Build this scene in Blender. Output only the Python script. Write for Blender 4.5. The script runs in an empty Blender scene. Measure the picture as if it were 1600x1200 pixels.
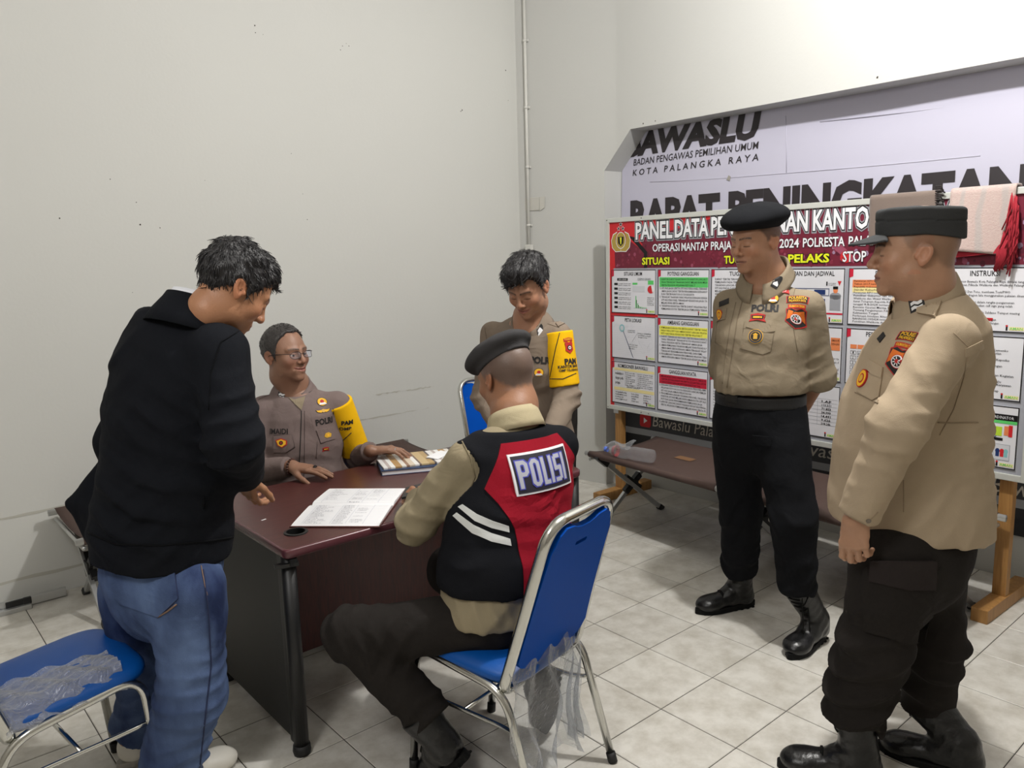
import bpy, bmesh, math, random
import numpy as np
from mathutils import Vector, Matrix
from mathutils.bvhtree import BVHTree

random.seed(7)
rng = np.random.default_rng(7)
SC = bpy.context.scene
COL = SC.collection

# ------------------------------------------------------------------ camera
CAM_C = np.array([-2.03313661, -1.92049949, 1.58282459])
CAM_R = np.array([0.75719474, -0.65267829, -0.0258298])
CAM_U = np.array([0.1227854, 0.10338566, 0.98703351])
CAM_W = np.array([0.64154491, 0.7505481, -0.15842244])
FPX = 1225.229
cam_data = bpy.data.cameras.new('camera')
cam_data.sensor_width = 36.0
cam_data.lens = FPX * 36.0 / 1600.0
cam_data.clip_start = 0.02
cam = bpy.data.objects.new('camera', cam_data)
M = Matrix.Identity(4)
for i in range(3):
    M[i][0], M[i][1], M[i][2], M[i][3] = CAM_R[i], CAM_U[i], -CAM_W[i], CAM_C[i]
cam.matrix_world = M
COL.objects.link(cam)
SC.camera = cam

# ------------------------------------------------------------------ world, lamps, exposure
world = bpy.data.worlds.new('world')
SC.world = world
world.use_nodes = True
bg = world.node_tree.nodes['Background']
bg.inputs['Color'].default_value = (0.9, 0.95, 1.0, 1)
bg.inputs['Strength'].default_value = 0.02

def lamp(name, loc, power, radius, col=(1, 0.985, 0.972)):
    l = bpy.data.lights.new(name, 'POINT')
    l.energy = power
    l.shadow_soft_size = radius
    l.color = col
    o = bpy.data.objects.new(name, l)
    o.location = loc
    COL.objects.link(o)
    return o

lamp('ceiling_bulb', (0.38, -0.68, 3.35), 182, 0.055)
lamp('rear_fill_lamp', (-2.5, -0.9, 2.75), 76, 0.28)  # unseen soft rear lamp, set low and boosted as fill for the faces

SC.view_settings.view_transform = 'Standard'
SC.view_settings.look = 'None'
SC.view_settings.exposure = 0.2
SC.view_settings.gamma = 1.0
SC.view_settings.use_curve_mapping = False
SC.cycles.max_bounces = 10
SC.cycles.transparent_max_bounces = 16
SC.cycles.caustics_reflective = False
SC.cycles.caustics_refractive = False
SC.cycles.sample_clamp_indirect = 4.0

# ------------------------------------------------------------------ small helpers
def V3(*a):
    return np.array(a, float)

def nrm(v):
    v = np.asarray(v, float)
    return v / (np.linalg.norm(v) + 1e-12)

FH = nrm(np.array([CAM_W[0], CAM_W[1], 0.0]))          # horizontal view direction
RH = np.array([FH[1], -FH[0], 0.0])                    # horizontal right
UP = V3(0, 0, 1)

def ray(px, py):
    return CAM_W + (px - 800) / FPX * CAM_R - (py - 600) / FPX * CAM_U

def at(px, py, dist):
    """world point seen at a pixel, at horizontal distance dist from the camera"""
    d = ray(px, py)
    return CAM_C + d * (dist / (d @ FH))

def lin(c):
    c = c / 255.0
    return c / 12.92 if c <= 0.04045 else ((c + 0.055) / 1.055) ** 2.4

def rgb(r, g, b):
    return (lin(r), lin(g), lin(b), 1.0)

def tag(o, label=None, cat=None, group=None, kind=None):
    if label: o['label'] = label
    if cat: o['category'] = cat
    if group: o['group'] = group
    if kind: o['kind'] = kind
    return o

def empty(name, loc=(0, 0, 0), rz=0.0):
    o = bpy.data.objects.new(name, None)
    o.empty_display_size = 0.1
    o.location = loc
    o.rotation_euler = (0, 0, rz)
    COL.objects.link(o)
    return o

def copy_tree(o, parent=None):
    c = o.copy()
    COL.objects.link(c)
    if parent is not None:
        c.parent = parent
    for ch in list(o.children):
        copy_tree(ch, c)
    return c

# ------------------------------------------------------------------ materials
def mat(name, color, rough=0.6, metal=0.0, spec=0.5, bump=0.0, bscale=80.0, var=0.0, vscale=6.0, coat=0.0,
        sheen=0.0, stretch=None, detail=4.0, wrinkle=0.0, wscale=14.0, sss=0.0):
    m = bpy.data.materials.new(name)
    m.use_nodes = True
    nt = m.node_tree
    b = nt.nodes['Principled BSDF']
    b.inputs['Base Color'].default_value = color
    b.inputs['Roughness'].default_value = rough
    b.inputs['Metallic'].default_value = metal
    b.inputs['Specular IOR Level'].default_value = spec
    b.inputs['Coat Weight'].default_value = coat
    if sheen:
        b.inputs['Sheen Weight'].default_value = sheen
    if sss:
        b.inputs['Subsurface Weight'].default_value = sss
        b.inputs['Subsurface Radius'].default_value = (0.012, 0.004, 0.002)
        b.inputs['Subsurface Scale'].default_value = 1.0
    tc = nt.nodes.new('ShaderNodeTexCoord')
    vec = tc.outputs['Object']
    if stretch:
        mp = nt.nodes.new('ShaderNodeMapping')
        mp.inputs['Scale'].default_value = stretch
        nt.links.new(vec, mp.inputs['Vector'])
        vec = mp.outputs['Vector']
    if var:
        n = nt.nodes.new('ShaderNodeTexNoise')
        n.inputs['Scale'].default_value = vscale
        n.inputs['Detail'].default_value = 5.0
        nt.links.new(vec, n.inputs['Vector'])
        r = nt.nodes.new('ShaderNodeMapRange')
        r.inputs['From Min'].default_value = 0.3
        r.inputs['From Max'].default_value = 0.7
        r.inputs['To Min'].default_value = 1.0 - var
        r.inputs['To Max'].default_value = 1.0 + var
        nt.links.new(n.outputs['Fac'], r.inputs['Value'])
        mx = nt.nodes.new('ShaderNodeVectorMath')
        mx.operation = 'SCALE'
        mx.inputs[0].default_value = color[:3]
        nt.links.new(r.outputs['Result'], mx.inputs['Scale'])
        nt.links.new(mx.outputs['Vector'], b.inputs['Base Color'])
    prev = None
    if wrinkle:
        n = nt.nodes.new('ShaderNodeTexNoise')
        n.inputs['Scale'].default_value = wscale
        n.inputs['Detail'].default_value = 2.5
        n.inputs['Distortion'].default_value = 0.8
        nt.links.new(vec, n.inputs['Vector'])
        bp = nt.nodes.new('ShaderNodeBump')
        bp.inputs['Strength'].default_value = 1.0
        bp.inputs['Distance'].default_value = wrinkle
        nt.links.new(n.outputs['Fac'], bp.inputs['Height'])
        prev = bp.outputs['Normal']
    if bump:
        n = nt.nodes.new('ShaderNodeTexNoise')
        n.inputs['Scale'].default_value = bscale
        n.inputs['Detail'].default_value = detail
        nt.links.new(vec, n.inputs['Vector'])
        bp = nt.nodes.new('ShaderNodeBump')
        bp.inputs['Strength'].default_value = 1.0
        bp.inputs['Distance'].default_value = bump
        nt.links.new(n.outputs['Fac'], bp.inputs['Height'])
        if prev:
            nt.links.new(prev, bp.inputs['Normal'])
        prev = bp.outputs['Normal']
    if prev:
        nt.links.new(prev, b.inputs['Normal'])
    return m

def flat(name, r, g, b, rough=0.6, **k):
    return mat(name, rgb(r, g, b), rough, **k)

# ------------------------------------------------------------------ mesh builder
class MB:
    def __init__(s):
        s.v, s.f, s.m, s.sm = [], [], [], []
    def add(s, verts, faces, mi=0, smooth=False):
        o = len(s.v)
        s.v += [tuple(map(float, p)) for p in verts]
        for f in faces:
            s.f.append(tuple(o + i for i in f))
            s.m.append(mi)
            s.sm.append(smooth)
        return s
    def box(s, lo, hi, mi=0, bev=0.0):
        x0, y0, z0 = lo; x1, y1, z1 = hi
        if bev <= 0:
            v = [(x0, y0, z0), (x1, y0, z0), (x1, y1, z0), (x0, y1, z0), (x0, y0, z1), (x1, y0, z1), (x1, y1, z1), (x0, y1, z1)]
            f = [(3, 2, 1, 0), (4, 5, 6, 7), (0, 1, 5, 4), (1, 2, 6, 5), (2, 3, 7, 6), (3, 0, 4, 7)]
            return s.add(v, f, mi)
        bm = bmesh.new()
        bmesh.ops.create_cube(bm, size=1.0)
        for p in bm.verts:
            p.co = Vector(((x0 + x1) / 2 + p.co.x * (x1 - x0), (y0 + y1) / 2 + p.co.y * (y1 - y0), (z0 + z1) / 2 + p.co.z * (z1 - z0)))
        bmesh.ops.bevel(bm, geom=bm.edges[:], offset=bev, segments=2, affect='EDGES', profile=0.6)
        s.bm(bm, mi)
        return s
    def bm(s, bm, mi=0, smooth=False):
        bm.verts.ensure_lookup_table()
        bm.verts.index_update()
        s.add([p.co[:] for p in bm.verts], [[p.index for p in f.verts] for f in bm.faces], mi, smooth)
        bm.free()
        return s
    def obox(s, c, ax, ay, az, mi=0):
        """box from centre and three half axis vectors"""
        c, ax, ay, az = map(np.asarray, (c, ax, ay, az))
        v = [c + i * ax + j * ay + k * az for k in (-1, 1) for j in (-1, 1) for i in (-1, 1)]
        f = [(2, 3, 1, 0), (4, 5, 7, 6), (0, 1, 5, 4), (1, 3, 7, 5), (3, 2, 6, 7), (2, 0, 4, 6)]
        return s.add(v, f, mi)
    def tube(s, path, r, n=12, mi=0, flatten=1.0, closed=False, side=None, cap=True, radii=None):
        P = [np.asarray(p, float) for p in path]
        N = len(P)
        prev = None
        vs = []
        for i in range(N):
            if closed:
                t = nrm(P[(i + 1) % N] - P[i - 1])
            else:
                t = nrm(P[min(i + 1, N - 1)] - P[max(i - 1, 0)])
            if prev is None:
                ref = np.asarray(side, float) if side is not None else (V3(0, 0, 1) if abs(t[2]) < 0.9 else V3(1, 0, 0))
                a = nrm(ref - t * (ref @ t))
            else:
                a = nrm(prev - t * (prev @ t))
            prev = a
            b = np.cross(t, a)
            rr = radii[i] if radii is not None else r
            for k in range(n):
                q = 2 * math.pi * k / n
                vs.append(P[i] + rr * (math.cos(q) * a * flatten + math.sin(q) * b))
        fs = []
        for i in range(N if closed else N - 1):
            j = (i + 1) % N
            for k in range(n):
                l = (k + 1) % n
                fs.append((i * n + k, i * n + l, j * n + l, j * n + k))
        if not closed and cap:
            fs.append(tuple(range(n))[::-1])
            fs.append(tuple((N - 1) * n + k for k in range(n)))
        return s.add(vs, fs, mi, True)
    def lathe(s, prof, n=20, mi=0, origin=(0, 0, 0), axis=(0, 0, 1), smooth=True, caps=True):
        ax = nrm(axis)
        ref = V3(1, 0, 0) if abs(ax[0]) < 0.9 else V3(0, 1, 0)
        a = nrm(ref - ax * (ref @ ax)); b = np.cross(ax, a)
        o = np.asarray(origin, float)
        vs = []
        for r, h in prof:
            for k in range(n):
                q = 2 * math.pi * k / n
                vs.append(o + ax * h + r * (math.cos(q) * a + math.sin(q) * b))
        fs = []
        for i in range(len(prof) - 1):
            for k in range(n):
                l = (k + 1) % n
                fs.append((i * n + k, i * n + l, (i + 1) * n + l, (i + 1) * n + k))
        if caps:
            fs.append(tuple(range(n))[::-1])
            fs.append(tuple((len(prof) - 1) * n + k for k in range(n)))
        return s.add(vs, fs, mi, smooth)
    def prism(s, poly, origin, U, Vv, N, depth, mi=0):
        """extrude a 2D polygon (counter-clockwise seen against N) from origin plane by depth along N"""
        o, U, Vv, N = map(lambda q: np.asarray(q, float), (origin, U, Vv, N))
        n = len(poly)
        a = [o + U * x + Vv * y for x, y in poly]
        b = [p + N * depth for p in a]
        fs = [tuple(range(n))[::-1], tuple(range(n, 2 * n))]
        for i in range(n):
            j = (i + 1) % n
            fs.append((i, j, n + j, n + i))
        return s.add(a + b, fs, mi)
    def build(s, name, mats, parent=None, loc=None, base=None, auto=None):
        me = bpy.data.meshes.new(name)
        vs = s.v
        if base is not None:
            bx = np.asarray(base, float)
            vs = [tuple(np.asarray(p) - bx) for p in vs]
        me.from_pydata(vs, [], s.f)
        if not isinstance(mats, (list, tuple)):
            mats = [mats]
        for m in mats:
            me.materials.append(m)
        me.polygons.foreach_set('material_index', s.m)
        me.polygons.foreach_set('use_smooth', s.sm)
        me.update()
        o = bpy.data.objects.new(name, me)
        COL.objects.link(o)
        if parent is not None:
            o.parent = parent
        if loc is not None:
            o.location = loc
        elif base is not None and parent is None:
            o.location = base
        return o

def fillet(pts, r, n=5):
    """round the corners of a polyline"""
    P = [np.asarray(p, float) for p in pts]
    out = [P[0]]
    for i in range(1, len(P) - 1):
        a, b, c = P[i - 1], P[i], P[i + 1]
        rr = r[i] if isinstance(r, (list, tuple)) else r
        u, v = nrm(a - b), nrm(c - b)
        q = min(rr, np.linalg.norm(a - b) * 0.48, np.linalg.norm(c - b) * 0.48)
        p0, p2 = b + u * q, b + v * q
        for k in range(n + 1):
            t = k / n
            out.append((1 - t) ** 2 * p0 + 2 * t * (1 - t) * b + t * t * p2)
    out.append(P[-1])
    return out

# ------------------------------------------------------------------ text
_tc = {}
def text_geo(s, bold=0.0, res=2, shear=0.0):
    key = (s, bold, res, shear)
    if key in _tc:
        return _tc[key]
    cu = bpy.data.curves.new('text', 'FONT')
    cu.body = s
    cu.size = 1.0
    cu.resolution_u = res
    cu.offset = bold
    cu.shear = shear
    ob = bpy.data.objects.new('text', cu)
    me = ob.to_mesh()
    v = np.array([p.co[:2] for p in me.vertices], float).reshape(-1, 2)
    f = [tuple(p.vertices) for p in me.polygons]
    ob.to_mesh_clear()
    bpy.data.objects.remove(ob)
    bpy.data.curves.remove(cu)
    _tc[key] = (v, f)
    return _tc[key]

def text_box(s, x0, x1, y0, y1, bold=0.0, res=2, shear=0.0, ref='H', grow=0.0):
    """glyph geometry scaled so that the line fills a box; the box is measured on the thin letters"""
    v0, _ = text_geo(s, 0.0, res, shear)
    v, f = text_geo(s, bold, res, shear)
    if len(v) == 0:
        return v, f
    h, _ = text_geo(ref, 0.0, res)
    lo, hi = v0.min(0), v0.max(0)
    b, t = h.min(0)[1], h.max(0)[1]
    sx = (x1 - x0) / max(hi[0] - lo[0], 1e-6)
    sy = (y1 - y0) / (t - b)
    w = np.empty_like(v)
    w[:, 0] = x0 + (v[:, 0] - lo[0]) * sx
    w[:, 1] = y0 + (v[:, 1] - b) * sy
    return w, f

class Print:
    """flat print on a flat sheet: local x, local z, facing local -y"""
    def __init__(s, y=0.0):
        s.mb = MB(); s.y = y
    def text(s, t, x0, x1, y0, y1, mi, lay=1, **k):
        v, f = text_box(t, x0, x1, y0, y1, **k)
        s.mb.add([(a, s.y - lay * 0.0004, b) for a, b in v], f, mi)
    def rect(s, x0, x1, y0, y1, mi, lay=0):
        y = s.y - lay * 0.0004
        s.mb.add([(x0, y, y0), (x1, y, y0), (x1, y, y1), (x0, y, y1)], [(0, 1, 2, 3)], mi)
    def poly(s, p, mi, lay=0):
        y = s.y - lay * 0.0004
        s.mb.add([(a, y, b) for a, b in p], [tuple(range(len(p)))], mi)
    def ring(s, x0, x1, y0, y1, w, mi, lay=0):
        s.rect(x0, x1, y0, y0 + w, mi, lay); s.rect(x0, x1, y1 - w, y1, mi, lay)
        s.rect(x0, x0 + w, y0 + w, y1 - w, mi, lay); s.rect(x1 - w, x1, y0 + w, y1 - w, mi, lay)
    def line(s, a, b, w, mi, lay=0):
        a, b = np.array(a, float), np.array(b, float)
        n = nrm(b - a); n = np.array([-n[1], n[0]]) * w / 2
        s.poly([a - n, b - n, b + n, a + n], mi, lay)
    def disc(s, c, rx, ry, mi, lay=0, n=20, a0=0, a1=2 * math.pi):
        s.poly([(c[0] + rx * math.cos(a0 + (a1 - a0) * k / n), c[1] + ry * math.sin(a0 + (a1 - a0) * k / n)) for k in range(n if a1 - a0 > 6.2 else n + 1)], mi, lay)
# ================================================================== ROOM
def wall_mat(name, r, g, b):
    m = flat(name, r, g, b, 0.75, spec=0.25, bump=0.0005, bscale=60, var=0.012, vscale=1.2)
    return m
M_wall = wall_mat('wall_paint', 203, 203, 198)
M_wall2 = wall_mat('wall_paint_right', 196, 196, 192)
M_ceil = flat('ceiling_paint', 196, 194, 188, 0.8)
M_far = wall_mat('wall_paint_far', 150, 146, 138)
M_grout = flat('grout', 64, 60, 55, 0.9)
M_stain = flat('damp_stain', 182, 180, 170, 0.85)
M_dark = flat('dark_speck', 60, 55, 50, 0.9)

def tile_mat():
    m = mat('floor_tile_glaze', rgb(206, 202, 192), 0.33, spec=0.45)
    nt = m.node_tree
    b = nt.nodes['Principled BSDF']
    geo = nt.nodes.new('ShaderNodeNewGeometry')
    oi = nt.nodes.new('ShaderNodeObjectInfo')
    n1 = nt.nodes.new('ShaderNodeTexNoise'); n1.inputs['Scale'].default_value = 9; n1.inputs['Detail'].default_value = 7; n1.inputs['Roughness'].default_value = 0.65
    nt.links.new(geo.outputs['Position'], n1.inputs['Vector'])
    cr = nt.nodes.new('ShaderNodeValToRGB')
    cr.color_ramp.elements[0].position = 0.32; cr.color_ramp.elements[0].color = rgb(184, 179, 168)
    cr.color_ramp.elements[1].position = 0.62; cr.color_ramp.elements[1].color = rgb(215, 212, 204)
    nt.links.new(n1.outputs['Fac'], cr.inputs['Fac'])
    r = nt.nodes.new('ShaderNodeMapRange'); r.inputs['To Min'].default_value = 0.95; r.inputs['To Max'].default_value = 1.03
    nt.links.new(oi.outputs['Random'], r.inputs['Value'])
    sc = nt.nodes.new('ShaderNodeVectorMath'); sc.operation = 'SCALE'
    nt.links.new(cr.outputs['Color'], sc.inputs[0]); nt.links.new(r.outputs['Result'], sc.inputs['Scale'])
    nt.links.new(sc.outputs['Vector'], b.inputs['Base Color'])
    r2 = nt.nodes.new('ShaderNodeMapRange'); r2.inputs['To Min'].default_value = 0.22; r2.inputs['To Max'].default_value = 0.48
    nt.links.new(n1.outputs['Fac'], r2.inputs['Value']); nt.links.new(r2.outputs['Result'], b.inputs['Roughness'])
    bp = nt.nodes.new('ShaderNodeBump'); bp.inputs['Distance'].default_value = 0.0006
    n2 = nt.nodes.new('ShaderNodeTexNoise'); n2.inputs['Scale'].default_value = 25; n2.inputs['Detail'].default_value = 3
    nt.links.new(geo.outputs['Position'], n2.inputs['Vector']); nt.links.new(n2.outputs['Fac'], bp.inputs['Height'])
    nt.links.new(bp.outputs['Normal'], b.inputs['Normal'])
    return m
M_tile = tile_mat()

TS = 0.305
X0, X1, Y0, Y1 = -3.6, 1.92, -3.4, 2.38
NX = 2.10            # back of the niche
H = 3.62
floor = MB().box((X0, Y0, -0.12), (NX + 0.1, Y1, -0.0022)).build('floor', M_grout)
tag(floor, kind='structure')

def tile_mesh(w, d):
    g, c = 0.0016, 0.0022
    mb = MB()
    x0, x1, y0, y1 = g, w - g, g, d - g
    vs = [(x0, y0, -0.01), (x1, y0, -0.01), (x1, y1, -0.01), (x0, y1, -0.01),
          (x0, y0, -0.0018), (x1, y0, -0.0018), (x1, y1, -0.0018), (x0, y1, -0.0018),
          (x0 + c, y0 + c, 0), (x1 - c, y0 + c, 0), (x1 - c, y1 - c, 0), (x0 + c, y1 - c, 0)]
    fs = [(8, 9, 10, 11)]
    for k in range(4):
        l = (k + 1) % 4
        fs += [(k, l, 4 + l, 4 + k), (4 + k, 4 + l, 8 + l, 8 + k)]
    mb.add(vs, fs)
    return mb
_tile = tile_mesh(TS, TS).build('tile', M_tile, floor)
tmesh = _tile.data
bpy.data.objects.remove(_tile)
rest = MB()
def tile_seen(x, y):
    p = V3(x + TS / 2, y + TS / 2, 0) - CAM_C
    z = p @ CAM_W
    if z < 0.3: return False
    u, v = 800 + FPX * (p @ CAM_R) / z, 600 - FPX * (p @ CAM_U) / z
    return -120 < u < 1720 and 500 < v < 1330
for i in range(-12, 8):
    for j in range(-12, 9):
        x, y = i * TS, j * TS
        w = min(TS, NX - x) if x < NX else 0
        d = min(TS, Y1 - y) if y < Y1 else 0
        if w < 0.02 or d < 0.02 or x < X0 - 0.2 or y < Y0 - 0.2:
            continue
        full = abs(w - TS) < 1e-6 and abs(d - TS) < 1e-6
        if tile_seen(x, y):
            if full:
                o = bpy.data.objects.new('tile', tmesh); COL.objects.link(o); o.parent = floor
            else:
                o = tile_mesh(w, d).build('tile', M_tile, floor)
            o.location = (x, y, random.uniform(-0.0003, 0.0003))
        else:
            m = tile_mesh(w, d)
            rest.add([(a + x, b + y, c) for a, b, c in m.v], m.f)
ro = rest.build('tiles', M_tile, floor)
ro['kind'] = 'stuff'

# left (long blank) wall with worn marks
def noise_mark(wallaxis, c, w, h, seed, mi=0, n=12):
    rr = random.Random(seed)
    pts = []
    for k in range(n):
        a = 2 * math.pi * k / n
        q = 0.6 + 0.5 * rr.random()
        pts.append((c[0] + w * q * math.cos(a), c[1] + h * q * math.sin(a)))
    return pts
wl = MB().box((X0 - 0.1, Y1, -0.05), (NX + 0.4, Y1 + 0.15, H)).build('wall_left', M_wall)
tag(wl, kind='structure')
# right wall: a slab with a chamfered niche
wr = MB()
top, jy = 2.37, 1.70
ny0 = -1.75
outline_left = [(ny0, 0), (ny0, top)]
def wall_slab(poly):        # poly in (y, z), thickness X1..X1+0.3
    n = len(poly)
    v = [(X1, y, z) for y, z in poly] + [(X1 + 0.3, y, z) for y, z in poly]
    f = [tuple(range(n)), tuple(range(2 * n - 1, n - 1, -1))] + [(i, n + i, n + (i + 1) % n, (i + 1) % n) for i in range(n)]
    wr.add(v, f)
def wx(y):                  # the plaster swells out towards the corner column
    t = min(1.0, max(0.0, (y - 1.60) / (Y1 - 1.60)))
    return X1 - 0.165 * t ** 1.3
def swell(z_of, z1):
    yy = np.linspace(1.485, Y1, 36)
    vs = []
    for y in yy: vs += [(wx(y), y, z_of(y)), (wx(y), y, z1)]
    wr.add(vs, [(2 * i, 2 * i + 1, 2 * i + 3, 2 * i + 2) for i in range(len(yy) - 1)], 0, True)
def zlow(y):
    if y >= jy: return -0.05
    return 2.135 + (top - 2.135) * (jy - y) / (jy - 1.485)
yy_ = [1.485] + list(np.linspace(1.52, jy - 0.0005, 12)) + [jy] + list(np.linspace(jy + 0.03, Y1, 24))
vs = []
for y in yy_: vs += [(wx(y), y, zlow(y)), (wx(y), y, H)]
wr.add(vs, [(2 * i, 2 * i + 1, 2 * i + 3, 2 * i + 2) for i in range(len(yy_) - 1)], 0, True)
# niche jamb and chamfer faces
wr.add([(wx(jy), jy, -0.05), (wx(jy), jy, 2.135), (NX + 0.1, jy, 2.135), (NX + 0.1, jy, -0.05)], [(0, 1, 2, 3)])
wr.add([(wx(jy), jy, 2.135), (wx(1.485), 1.485, top), (NX + 0.1, 1.485, top), (NX + 0.1, jy, 2.135)], [(0, 1, 2, 3)])
wr.add([(X1, 1.485, top), (X1, ny0, top), (NX + 0.1, ny0, top), (NX + 0.1, 1.485, top)], [(0, 1, 2, 3)])
wr.add([(X1, ny0, top), (X1, 1.485, top), (X1, 1.485, H), (X1, ny0, H)], [(3, 2, 1, 0)])
wall_slab([(Y0, -0.05), (Y0, H), (ny0, H), (ny0, -0.05)])
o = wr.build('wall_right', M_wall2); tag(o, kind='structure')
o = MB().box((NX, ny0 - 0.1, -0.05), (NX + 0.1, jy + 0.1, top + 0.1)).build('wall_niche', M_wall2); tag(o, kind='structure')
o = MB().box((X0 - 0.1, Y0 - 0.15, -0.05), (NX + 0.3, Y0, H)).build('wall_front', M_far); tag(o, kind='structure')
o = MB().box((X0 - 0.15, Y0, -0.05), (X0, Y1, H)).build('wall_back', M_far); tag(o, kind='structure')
o = MB().box((X0 - 0.2, Y0 - 0.2, H), (NX + 0.4, Y1 + 0.2, H + 0.1)).build('ceiling', M_ceil); tag(o, kind='structure')

# nail holes and chips in the plaster (flush little dents with dark cores) on the left wall
def on_left(px, py):
    d = ray(px, py); return CAM_C + d * ((Y1 - CAM_C[1]) / d[1])
def on_right(px, py):
    d = ray(px, py); return CAM_C + d * ((X1 - CAM_C[0]) / d[0])
mk = MB()
for k, (px, py, r) in enumerate([(93, 341, 4), (219, 351, 5), (250, 356, 3), (172, 280, 3), (213, 316, 3), (398, 40, 4), (399, 51, 3), (411, 54, 2), (535, 72, 3), (541, 68, 2), (545, 72, 3), (532, 78, 3), (480, 343, 3), (320, 282, 2), (473, 303, 2), (722, 172, 5), (720, 174, 4), (794, 157, 2), (790, 110, 5), (207, 457, 2), (455, 240, 2)]):
    p = on_left(px, py)
    s = r * 0.0009
    pts = noise_mark(0, (p[0], p[2]), s, s * 1.15, k)
    mk.prism(pts[::-1], (0, Y1 - 0.0015, 0), (1, 0, 0), (0, 0, 1), (0, 1, 0), 0.0013)
mk_o = mk.build('nail_holes', M_dark, wl); mk_o['kind'] = 'stuff'
mk = MB()
for k, (px, py, r) in enumerate([(1371, 121, 5), (1005, 193, 4), (1024, 189, 3)]):
    p = on_right(px, py)
    s = r * 0.0011
    pts = noise_mark(0, (p[1], p[2]), s, s * 1.2, 50 + k)
    mk.prism(pts, (X1 - 0.0015, 0, 0), (0, 1, 0), (0, 0, 1), (1, 0, 0), 0.0013)
mk_o = mk.build('nail_holes', M_dark, bpy.data.objects['wall_right']); mk_o['kind'] = 'stuff'

# worn paint band low on the left wall, dirt above the skirting
mk = MB()
for (xa, xb, za, zb, sd) in [(-3.4, -1.1, 0.105, 0.118, 1), (-2.6, -1.25, 0.42, 0.432, 2), (-0.2, 0.9, 0.60, 0.604, 3), (0.0, 0.1, 0.73, 0.738, 4), (0.5, 0.95, 0.745, 0.748, 5)]:
    rr = random.Random(sd); n = 26
    up = [(xa + (xb - xa) * k / n, zb + rr.uniform(-0.003, 0.005)) for k in range(n + 1)]
    dn = [(xa + (xb - xa) * k / n, za + rr.uniform(-0.008, 0.004)) for k in range(n + 1)]
    for k in range(n):
        mk.add([(dn[k][0], Y1 - 0.0012, dn[k][1]), (dn[k + 1][0], Y1 - 0.0012, dn[k + 1][1]), (up[k + 1][0], Y1 - 0.0012, up[k + 1][1]), (up[k][0], Y1 - 0.0012, up[k][1])], [(0, 1, 2, 3)])
mk_o = mk.build('paint_cracks', M_stain, wl); mk_o['kind'] = 'stuff'

# ------------------------------------------------------------------ conduit pipe in the corner, with clips and a socket box
M_pvc = flat('white_pvc', 210, 209, 203, 0.45)
cx, cy = wx(2.295) - 0.013, 2.295
pipe = empty('conduit_pipe', (cx, cy, 1.55), -math.pi / 2 + 0.2)
tag(pipe, 'thin white vertical conduit pipe with clips running down the room corner', 'pipe')
MB().tube([(0, 0, 0.12), (0, 0, 1.0), (0.002, 0, 2.05)], 0.0105, 12).build('tube', M_pvc, pipe)
for z in (0.26, 0.66, 1.06, 1.5, 1.95):
    c = MB()
    c.tube([(0.0, 0, z - 0.008), (0.0, 0, z + 0.008)], 0.0145, 12)
    c.box((0.008, 0.001, z - 0.008), (0.026, 0.0115, z + 0.008))
    c.lathe([(0.003, 0), (0.003, 0.004)], 8, 0, (0.02, 0.001, z), (0, -1, 0))
    c.build('clip', M_pvc, pipe)
MB().box((-0.022, -0.02, 0.03), (0.03, 0.0115, 0.125), bev=0.004).build('outlet_box', M_pvc, pipe)
M_plate = flat('painted_plate', 196, 194, 186, 0.6)
sw = empty('blank_switch_plate', (wx(2.285) - 0.001, 2.285, 1.955), -math.pi / 2 + 0.2)
tag(sw, 'painted-over blank switch plate behind the corner conduit pipe', 'plate')
MB().box((-0.05, -0.004, -0.045), (0.075, 0.0015, 0.045), bev=0.002).build('plate', M_plate, sw)
MB().prism([(0.078, -0.052), (0.118, -0.03), (0.122, 0.045), (0.078, 0.045)], (0, 0.0015, 0), (1, 0, 0), (0, 0, 1), (0, -1, 0), 0.004).build('paint_flap', M_plate, sw)
# ================================================================== FURNITURE
M_chrome = flat('chrome_tube', 205, 205, 200, 0.16, metal=1.0, bump=0.0003, bscale=40)
M_alu = flat('aluminium', 196, 197, 196, 0.38, metal=0.85)
M_blue = flat('blue_vinyl', 0, 78, 158, 0.42, spec=0.4, bump=0.0005, bscale=420)
M_blueback = flat('blue_back_board', 0, 72, 168, 0.5, spec=0.06, bump=0.0003, bscale=300)
M_blackrub = flat('black_rubber', 22, 22, 23, 0.6)
M_blackpl = flat('black_plastic', 20, 20, 21, 0.45)
def wood_mat(name, c1, c2, sc=(1, 14, 1), rough=0.4, coat=0.0):
    m = mat(name, c1, rough, coat=coat)
    nt = m.node_tree; b = nt.nodes['Principled BSDF']
    tc = nt.nodes.new('ShaderNodeTexCoord'); mp = nt.nodes.new('ShaderNodeMapping'); mp.inputs['Scale'].default_value = sc
    n = nt.nodes.new('ShaderNodeTexNoise'); n.inputs['Scale'].default_value = 5; n.inputs['Detail'].default_value = 8; n.inputs['Distortion'].default_value = 1.2
    cr = nt.nodes.new('ShaderNodeValToRGB'); cr.color_ramp.elements[0].position = 0.35; cr.color_ramp.elements[1].position = 0.68
    cr.color_ramp.elements[0].color = c1; cr.color_ramp.elements[1].color = c2
    nt.links.new(tc.outputs['Object'], mp.inputs['Vector']); nt.links.new(mp.outputs['Vector'], n.inputs['Vector'])
    nt.links.new(n.outputs['Fac'], cr.inputs['Fac']); nt.links.new(cr.outputs['Color'], b.inputs['Base Color'])
    return m
M_mahog = wood_mat('mahogany_laminate', rgb(66, 34, 33), rgb(82, 44, 41), (2, 22, 2), 0.34)
M_mahog2 = wood_mat('mahogany_panel', rgb(66, 25, 24), rgb(84, 33, 30), (22, 2, 2), 0.4)
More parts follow.
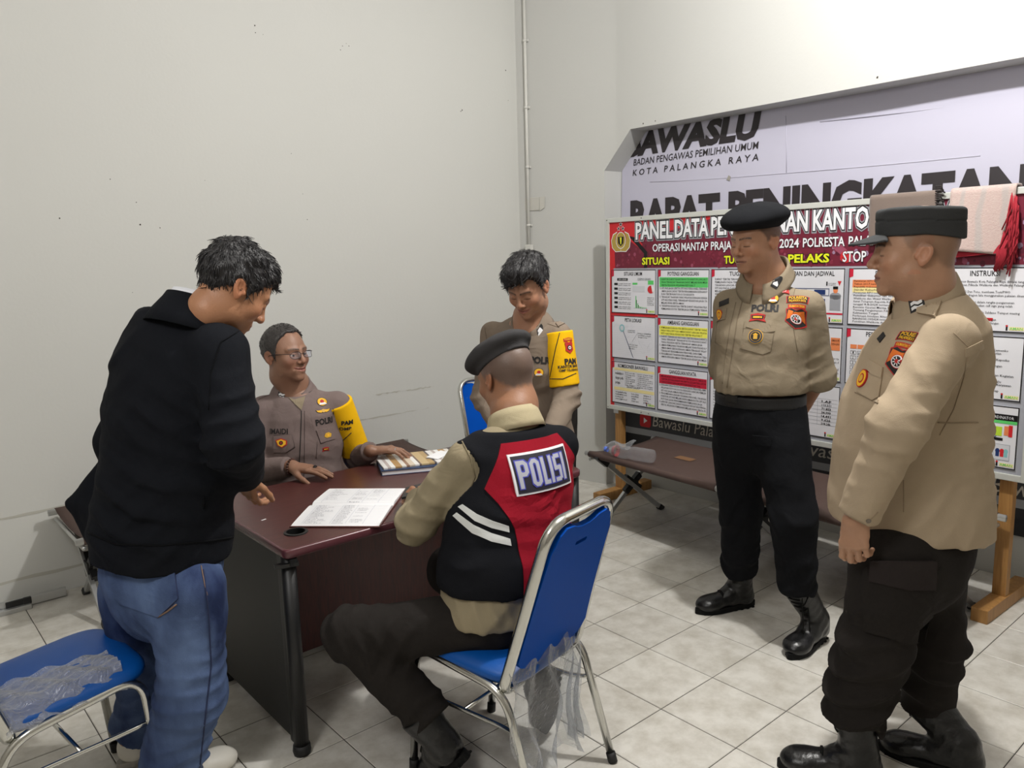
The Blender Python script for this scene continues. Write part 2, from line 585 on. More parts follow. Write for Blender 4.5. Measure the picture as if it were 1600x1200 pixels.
M_blkpanel = flat('black_panel', 38, 38, 38, 0.5, spec=0.3, bump=0.0004, bscale=300)
M_edge = flat('maroon_edge_band', 92, 52, 58, 0.25)
M_pine = wood_mat('stained_pine', rgb(150, 108, 58), rgb(172, 128, 74), (14, 14, 1), 0.5)
M_canvas = flat('brown_canvas', 74, 56, 50, 0.75, bump=0.0006, bscale=500, wrinkle=0.004, wscale=6)
M_film = None
def film_mat(name='clear_plastic_film', rough=0.12, alpha=0.34, tint=(0.93, 0.95, 0.97)):
    m = bpy.data.materials.new(name); m.use_nodes = True
    nt = m.node_tree; nt.nodes.clear()
    out = nt.nodes.new('ShaderNodeOutputMaterial'); mix = nt.nodes.new('ShaderNodeMixShader')
    tr = nt.nodes.new('ShaderNodeBsdfTransparent'); tr.inputs['Color'].default_value = (*tint, 1)
    pb = nt.nodes.new('ShaderNodeBsdfPrincipled'); pb.inputs['Base Color'].default_value = rgb(188, 190, 194); pb.inputs['Roughness'].default_value = rough
    pb.inputs['Specular IOR Level'].default_value = 0.9
    fr = nt.nodes.new('ShaderNodeLayerWeight'); fr.inputs['Blend'].default_value = 0.4
    mr = nt.nodes.new('ShaderNodeMapRange'); mr.inputs['To Min'].default_value = alpha * 0.55; mr.inputs['To Max'].default_value = min(1, alpha * 2.3)
    nt.links.new(fr.outputs['Facing'], mr.inputs['Value'])
    tc = nt.nodes.new('ShaderNodeTexCoord'); n = nt.nodes.new('ShaderNodeTexNoise'); n.inputs['Scale'].default_value = 28; n.inputs['Distortion'].default_value = 2.0
    bp = nt.nodes.new('ShaderNodeBump'); bp.inputs['Distance'].default_value = 0.006
    nt.links.new(tc.outputs['Object'], n.inputs['Vector']); nt.links.new(n.outputs['Fac'], bp.inputs['Height'])
    nt.links.new(bp.outputs['Normal'], pb.inputs['Normal']); nt.links.new(bp.outputs['Normal'], fr.inputs['Normal'])
    nt.links.new(mr.outputs['Result'], mix.inputs['Fac']); nt.links.new(tr.outputs[0], mix.inputs[1]); nt.links.new(pb.outputs[0], mix.inputs[2])
    nt.links.new(mix.outputs[0], out.inputs['Surface'])
    return m
M_film = film_mat()

# ------------------------------------------------------------------ desk
DX0, DX1, DY0, DY1, DZ = -1.08, 0.245, 0.292, 1.03, 0.71
desk = empty('office_desk', ((DX0 + DX1) / 2, (DY0 + DY1) / 2, 0))
tag(desk, 'dark mahogany office desk with black side panels, open ledger lying on it', 'desk')
db = (desk.location.x, desk.location.y, 0)
def dbuild(mb, name, m): return mb.build(name, m, desk, base=db)
# top with rounded front edge and a cable hole
gx, gy, gr = -0.975, 0.432, 0.033
bm = bmesh.new()
def desk_outline(off=0.0):
    r = 0.025
    pts = []
    for cxx, cyy, a0 in [(DX1 - 0.05, DY0 + 0.05, -90), (DX1 - r, DY1 - r, 0), (DX0 + r, DY1 - r, 90), (DX0 + r, DY0 + r, 180)]:
        rr = 0.05 if cyy == DY0 + 0.05 else r
        for k in range(6):
            a = math.radians(a0 + 90 * k / 5)
            pts.append((cxx + (rr - off) * math.cos(a), cyy + (rr - off) * math.sin(a)))
    return pts
t = MB()
outl = desk_outline(); n = len(outl)
prof = [(0.0095, DZ), (0.004, DZ - 0.0012), (0.0012, DZ - 0.004), (0.0, DZ - 0.009), (0.0, DZ - 0.021), (0.0015, DZ - 0.026), (0.006, DZ - 0.03)]
rings = [[(x, y, z) for x, y in desk_outline(o)] for o, z in prof]
vs = [p for r in rings for p in r]; fs = []; 
for i in range(len(rings) - 1):
    for k in range(n):
        l = (k + 1) % n
        fs.append((i * n + l, i * n + k, (i + 1) * n + k, (i + 1) * n + l))
t.add(vs, fs, 1, True)
hole = [(gx + gr * math.cos(2 * math.pi * k / 24), gy + gr * math.sin(2 * math.pi * k / 24)) for k in range(24)]
bm = bmesh.new()
ov = [bm.verts.new((x, y, DZ)) for x, y in desk_outline(prof[0][0])]
hv = [bm.verts.new((x, y, DZ)) for x, y in hole]
oe = [bm.edges.new((ov[k], ov[(k + 1) % n])) for k in range(n)] + [bm.edges.new((hv[k], hv[(k + 1) % 24])) for k in range(24)]
bmesh.ops.triangle_fill(bm, use_beauty=True, edges=oe, normal=(0, 0, 1))
t.bm(bm, 0)
t.add([(x, y, DZ - 0.03) for x, y in desk_outline(0.006)], [tuple(range(n))[::-1]], 0)
tt = dbuild(t, 'desktop', [M_mahog, M_edge])
g = MB()
for (ra, rb, za, zb) in [(gr + 0.007, gr + 0.006, 0.0, 0.0035), (gr + 0.006, gr - 0.002, 0.0035, 0.004), (gr - 0.002, gr - 0.003, 0.004, -0.025)]:
    vs = []; 
    for k in range(24):
        a = 2 * math.pi * k / 24
        vs += [(gx + ra * math.cos(a), gy + ra * math.sin(a), DZ + za), (gx + rb * math.cos(a), gy + rb * math.sin(a), DZ + zb)]
    g.add(vs, [(2 * k, (2 * k + 2) % 48, (2 * k + 3) % 48, 2 * k + 1) for k in range(24)], 0, True)
g.add([(gx + gr * math.cos(2 * math.pi * k / 24), gy + gr * math.sin(2 * math.pi * k / 24), DZ - 0.024) for k in range(24)], [tuple(range(24))])
g.build('cable_grommet', M_blackpl, tt, loc=(0, 0, 0), base=db)
for side, x in (('l', DX0 + 0.008), ('r', DX1 - 0.050)):
    s = MB().box((x + 0.004, DY0 + 0.055, 0.045), (x + 0.034, DY1 - 0.075, DZ - 0.031), bev=0.003)
    so = dbuild(s, 'side_panel', M_blkpanel if side == 'l' else M_mahog2)
    for ya in (DY0 + 0.022, DY1 - 0.082):
        p = MB()
        p.tube([(x + 0.019, ya + 0.018, 0.03), (x + 0.019, ya + 0.018, DZ - 0.031)], 0.024, 14, flatten=1.0)
        p.box((x + 0.0, ya + 0.03 if ya < 0.6 else ya - 0.02, 0.035), (x + 0.038, ya + 0.06 if ya < 0.6 else ya + 0.01, DZ - 0.031), bev=0.004)
        po = dbuild(p, 'post', M_blackpl)
        MB().tube([(x + 0.019, ya + 0.018, 0.0), (x + 0.019, ya + 0.018, 0.012), (x + 0.019, ya + 0.018, 0.034)], 0.03, 14, radii=[0.027, 0.030, 0.027]).build('foot', M_blackrub, po, base=db)
dbuild(MB().box((DX0 + 0.044, 0.79, 0.09), (DX1 - 0.05, 0.81, DZ - 0.031), bev=0.002), 'modesty_panel', M_mahog2)
l = MB(); l.obox((DX0 + 0.012, DY0 + 0.02, DZ - 0.052), (0.035, -0.01, 0), (0.003, 0.01, 0), (0, 0, 0.006)); l.obox((DX0 + 0.03, DY0 + 0.012, DZ - 0.045), (0.012, 0, 0), (0, 0.008, 0), (0, 0, 0.012))
dbuild(l, 'top_bracket', M_blackpl)

# ------------------------------------------------------------------ chairs
def make_chair():
    c = empty('banquet_chair')
    W = 0.193; dep = 0.343; zs = 0.387
    for sx in (-1, 1):
        x = sx * W
        path = fillet([(x, dep + 0.035, 0.012), (x, dep + 0.0, 0.425), (x, 0.0, 0.385), (x * 1.02, -0.113, 0.012)], 0.075, 7)
        lg = MB().tube(path, 0.0125, 12, side=(1, 0, 0)).build('leg_frame', M_chrome, c)
        for p0, p1 in ((path[0], path[1]), (path[-1], path[-2])):
            p0 = np.array(p0); d = nrm(np.array(p1) - p0)
            MB().tube([p0 - d * 0.012, p0 + d * 0.02], 0.0152, 12).build('foot_cap', M_blackrub, lg)
        st = MB().tube(fillet([(x, dep + 0.022, 0.275), (x * 0.9, dep - 0.05, 0.262), (x * 0.9, 0.02, 0.262), (x, -0.042, 0.27)], 0.03, 3), 0.007, 10).build('side_stretcher', M_chrome, c)
    MB().tube([(-W * 0.9, dep * 0.5, 0.262), (W * 0.9, dep * 0.5, 0.262)], 0.007, 10).build('cross_stretcher', M_chrome, c)
    # backrest loop: flat oval tube
    zt, rec = 0.889, 0.154
    def bp(x, z):
        t = (z - zs) / (zt - zs)
        return V3(x, 0.012 - rec * max(0.0, t) ** 1.15, z)
    wb, wt = 0.188, 0.158
    loop = [bp(-wb * 0.55, zs - 0.012), bp(-wb, zs - 0.008), bp(-wt, zt), bp(wt, zt), bp(wb, zs - 0.008), bp(wb * 0.55, zs - 0.012)]
    bf = MB().tube(fillet(loop, [0, 0.05, 0.075, 0.075, 0.05, 0], 8), 0.0135, 12, side=(0, 1, 0), flatten=1.25).build('back_frame', M_chrome, c)
    # blue back panel: rounded board with a dipped top edge, slot cut out
    def edge_pts():
        pts = []
        z0, z1 = zs + 0.072, zt - 0.012
        def hw(z): return wb + (wt - wb) * (z - zs) / (zt - zs) - 0.012
        pts += [(-hw(z0) * 0.62, z0 - 0.03), (-hw(z0) * 0.9, z0 - 0.005), (-hw(z0), z0 + 0.02)]
        pts += [(-hw(z1 - 0.07), z1 - 0.07), (-hw(z1) + 0.02, z1 - 0.02), (-hw(z1) + 0.045, z1 - 0.004)]
        pts += [(-0.062, z1 - 0.008), (-0.045, z1 - 0.015), (-0.02, z1 - 0.020), (0.02, z1 - 0.020), (0.045, z1 - 0.015), (0.062, z1 - 0.008)]
        pts += [(hw(z1) - 0.045, z1 - 0.004), (hw(z1) - 0.02, z1 - 0.02), (hw(z1 - 0.07), z1 - 0.07)]
        pts += [(hw(z0), z0 + 0.02), (hw(z0) * 0.9, z0 - 0.005), (hw(z0) * 0.62, z0 - 0.03)]
        return pts
    bm = bmesh.new()
    ev = [bm.verts.new((x, 0, z)) for x, z in edge_pts()]
    zc = zt - 0.085
    sl = [(-0.026, zc - 0.006), (0.026, zc - 0.006), (0.029, zc), (0.026, zc + 0.006), (-0.026, zc + 0.006), (-0.029, zc)]
    sv = [bm.verts.new((x, 0, z)) for x, z in sl]
    es = [bm.edges.new((ev[k], ev[(k + 1) % len(ev)])) for k in range(len(ev))] + [bm.edges.new((sv[k], sv[(k + 1) % 6])) for k in range(6)]
    bmesh.ops.triangle_fill(bm, use_beauty=True, edges=es, normal=(0, -1, 0))
    for _ in range(3):
        long = [e for e in bm.edges if e.calc_length() > 0.06]
        if not long: break
        bmesh.ops.subdivide_edges(bm, edges=long, cuts=1)
        bmesh.ops.triangulate(bm, faces=bm.faces[:])
    for v in bm.verts:
        p = bp(v.co.x, v.co.z)
        v.co = Vector((p[0], p[1] - 0.006 + 0.10 * v.co.x ** 2 * -1, p[2]))
    bmesh.ops.recalc_face_normals(bm, faces=bm.faces[:])
    r = bmesh.ops.solidify(bm, geom=bm.faces[:], thickness=0.018)
    bmesh.ops.recalc_face_normals(bm, faces=bm.faces[:])
    pb = MB().bm(bm).build('back_panel', M_blueback, c)
    MB().tube([(*bp(-0.029, zc)[:1], bp(0, zc)[1] + 0.003, zc)] + [(x, bp(x, z)[1] - 0.0065, z) for x, z in sl[:1]], 0.001, 6)
    rim = MB().tube([(x, bp(x, z)[1] - 0.007, z) for x, z in sl], 0.0022, 8, closed=True, side=(0, 1, 0)).build('slot_rim', M_chrome, pb)
    for x, z in ((-0.115, zt - 0.10), (0.115, zt - 0.10), (-0.12, zs + 0.095), (0.12, zs + 0.095)):
        p = bp(x, z)
        MB().lathe([(0.0055, 0), (0.005, 0.003), (0.002, 0.0045)], 10, 0, (x, p[1] - 0.0065 - 0.10 * x * x, z), (0, -1, -0.2)).build('screw', M_chrome, pb)
    # front pad of the back
    # seat cushion
    bm = bmesh.new()
    bmesh.ops.create_grid(bm, x_segments=14, y_segments=14, size=1.0)
    mb = MB(); nx = 15
    def top(u, v):
        # superellipse plan, domed
        x = u; y = v
        rr = (abs(u) ** 5 + abs(v) ** 5) ** 0.2
        return rr
    bm.free()
    N, R = 40, 7
    vs = [(0, 0.175, 0.462)]
    prof = [(0.35, 0.461), (0.65, 0.458), (0.85, 0.450), (0.95, 0.441), (1.0, 0.428), (1.0, 0.414), (0.965, 0.403)]
    for q, z in prof:
        for k in range(N):
            a = 2 * math.pi * k / N
            ca, sa = math.cos(a), math.sin(a)
            e = 0.42
            sx = math.copysign(abs(ca) ** e, ca); sy = math.copysign(abs(sa) ** e, sa)
            yy = 0.178 + sy * 0.205 * q
            wid = 0.198 * (1.0 + 0.04 * sy)
            vs.append((sx * wid * q, yy, z + (0.012 * sy if z > 0.41 else 0.012 * sy)))
    fs = [(0, 1 + k, 1 + (k + 1) % N) for k in range(N)]
    for i in range(len(prof) - 1):
        for k in range(N):
            l = (k + 1) % N
            fs.append((1 + i * N + l, 1 + i * N + k, 1 + (i + 1) * N + k, 1 + (i + 1) * N + l))
    fs.append(tuple(1 + (len(prof) - 1) * N + k for k in range(N))[::-1])
    MB().add(vs, fs, 0, True).build('seat_cushion', M_blue, c)
    return c
CH_G = 'blue banquet chairs around the desk'
chairA = make_chair()
chairA.location = (-0.561, -0.314, 0); chairA.rotation_euler = (0, 0, 0.198)
tag(chairA, 'blue-backed chrome chair under the man in the red POLISI vest, seen from behind', 'chair', CH_G)
chairB = copy_tree(chairA); chairB.location = (-1.86, 0.535, 0); chairB.rotation_euler = (0, 0, -math.pi / 2 + 0.12)
tag(chairB, 'empty blue chair with loose plastic film on its seat behind the man in jeans', 'chair', CH_G)
chairC = copy_tree(chairA); chairC.location = (0.79, 1.53, 0); chairC.rotation_euler = (0, 0, math.pi)
tag(chairC, 'blue chair behind the desk, its chrome back corner showing behind the seated beret', 'chair', CH_G)
chairD = copy_tree(chairA); chairD.location = (-0.48, 1.66, 0); chairD.rotation_euler = (0, 0, math.pi - 0.15)
tag(chairD, 'blue chair hidden behind the desk under the smiling man with glasses', 'chair', CH_G)

# plastic film hanging from chair A, and a scrap lying on chair B
def film_sheet(fn, nu, nv):
    vs = [fn(i / nu, j / nv) for j in range(nv + 1) for i in range(nu + 1)]
    fs = [(j * (nu + 1) + i, j * (nu + 1) + i + 1, (j + 1) * (nu + 1) + i + 1, (j + 1) * (nu + 1) + i) for j in range(nv) for i in range(nu)]
    return MB().add(vs, fs, 0, True)
def fa(u, v):
    # hangs from the seat rear edge between the back posts
    x = -0.20 + 0.30 * u - 0.02 * v + 0.02 * math.sin(9 * v + 4 * u)
    y = -0.022 - 0.055 * v + 0.015 * math.sin(17 * u + 2.5 * v) * (0.3 + v) + 0.012 * math.sin(31 * u - 4 * v) * v
    z = 0.45 - (0.34 + 0.05 * math.sin(7 * u)) * v + 0.045 * u * (1 - v)
    return (x, y, z)
film_sheet(fa, 44, 26).build('plastic_film', M_film, chairA)
def fa2(u, v):
    x = 0.03 + 0.09 * u - 0.04 * v + 0.012 * math.sin(8 * v)
    y = -0.05 - 0.03 * v + 0.02 * math.sin(14 * u + 3 * v) * (0.2 + v)
    z = 0.47 - 0.30 * v - 0.03 * u
    return (x, y, z)
film_sheet(fa2, 18, 20).build('plastic_film', M_film, chairA)
def fb(u, v):
    x = -0.212 + 0.0 + (0.20 - 0.07 * u) * v * (0.8 + 0.2 * math.sin(3 + 5 * u)) * -1
    x = 0.205 - 0.19 * v * (1 - 0.25 * u)
    y = 0.0 + 0.30 * u
    drop = 0.06 * max(0, 0.25 - v) * 4
    z = 0.469 - drop + 0.006 * math.sin(23 * u + 9 * v) + 0.006 * math.sin(37 * v + 5 * u) + 0.012 * (u - 0.5)
    return (x, y, z)
film_sheet(fb, 26, 20).build('plastic_film', film_mat('cloudy_plastic_film', 0.25, 0.62), chairB)

# ------------------------------------------------------------------ folding camp cots
def make_cot(L=2.05, Wd=0.56, z=0.43):
    c = empty('folding_cot')
    hw = Wd / 2
    for sy in (-1, 1):
        MB().tube([(-L / 2, sy * hw, z), (L / 2, sy * hw, z)], 0.0155, 12).build('rail', M_alu, c)
    for sx in (-1, 1):
        e = MB().tube([(sx * (L / 2 - 0.03), -hw, z - 0.034), (sx * (L / 2 - 0.03), hw, z - 0.034)], 0.010, 10).build('end_bar', M_alu, c)
    # canvas wrapped round the rails, with cut-outs where the legs meet the rails
    cuts = [-L / 2 + 0.10, 0.0, L / 2 - 0.10]
    xs = [-L / 2 + 0.03]
    for q in cuts:
        xs += [q - 0.062, q - 0.060, q + 0.060, q + 0.062] if -L / 2 + 0.2 < q < L / 2 - 0.2 else []
    xs += [L / 2 - 0.03]
    xx = []
    for a, b in zip(xs[:-1], xs[1:]):
        k = max(1, int((b - a) / 0.05))
        xx += [a + (b - a) * i / k for i in range(k)]
    xx.append(xs[-1])
    def sect(x):
        wrap = all(abs(x - q) > 0.061 for q in cuts[1:2])
        pts = []
        R = 0.0185
        if wrap:
            for a in (250, 215, 180, 140, 110, 90): pts.append((-hw + R * math.cos(math.radians(a)), z + R * math.sin(math.radians(a))))
        else:
            for a in range(6): pts.append((-hw + 0.055 + 0.002 * a, z + 0.012 - 0.0005 * a))
        for k in range(1, 12):
            u = -1 + 2 * k / 12
            pts.append((u * hw, z + R - 0.022 * (1 - u * u) - 0.004))
        if wrap:
            for a in (90, 70, 40, 0, -35, -70): pts.append((hw + R * math.cos(math.radians(a)), z + R * math.sin(math.radians(a))))
        else:
            for a in range(6): pts.append((hw - 0.055 - 0.002 * (5 - a), z + 0.012 - 0.0005 * (5 - a)))
        return pts
    vs, fs = [], []
    secs = [sect(x) for x in xx]; n = len(secs[0])
    for x, s in zip(xx, secs): vs += [(x, a, b) for a, b in s]
    for i in range(len(xx) - 1):
        for k in range(n - 1):
            fs.append((i * n + k, i * n + k + 1, (i + 1) * n + k + 1, (i + 1) * n + k))
    cv = MB().add([v for v in vs], [f[::-1] for f in fs], 0, True).build('canvas', M_canvas, c)
    md = cv.modifiers.new('thick', 'SOLIDIFY'); md.thickness = 0.002; md.offset = -1
    M_patch = flat('tan_label_patch', 122, 88, 58, 0.8)
    MB().add([(-0.62, 0.03, z + 0.0085 - 0.012), (-0.50, 0.03, z + 0.0085 - 0.012), (-0.50, 0.085, z + 0.0085 - 0.010), (-0.62, 0.085, z + 0.0085 - 0.010)], [(0, 1, 2, 3)]).build('label_patch', M_patch, cv)
    # three pairs of crossed legs
    for q in cuts:
        hub = MB().obox((q, 0, z * 0.5), (0.02, 0, 0), (0, 0.034, 0), (0, 0, 0.026)); hub.obox((q, 0, z * 0.5), (0.014, 0, 0), (0, 0.06, 0.045), (0, -0.012, 0.016)); hub.obox((q, 0, z * 0.5), (0.014, 0, 0), (0, 0.06, -0.045), (0, 0.012, 0.016))
        hb = hub.build('hub', M_blackpl, c)
        for s in (-1, 1):
            a = V3(q + s * 0.012, -s * hw, z - 0.01); b = V3(q + s * 0.012, s * hw * 0.86, 0.008)
            d = nrm(b - a); nn = np.cross(d, V3(1, 0, 0))
            lg = MB().obox((a + b) / 2, V3(0.010, 0, 0), d * np.linalg.norm(b - a) / 2, nn * 0.0125).build('leg', M_alu, c)
            MB().obox(b - d * 0.006, V3(0.014, 0, 0), d * 0.02, nn * 0.017).build('foot_cap', M_blackrub, lg)
            MB().obox(a + d * 0.03, V3(0.014, 0, 0), d * 0.05, nn * 0.018).build('rail_bracket', M_blackpl, lg)
    return c
cot = make_cot()
cot.location = (1.44, 0.20, 0); cot.rotation_euler = (0, 0, -math.pi / 2 - 0.075)
tag(cot, 'brown canvas folding cot in front of the notice board, plastic bottle lying on it', 'cot', 'folding camp cots')
cot2 = copy_tree(cot)
cot2.location = (-0.355, 2.02, 0); cot2.rotation_euler = (0, 0, 0)
tag(cot2, 'brown canvas folding cot along the blank left wall behind the desk', 'cot', 'folding camp cots')
# loose aluminium leg bar with a black clamp on the floor by the left wall
bar = empty('folding_leg_bar', (-1.62, 2.30, 0))
tag(bar, 'aluminium leg bar with black clamp lying on the floor against the left wall', 'bar')
MB().box((-0.62, -0.014, 0.006), (0.275, 0.014, 0.046), bev=0.003).build('rail', M_alu, bar)
MB().box((-0.62, -0.05, 0.0), (0.12, -0.02, 0.022), bev=0.003).build('lower_rail', M_alu, bar)
k = MB(); k.box((0.02, -0.026, 0.012), (0.10, -0.013, 0.05), bev=0.004); k.box((0.09, -0.03, 0.018), (0.125, -0.012, 0.052), bev=0.005)
k.build('clamp', M_blackpl, bar)
# ================================================================== BANNER, NOTICE BOARD
P_white, P_black, P_red, P_yel, P_grey, P_mar, P_green, P_lyel, P_dred, P_lgrey, P_gold, P_navy, P_orange, P_lime, P_pink, P_teal, P_tan, P_wine, P_plum, P_mauve = range(20)
def prints():
    L = [('w', 232, 233, 236), ('k', 24, 22, 24), ('r', 196, 40, 46), ('y', 222, 226, 40), ('g', 150, 152, 158), ('m', 108, 34, 52), ('gr', 92, 196, 104), ('ly', 240, 236, 96),
         ('dr', 190, 36, 60), ('lg', 205, 207, 212), ('go', 172, 148, 70), ('nv', 34, 54, 104), ('or', 222, 132, 84), ('li', 182, 214, 60), ('pk', 148, 74, 96), ('te', 130, 186, 190), ('tan', 236, 222, 160), ('wine', 124, 44, 62), ('plum', 84, 28, 44), ('mauve', 150, 124, 150)]
    return [flat('print_' + n, r, g, b, 0.45, spec=0.3) for n, r, g, b in L]
PR = prints()
rr = random.Random(3)

# ---- banner hanging in the niche: gently waving vinyl, print draped on the same wave
M_ban = flat('banner_vinyl', 190, 188, 204, 0.5, spec=0.35, wrinkle=0.002, wscale=5)
M_bdark = flat('banner_charcoal', 52, 53, 58, 0.5)
M_bgrey = flat('banner_grey', 150, 152, 156, 0.5)
M_bblack = flat('banner_black', 24, 25, 28, 0.5)
M_bink = flat('banner_ink', 40, 35, 38, 0.5)
BX = NX - 0.022
def bwave(y, z):
    return BX - 0.006 * math.sin(3.1 * y + 0.8) * math.sin(2.2 * z) - 0.010 * math.exp(-((y - 1.62) / 0.12) ** 2) * math.sin(4 * z + 1) - 0.006 * math.sin(7 * y + 2.1 * z) * max(0, (z - 2.1) * 2)
banner = empty('wall_banner', (BX, 0.0, 0.25))
tag(banner, 'large pale vinyl banner with black lettering hanging inside the wall niche', 'banner')
bb = (BX, 0.0, 0.25)
ys = np.linspace(1.695, -1.74, 90)
def strip(z0, z1, nz):
    zs = np.linspace(z0, z1, nz + 1)
    vs = [(bwave(y, z), y, z) for z in zs for y in ys]; n = len(ys)
    fs = [(j * n + i, j * n + i + 1, (j + 1) * n + i + 1, (j + 1) * n + i) for j in range(nz) for i in range(n - 1)]
    return vs, fs
sb = MB()
for z0, z1, nz, mi in [(0.22, 0.355, 2, 3), (0.355, 0.398, 1, 2), (0.398, 0.56, 3, 1), (0.56, 2.44, 30, 0)]:
    vs, fs = strip(z0, z1, nz); sb.add(vs, fs, mi, True)
sheet_o = sb.build('banner_sheet', [M_ban, M_bdark, M_bgrey, M_bblack], banner, base=bb)
def ban_text(t, yl, yr, z0, z1, m, clip=None, off=0.003, **k):
    """yl is the left end (larger y)"""
    v, f = text_box(t, 0, yl - yr, z0, z1, **k)
    # one part per printed word
    iv = sorted((min(v[i][0] for i in q), max(v[i][0] for i in q), k) for k, q in enumerate(f))
    gap = (z1 - z0) * (1.15 if '   ' in t else 0.22)
    groups, end = [], -9
    for a, b, k_ in iv:
        if a > end + gap: groups.append([])
        groups[-1].append(k_); end = max(end, b)
    for g in groups:
        used = sorted({i for k_ in g for i in f[k_]}); ix = {i: n for n, i in enumerate(used)}
        MB().add([(bwave(yl - v[i][0], v[i][1]) - off, yl - v[i][0], v[i][1]) for i in used], [[ix[i] for i in f[k_]] for k_ in g]).build('lettering', m, sheet_o, base=bb).location = (0, 0, 0)
ban_text('BAWASLU', 1.645, 0.664, 2.232, 2.362, M_bink, bold=0.055, shear=0.18)
ban_text('BADAN PENGAWAS PEMILIHAN UMUM', 1.592, 0.664, 2.165, 2.205, M_bink, bold=0.006, shear=0.12)
ban_text('K O T A   P A L A N G K A   R A Y A', 1.597, 0.664, 2.10, 2.137, M_bink, bold=0.012, shear=0.12)
ban_text('RAPAT PENINGKATAN', 1.60, -0.70, 1.742, 1.925, M_bink, bold=0.055)
ban_text('KAPASITAS PENGAWAS', 1.60, -0.70, 1.49, 1.66, M_bink, bold=0.05)
M_cream = flat('cream_lettering', 196, 190, 178, 0.5)
ban_text('Bawaslu Palangka Raya', 1.43, 0.55, 0.43, 0.505, M_cream, shear=0.15)
ban_text('Bawaslu Palangka', 0.44, -0.40, 0.43, 0.505, M_cream, shear=0.15)
ban_text('Bawaslu Palangka Raya', -0.645, -1.5, 0.415, 0.49, M_cream, shear=0.15)
def logo(y):
    p = [(y, 0.415), (y - 0.075, 0.415), (y - 0.085, 0.43), (y - 0.085, 0.49), (y - 0.075, 0.505), (y, 0.505), (y + 0.01, 0.49), (y + 0.01, 0.43)]
    m = MB().add([(bwave(a, b) - 0.003, a, b) for a, b in p], [tuple(range(8))], 0)
    m.add([(bwave(a, b) - 0.004, a, b) for a, b in [(y - 0.025, 0.44), (y - 0.055, 0.46), (y - 0.025, 0.48)]], [(0, 1, 2)], 1)
    m.build('play_mark', [PR[P_red], PR[P_white]], sheet_o, base=bb).location = (0, 0, 0)
logo(1.53); logo(0.51)
M_crease = flat('banner_crease', 184, 182, 197, 0.6)
cm = MB()
for pts in ([(1.45, 2.047), (1.2, 2.033), (0.86, 2.02), (0.5, 2.012), (0.1, 2.003), (-0.5, 1.995)], [(0.50, 2.32), (0.492, 2.15), (0.488, 2.012)], [(0.3, 2.26), (-0.2, 2.24), (-0.8, 2.23)]):
    cm.tube([(bwave(a, b) - 0.0005, a, b) for a, b in pts], 0.0022, 6)
cm.build('fold_crease', M_crease, sheet_o, base=bb).location = (0, 0, 0)
sq = MB().add([(bwave(0.86, 2.0) - 0.004, a, b) for a, b in [(0.872, 2.01), (0.848, 2.0), (0.842, 2.025), (0.858, 2.035)]], [(0, 1, 2, 3)], 0)
sq.build('tape_scrap', flat('tape_scrap', 150, 146, 138), sheet_o, base=bb).location = (0, 0, 0)

# ---- notice board on a wooden stand
board = empty('notice_board', (1.745, 1.53, 0), math.atan2(-0.9995, -0.0307))
tag(board, 'big aluminium-framed police data panel on wooden stand, covered with printed sheets', 'notice board')
BW, BZ0, BZ1 = 2.44, 0.592, 1.815
fr = MB()
F = 0.028
M_frame = flat('board_frame_aluminium', 204, 206, 200, 0.45, metal=0.25)
fr.box((0, -0.014, BZ0), (F, 0.016, BZ1), bev=0.003); fr.box((BW - F, -0.014, BZ0), (BW, 0.016, BZ1), bev=0.003)
fr.box((F, -0.014, BZ0), (BW - F, 0.016, BZ0 + F), bev=0.003); fr.box((F, -0.014, BZ1 - F), (BW - F, 0.016, BZ1), bev=0.003)
fr.build('frame', M_frame, board)
M_back = flat('board_backing', 160, 162, 170, 0.5)
MB().box((F - 0.004, -0.004, BZ0 + F - 0.004), (BW - F + 0.004, 0.01, BZ1 - F + 0.004)).build('backing', M_back, board)
scw = MB()
for x, z in ((0.012, BZ1 - 0.012), (0.012, BZ0 + 0.012), (0.30, BZ1 - 0.013), (0.30, BZ0 + 0.013), (0.36, BZ0 + 0.013)):
    scw.lathe([(0.004, 0), (0.0025, 0.002)], 8, 0, (x, -0.0142, z), (0, -1, 0))
scw.build('screws', M_blackpl, board)['kind'] = 'stuff'
for x in (0.045, BW - 0.115):
    MB().box((x, 0.018, 0.06), (x + 0.055, 0.06, BZ0 + 0.5), bev=0.003).build('post', M_pine, board)
    MB().box((x - 0.006, -0.185, 0.0), (x + 0.061, 0.31, 0.062), bev=0.004).build('foot', M_pine, board)
    if x < 0.1:
        MB().box((x - 0.012, 0.0165, BZ0 - 0.03), (x + 0.03, 0.0175, BZ0 + 0.002)).build('paper_tab', PR[P_white], board)

pr = Print(-0.0045)
# header band: red left, dark crimson collage to the right
pr.rect(F, BW - F, 1.503, BZ1 - F, P_mar, 0)
pr.rect(F, 0.30, 1.503, BZ1 - F, P_red, 1)
pr.poly([(0.30, BZ1 - F), (0.9, BZ1 - F), (0.42, 1.70), (0.30, 1.70)], P_red, 1)
pr.poly([(0.07, 1.60), (0.2, 1.67), (0.33, 1.59), (0.33, 1.503), (0.075, 1.503)], P_mar, 2)
pr.rect(F, 0.06, BZ0 + F, 1.503, P_red, 1); pr.rect(0.06, 0.425, 1.205, 1.222, P_red, 1)
for k in range(420):          # printed crowd collage behind the headings
    x = rr.uniform(0.08, BW - 0.05); z = rr.uniform(1.508, 1.60) if rr.random() < 0.75 else rr.uniform(1.60, 1.70)
    s = rr.uniform(0.004, 0.012)
    pr.disc((x, z), s, s * 1.2, rr.choice([P_pink, P_wine, P_wine, P_mar, P_plum]) if x < 1.45 else rr.choice([P_mauve, P_pink, P_wine, P_plum]), 3 + (k % 3) * 0.3, 7)
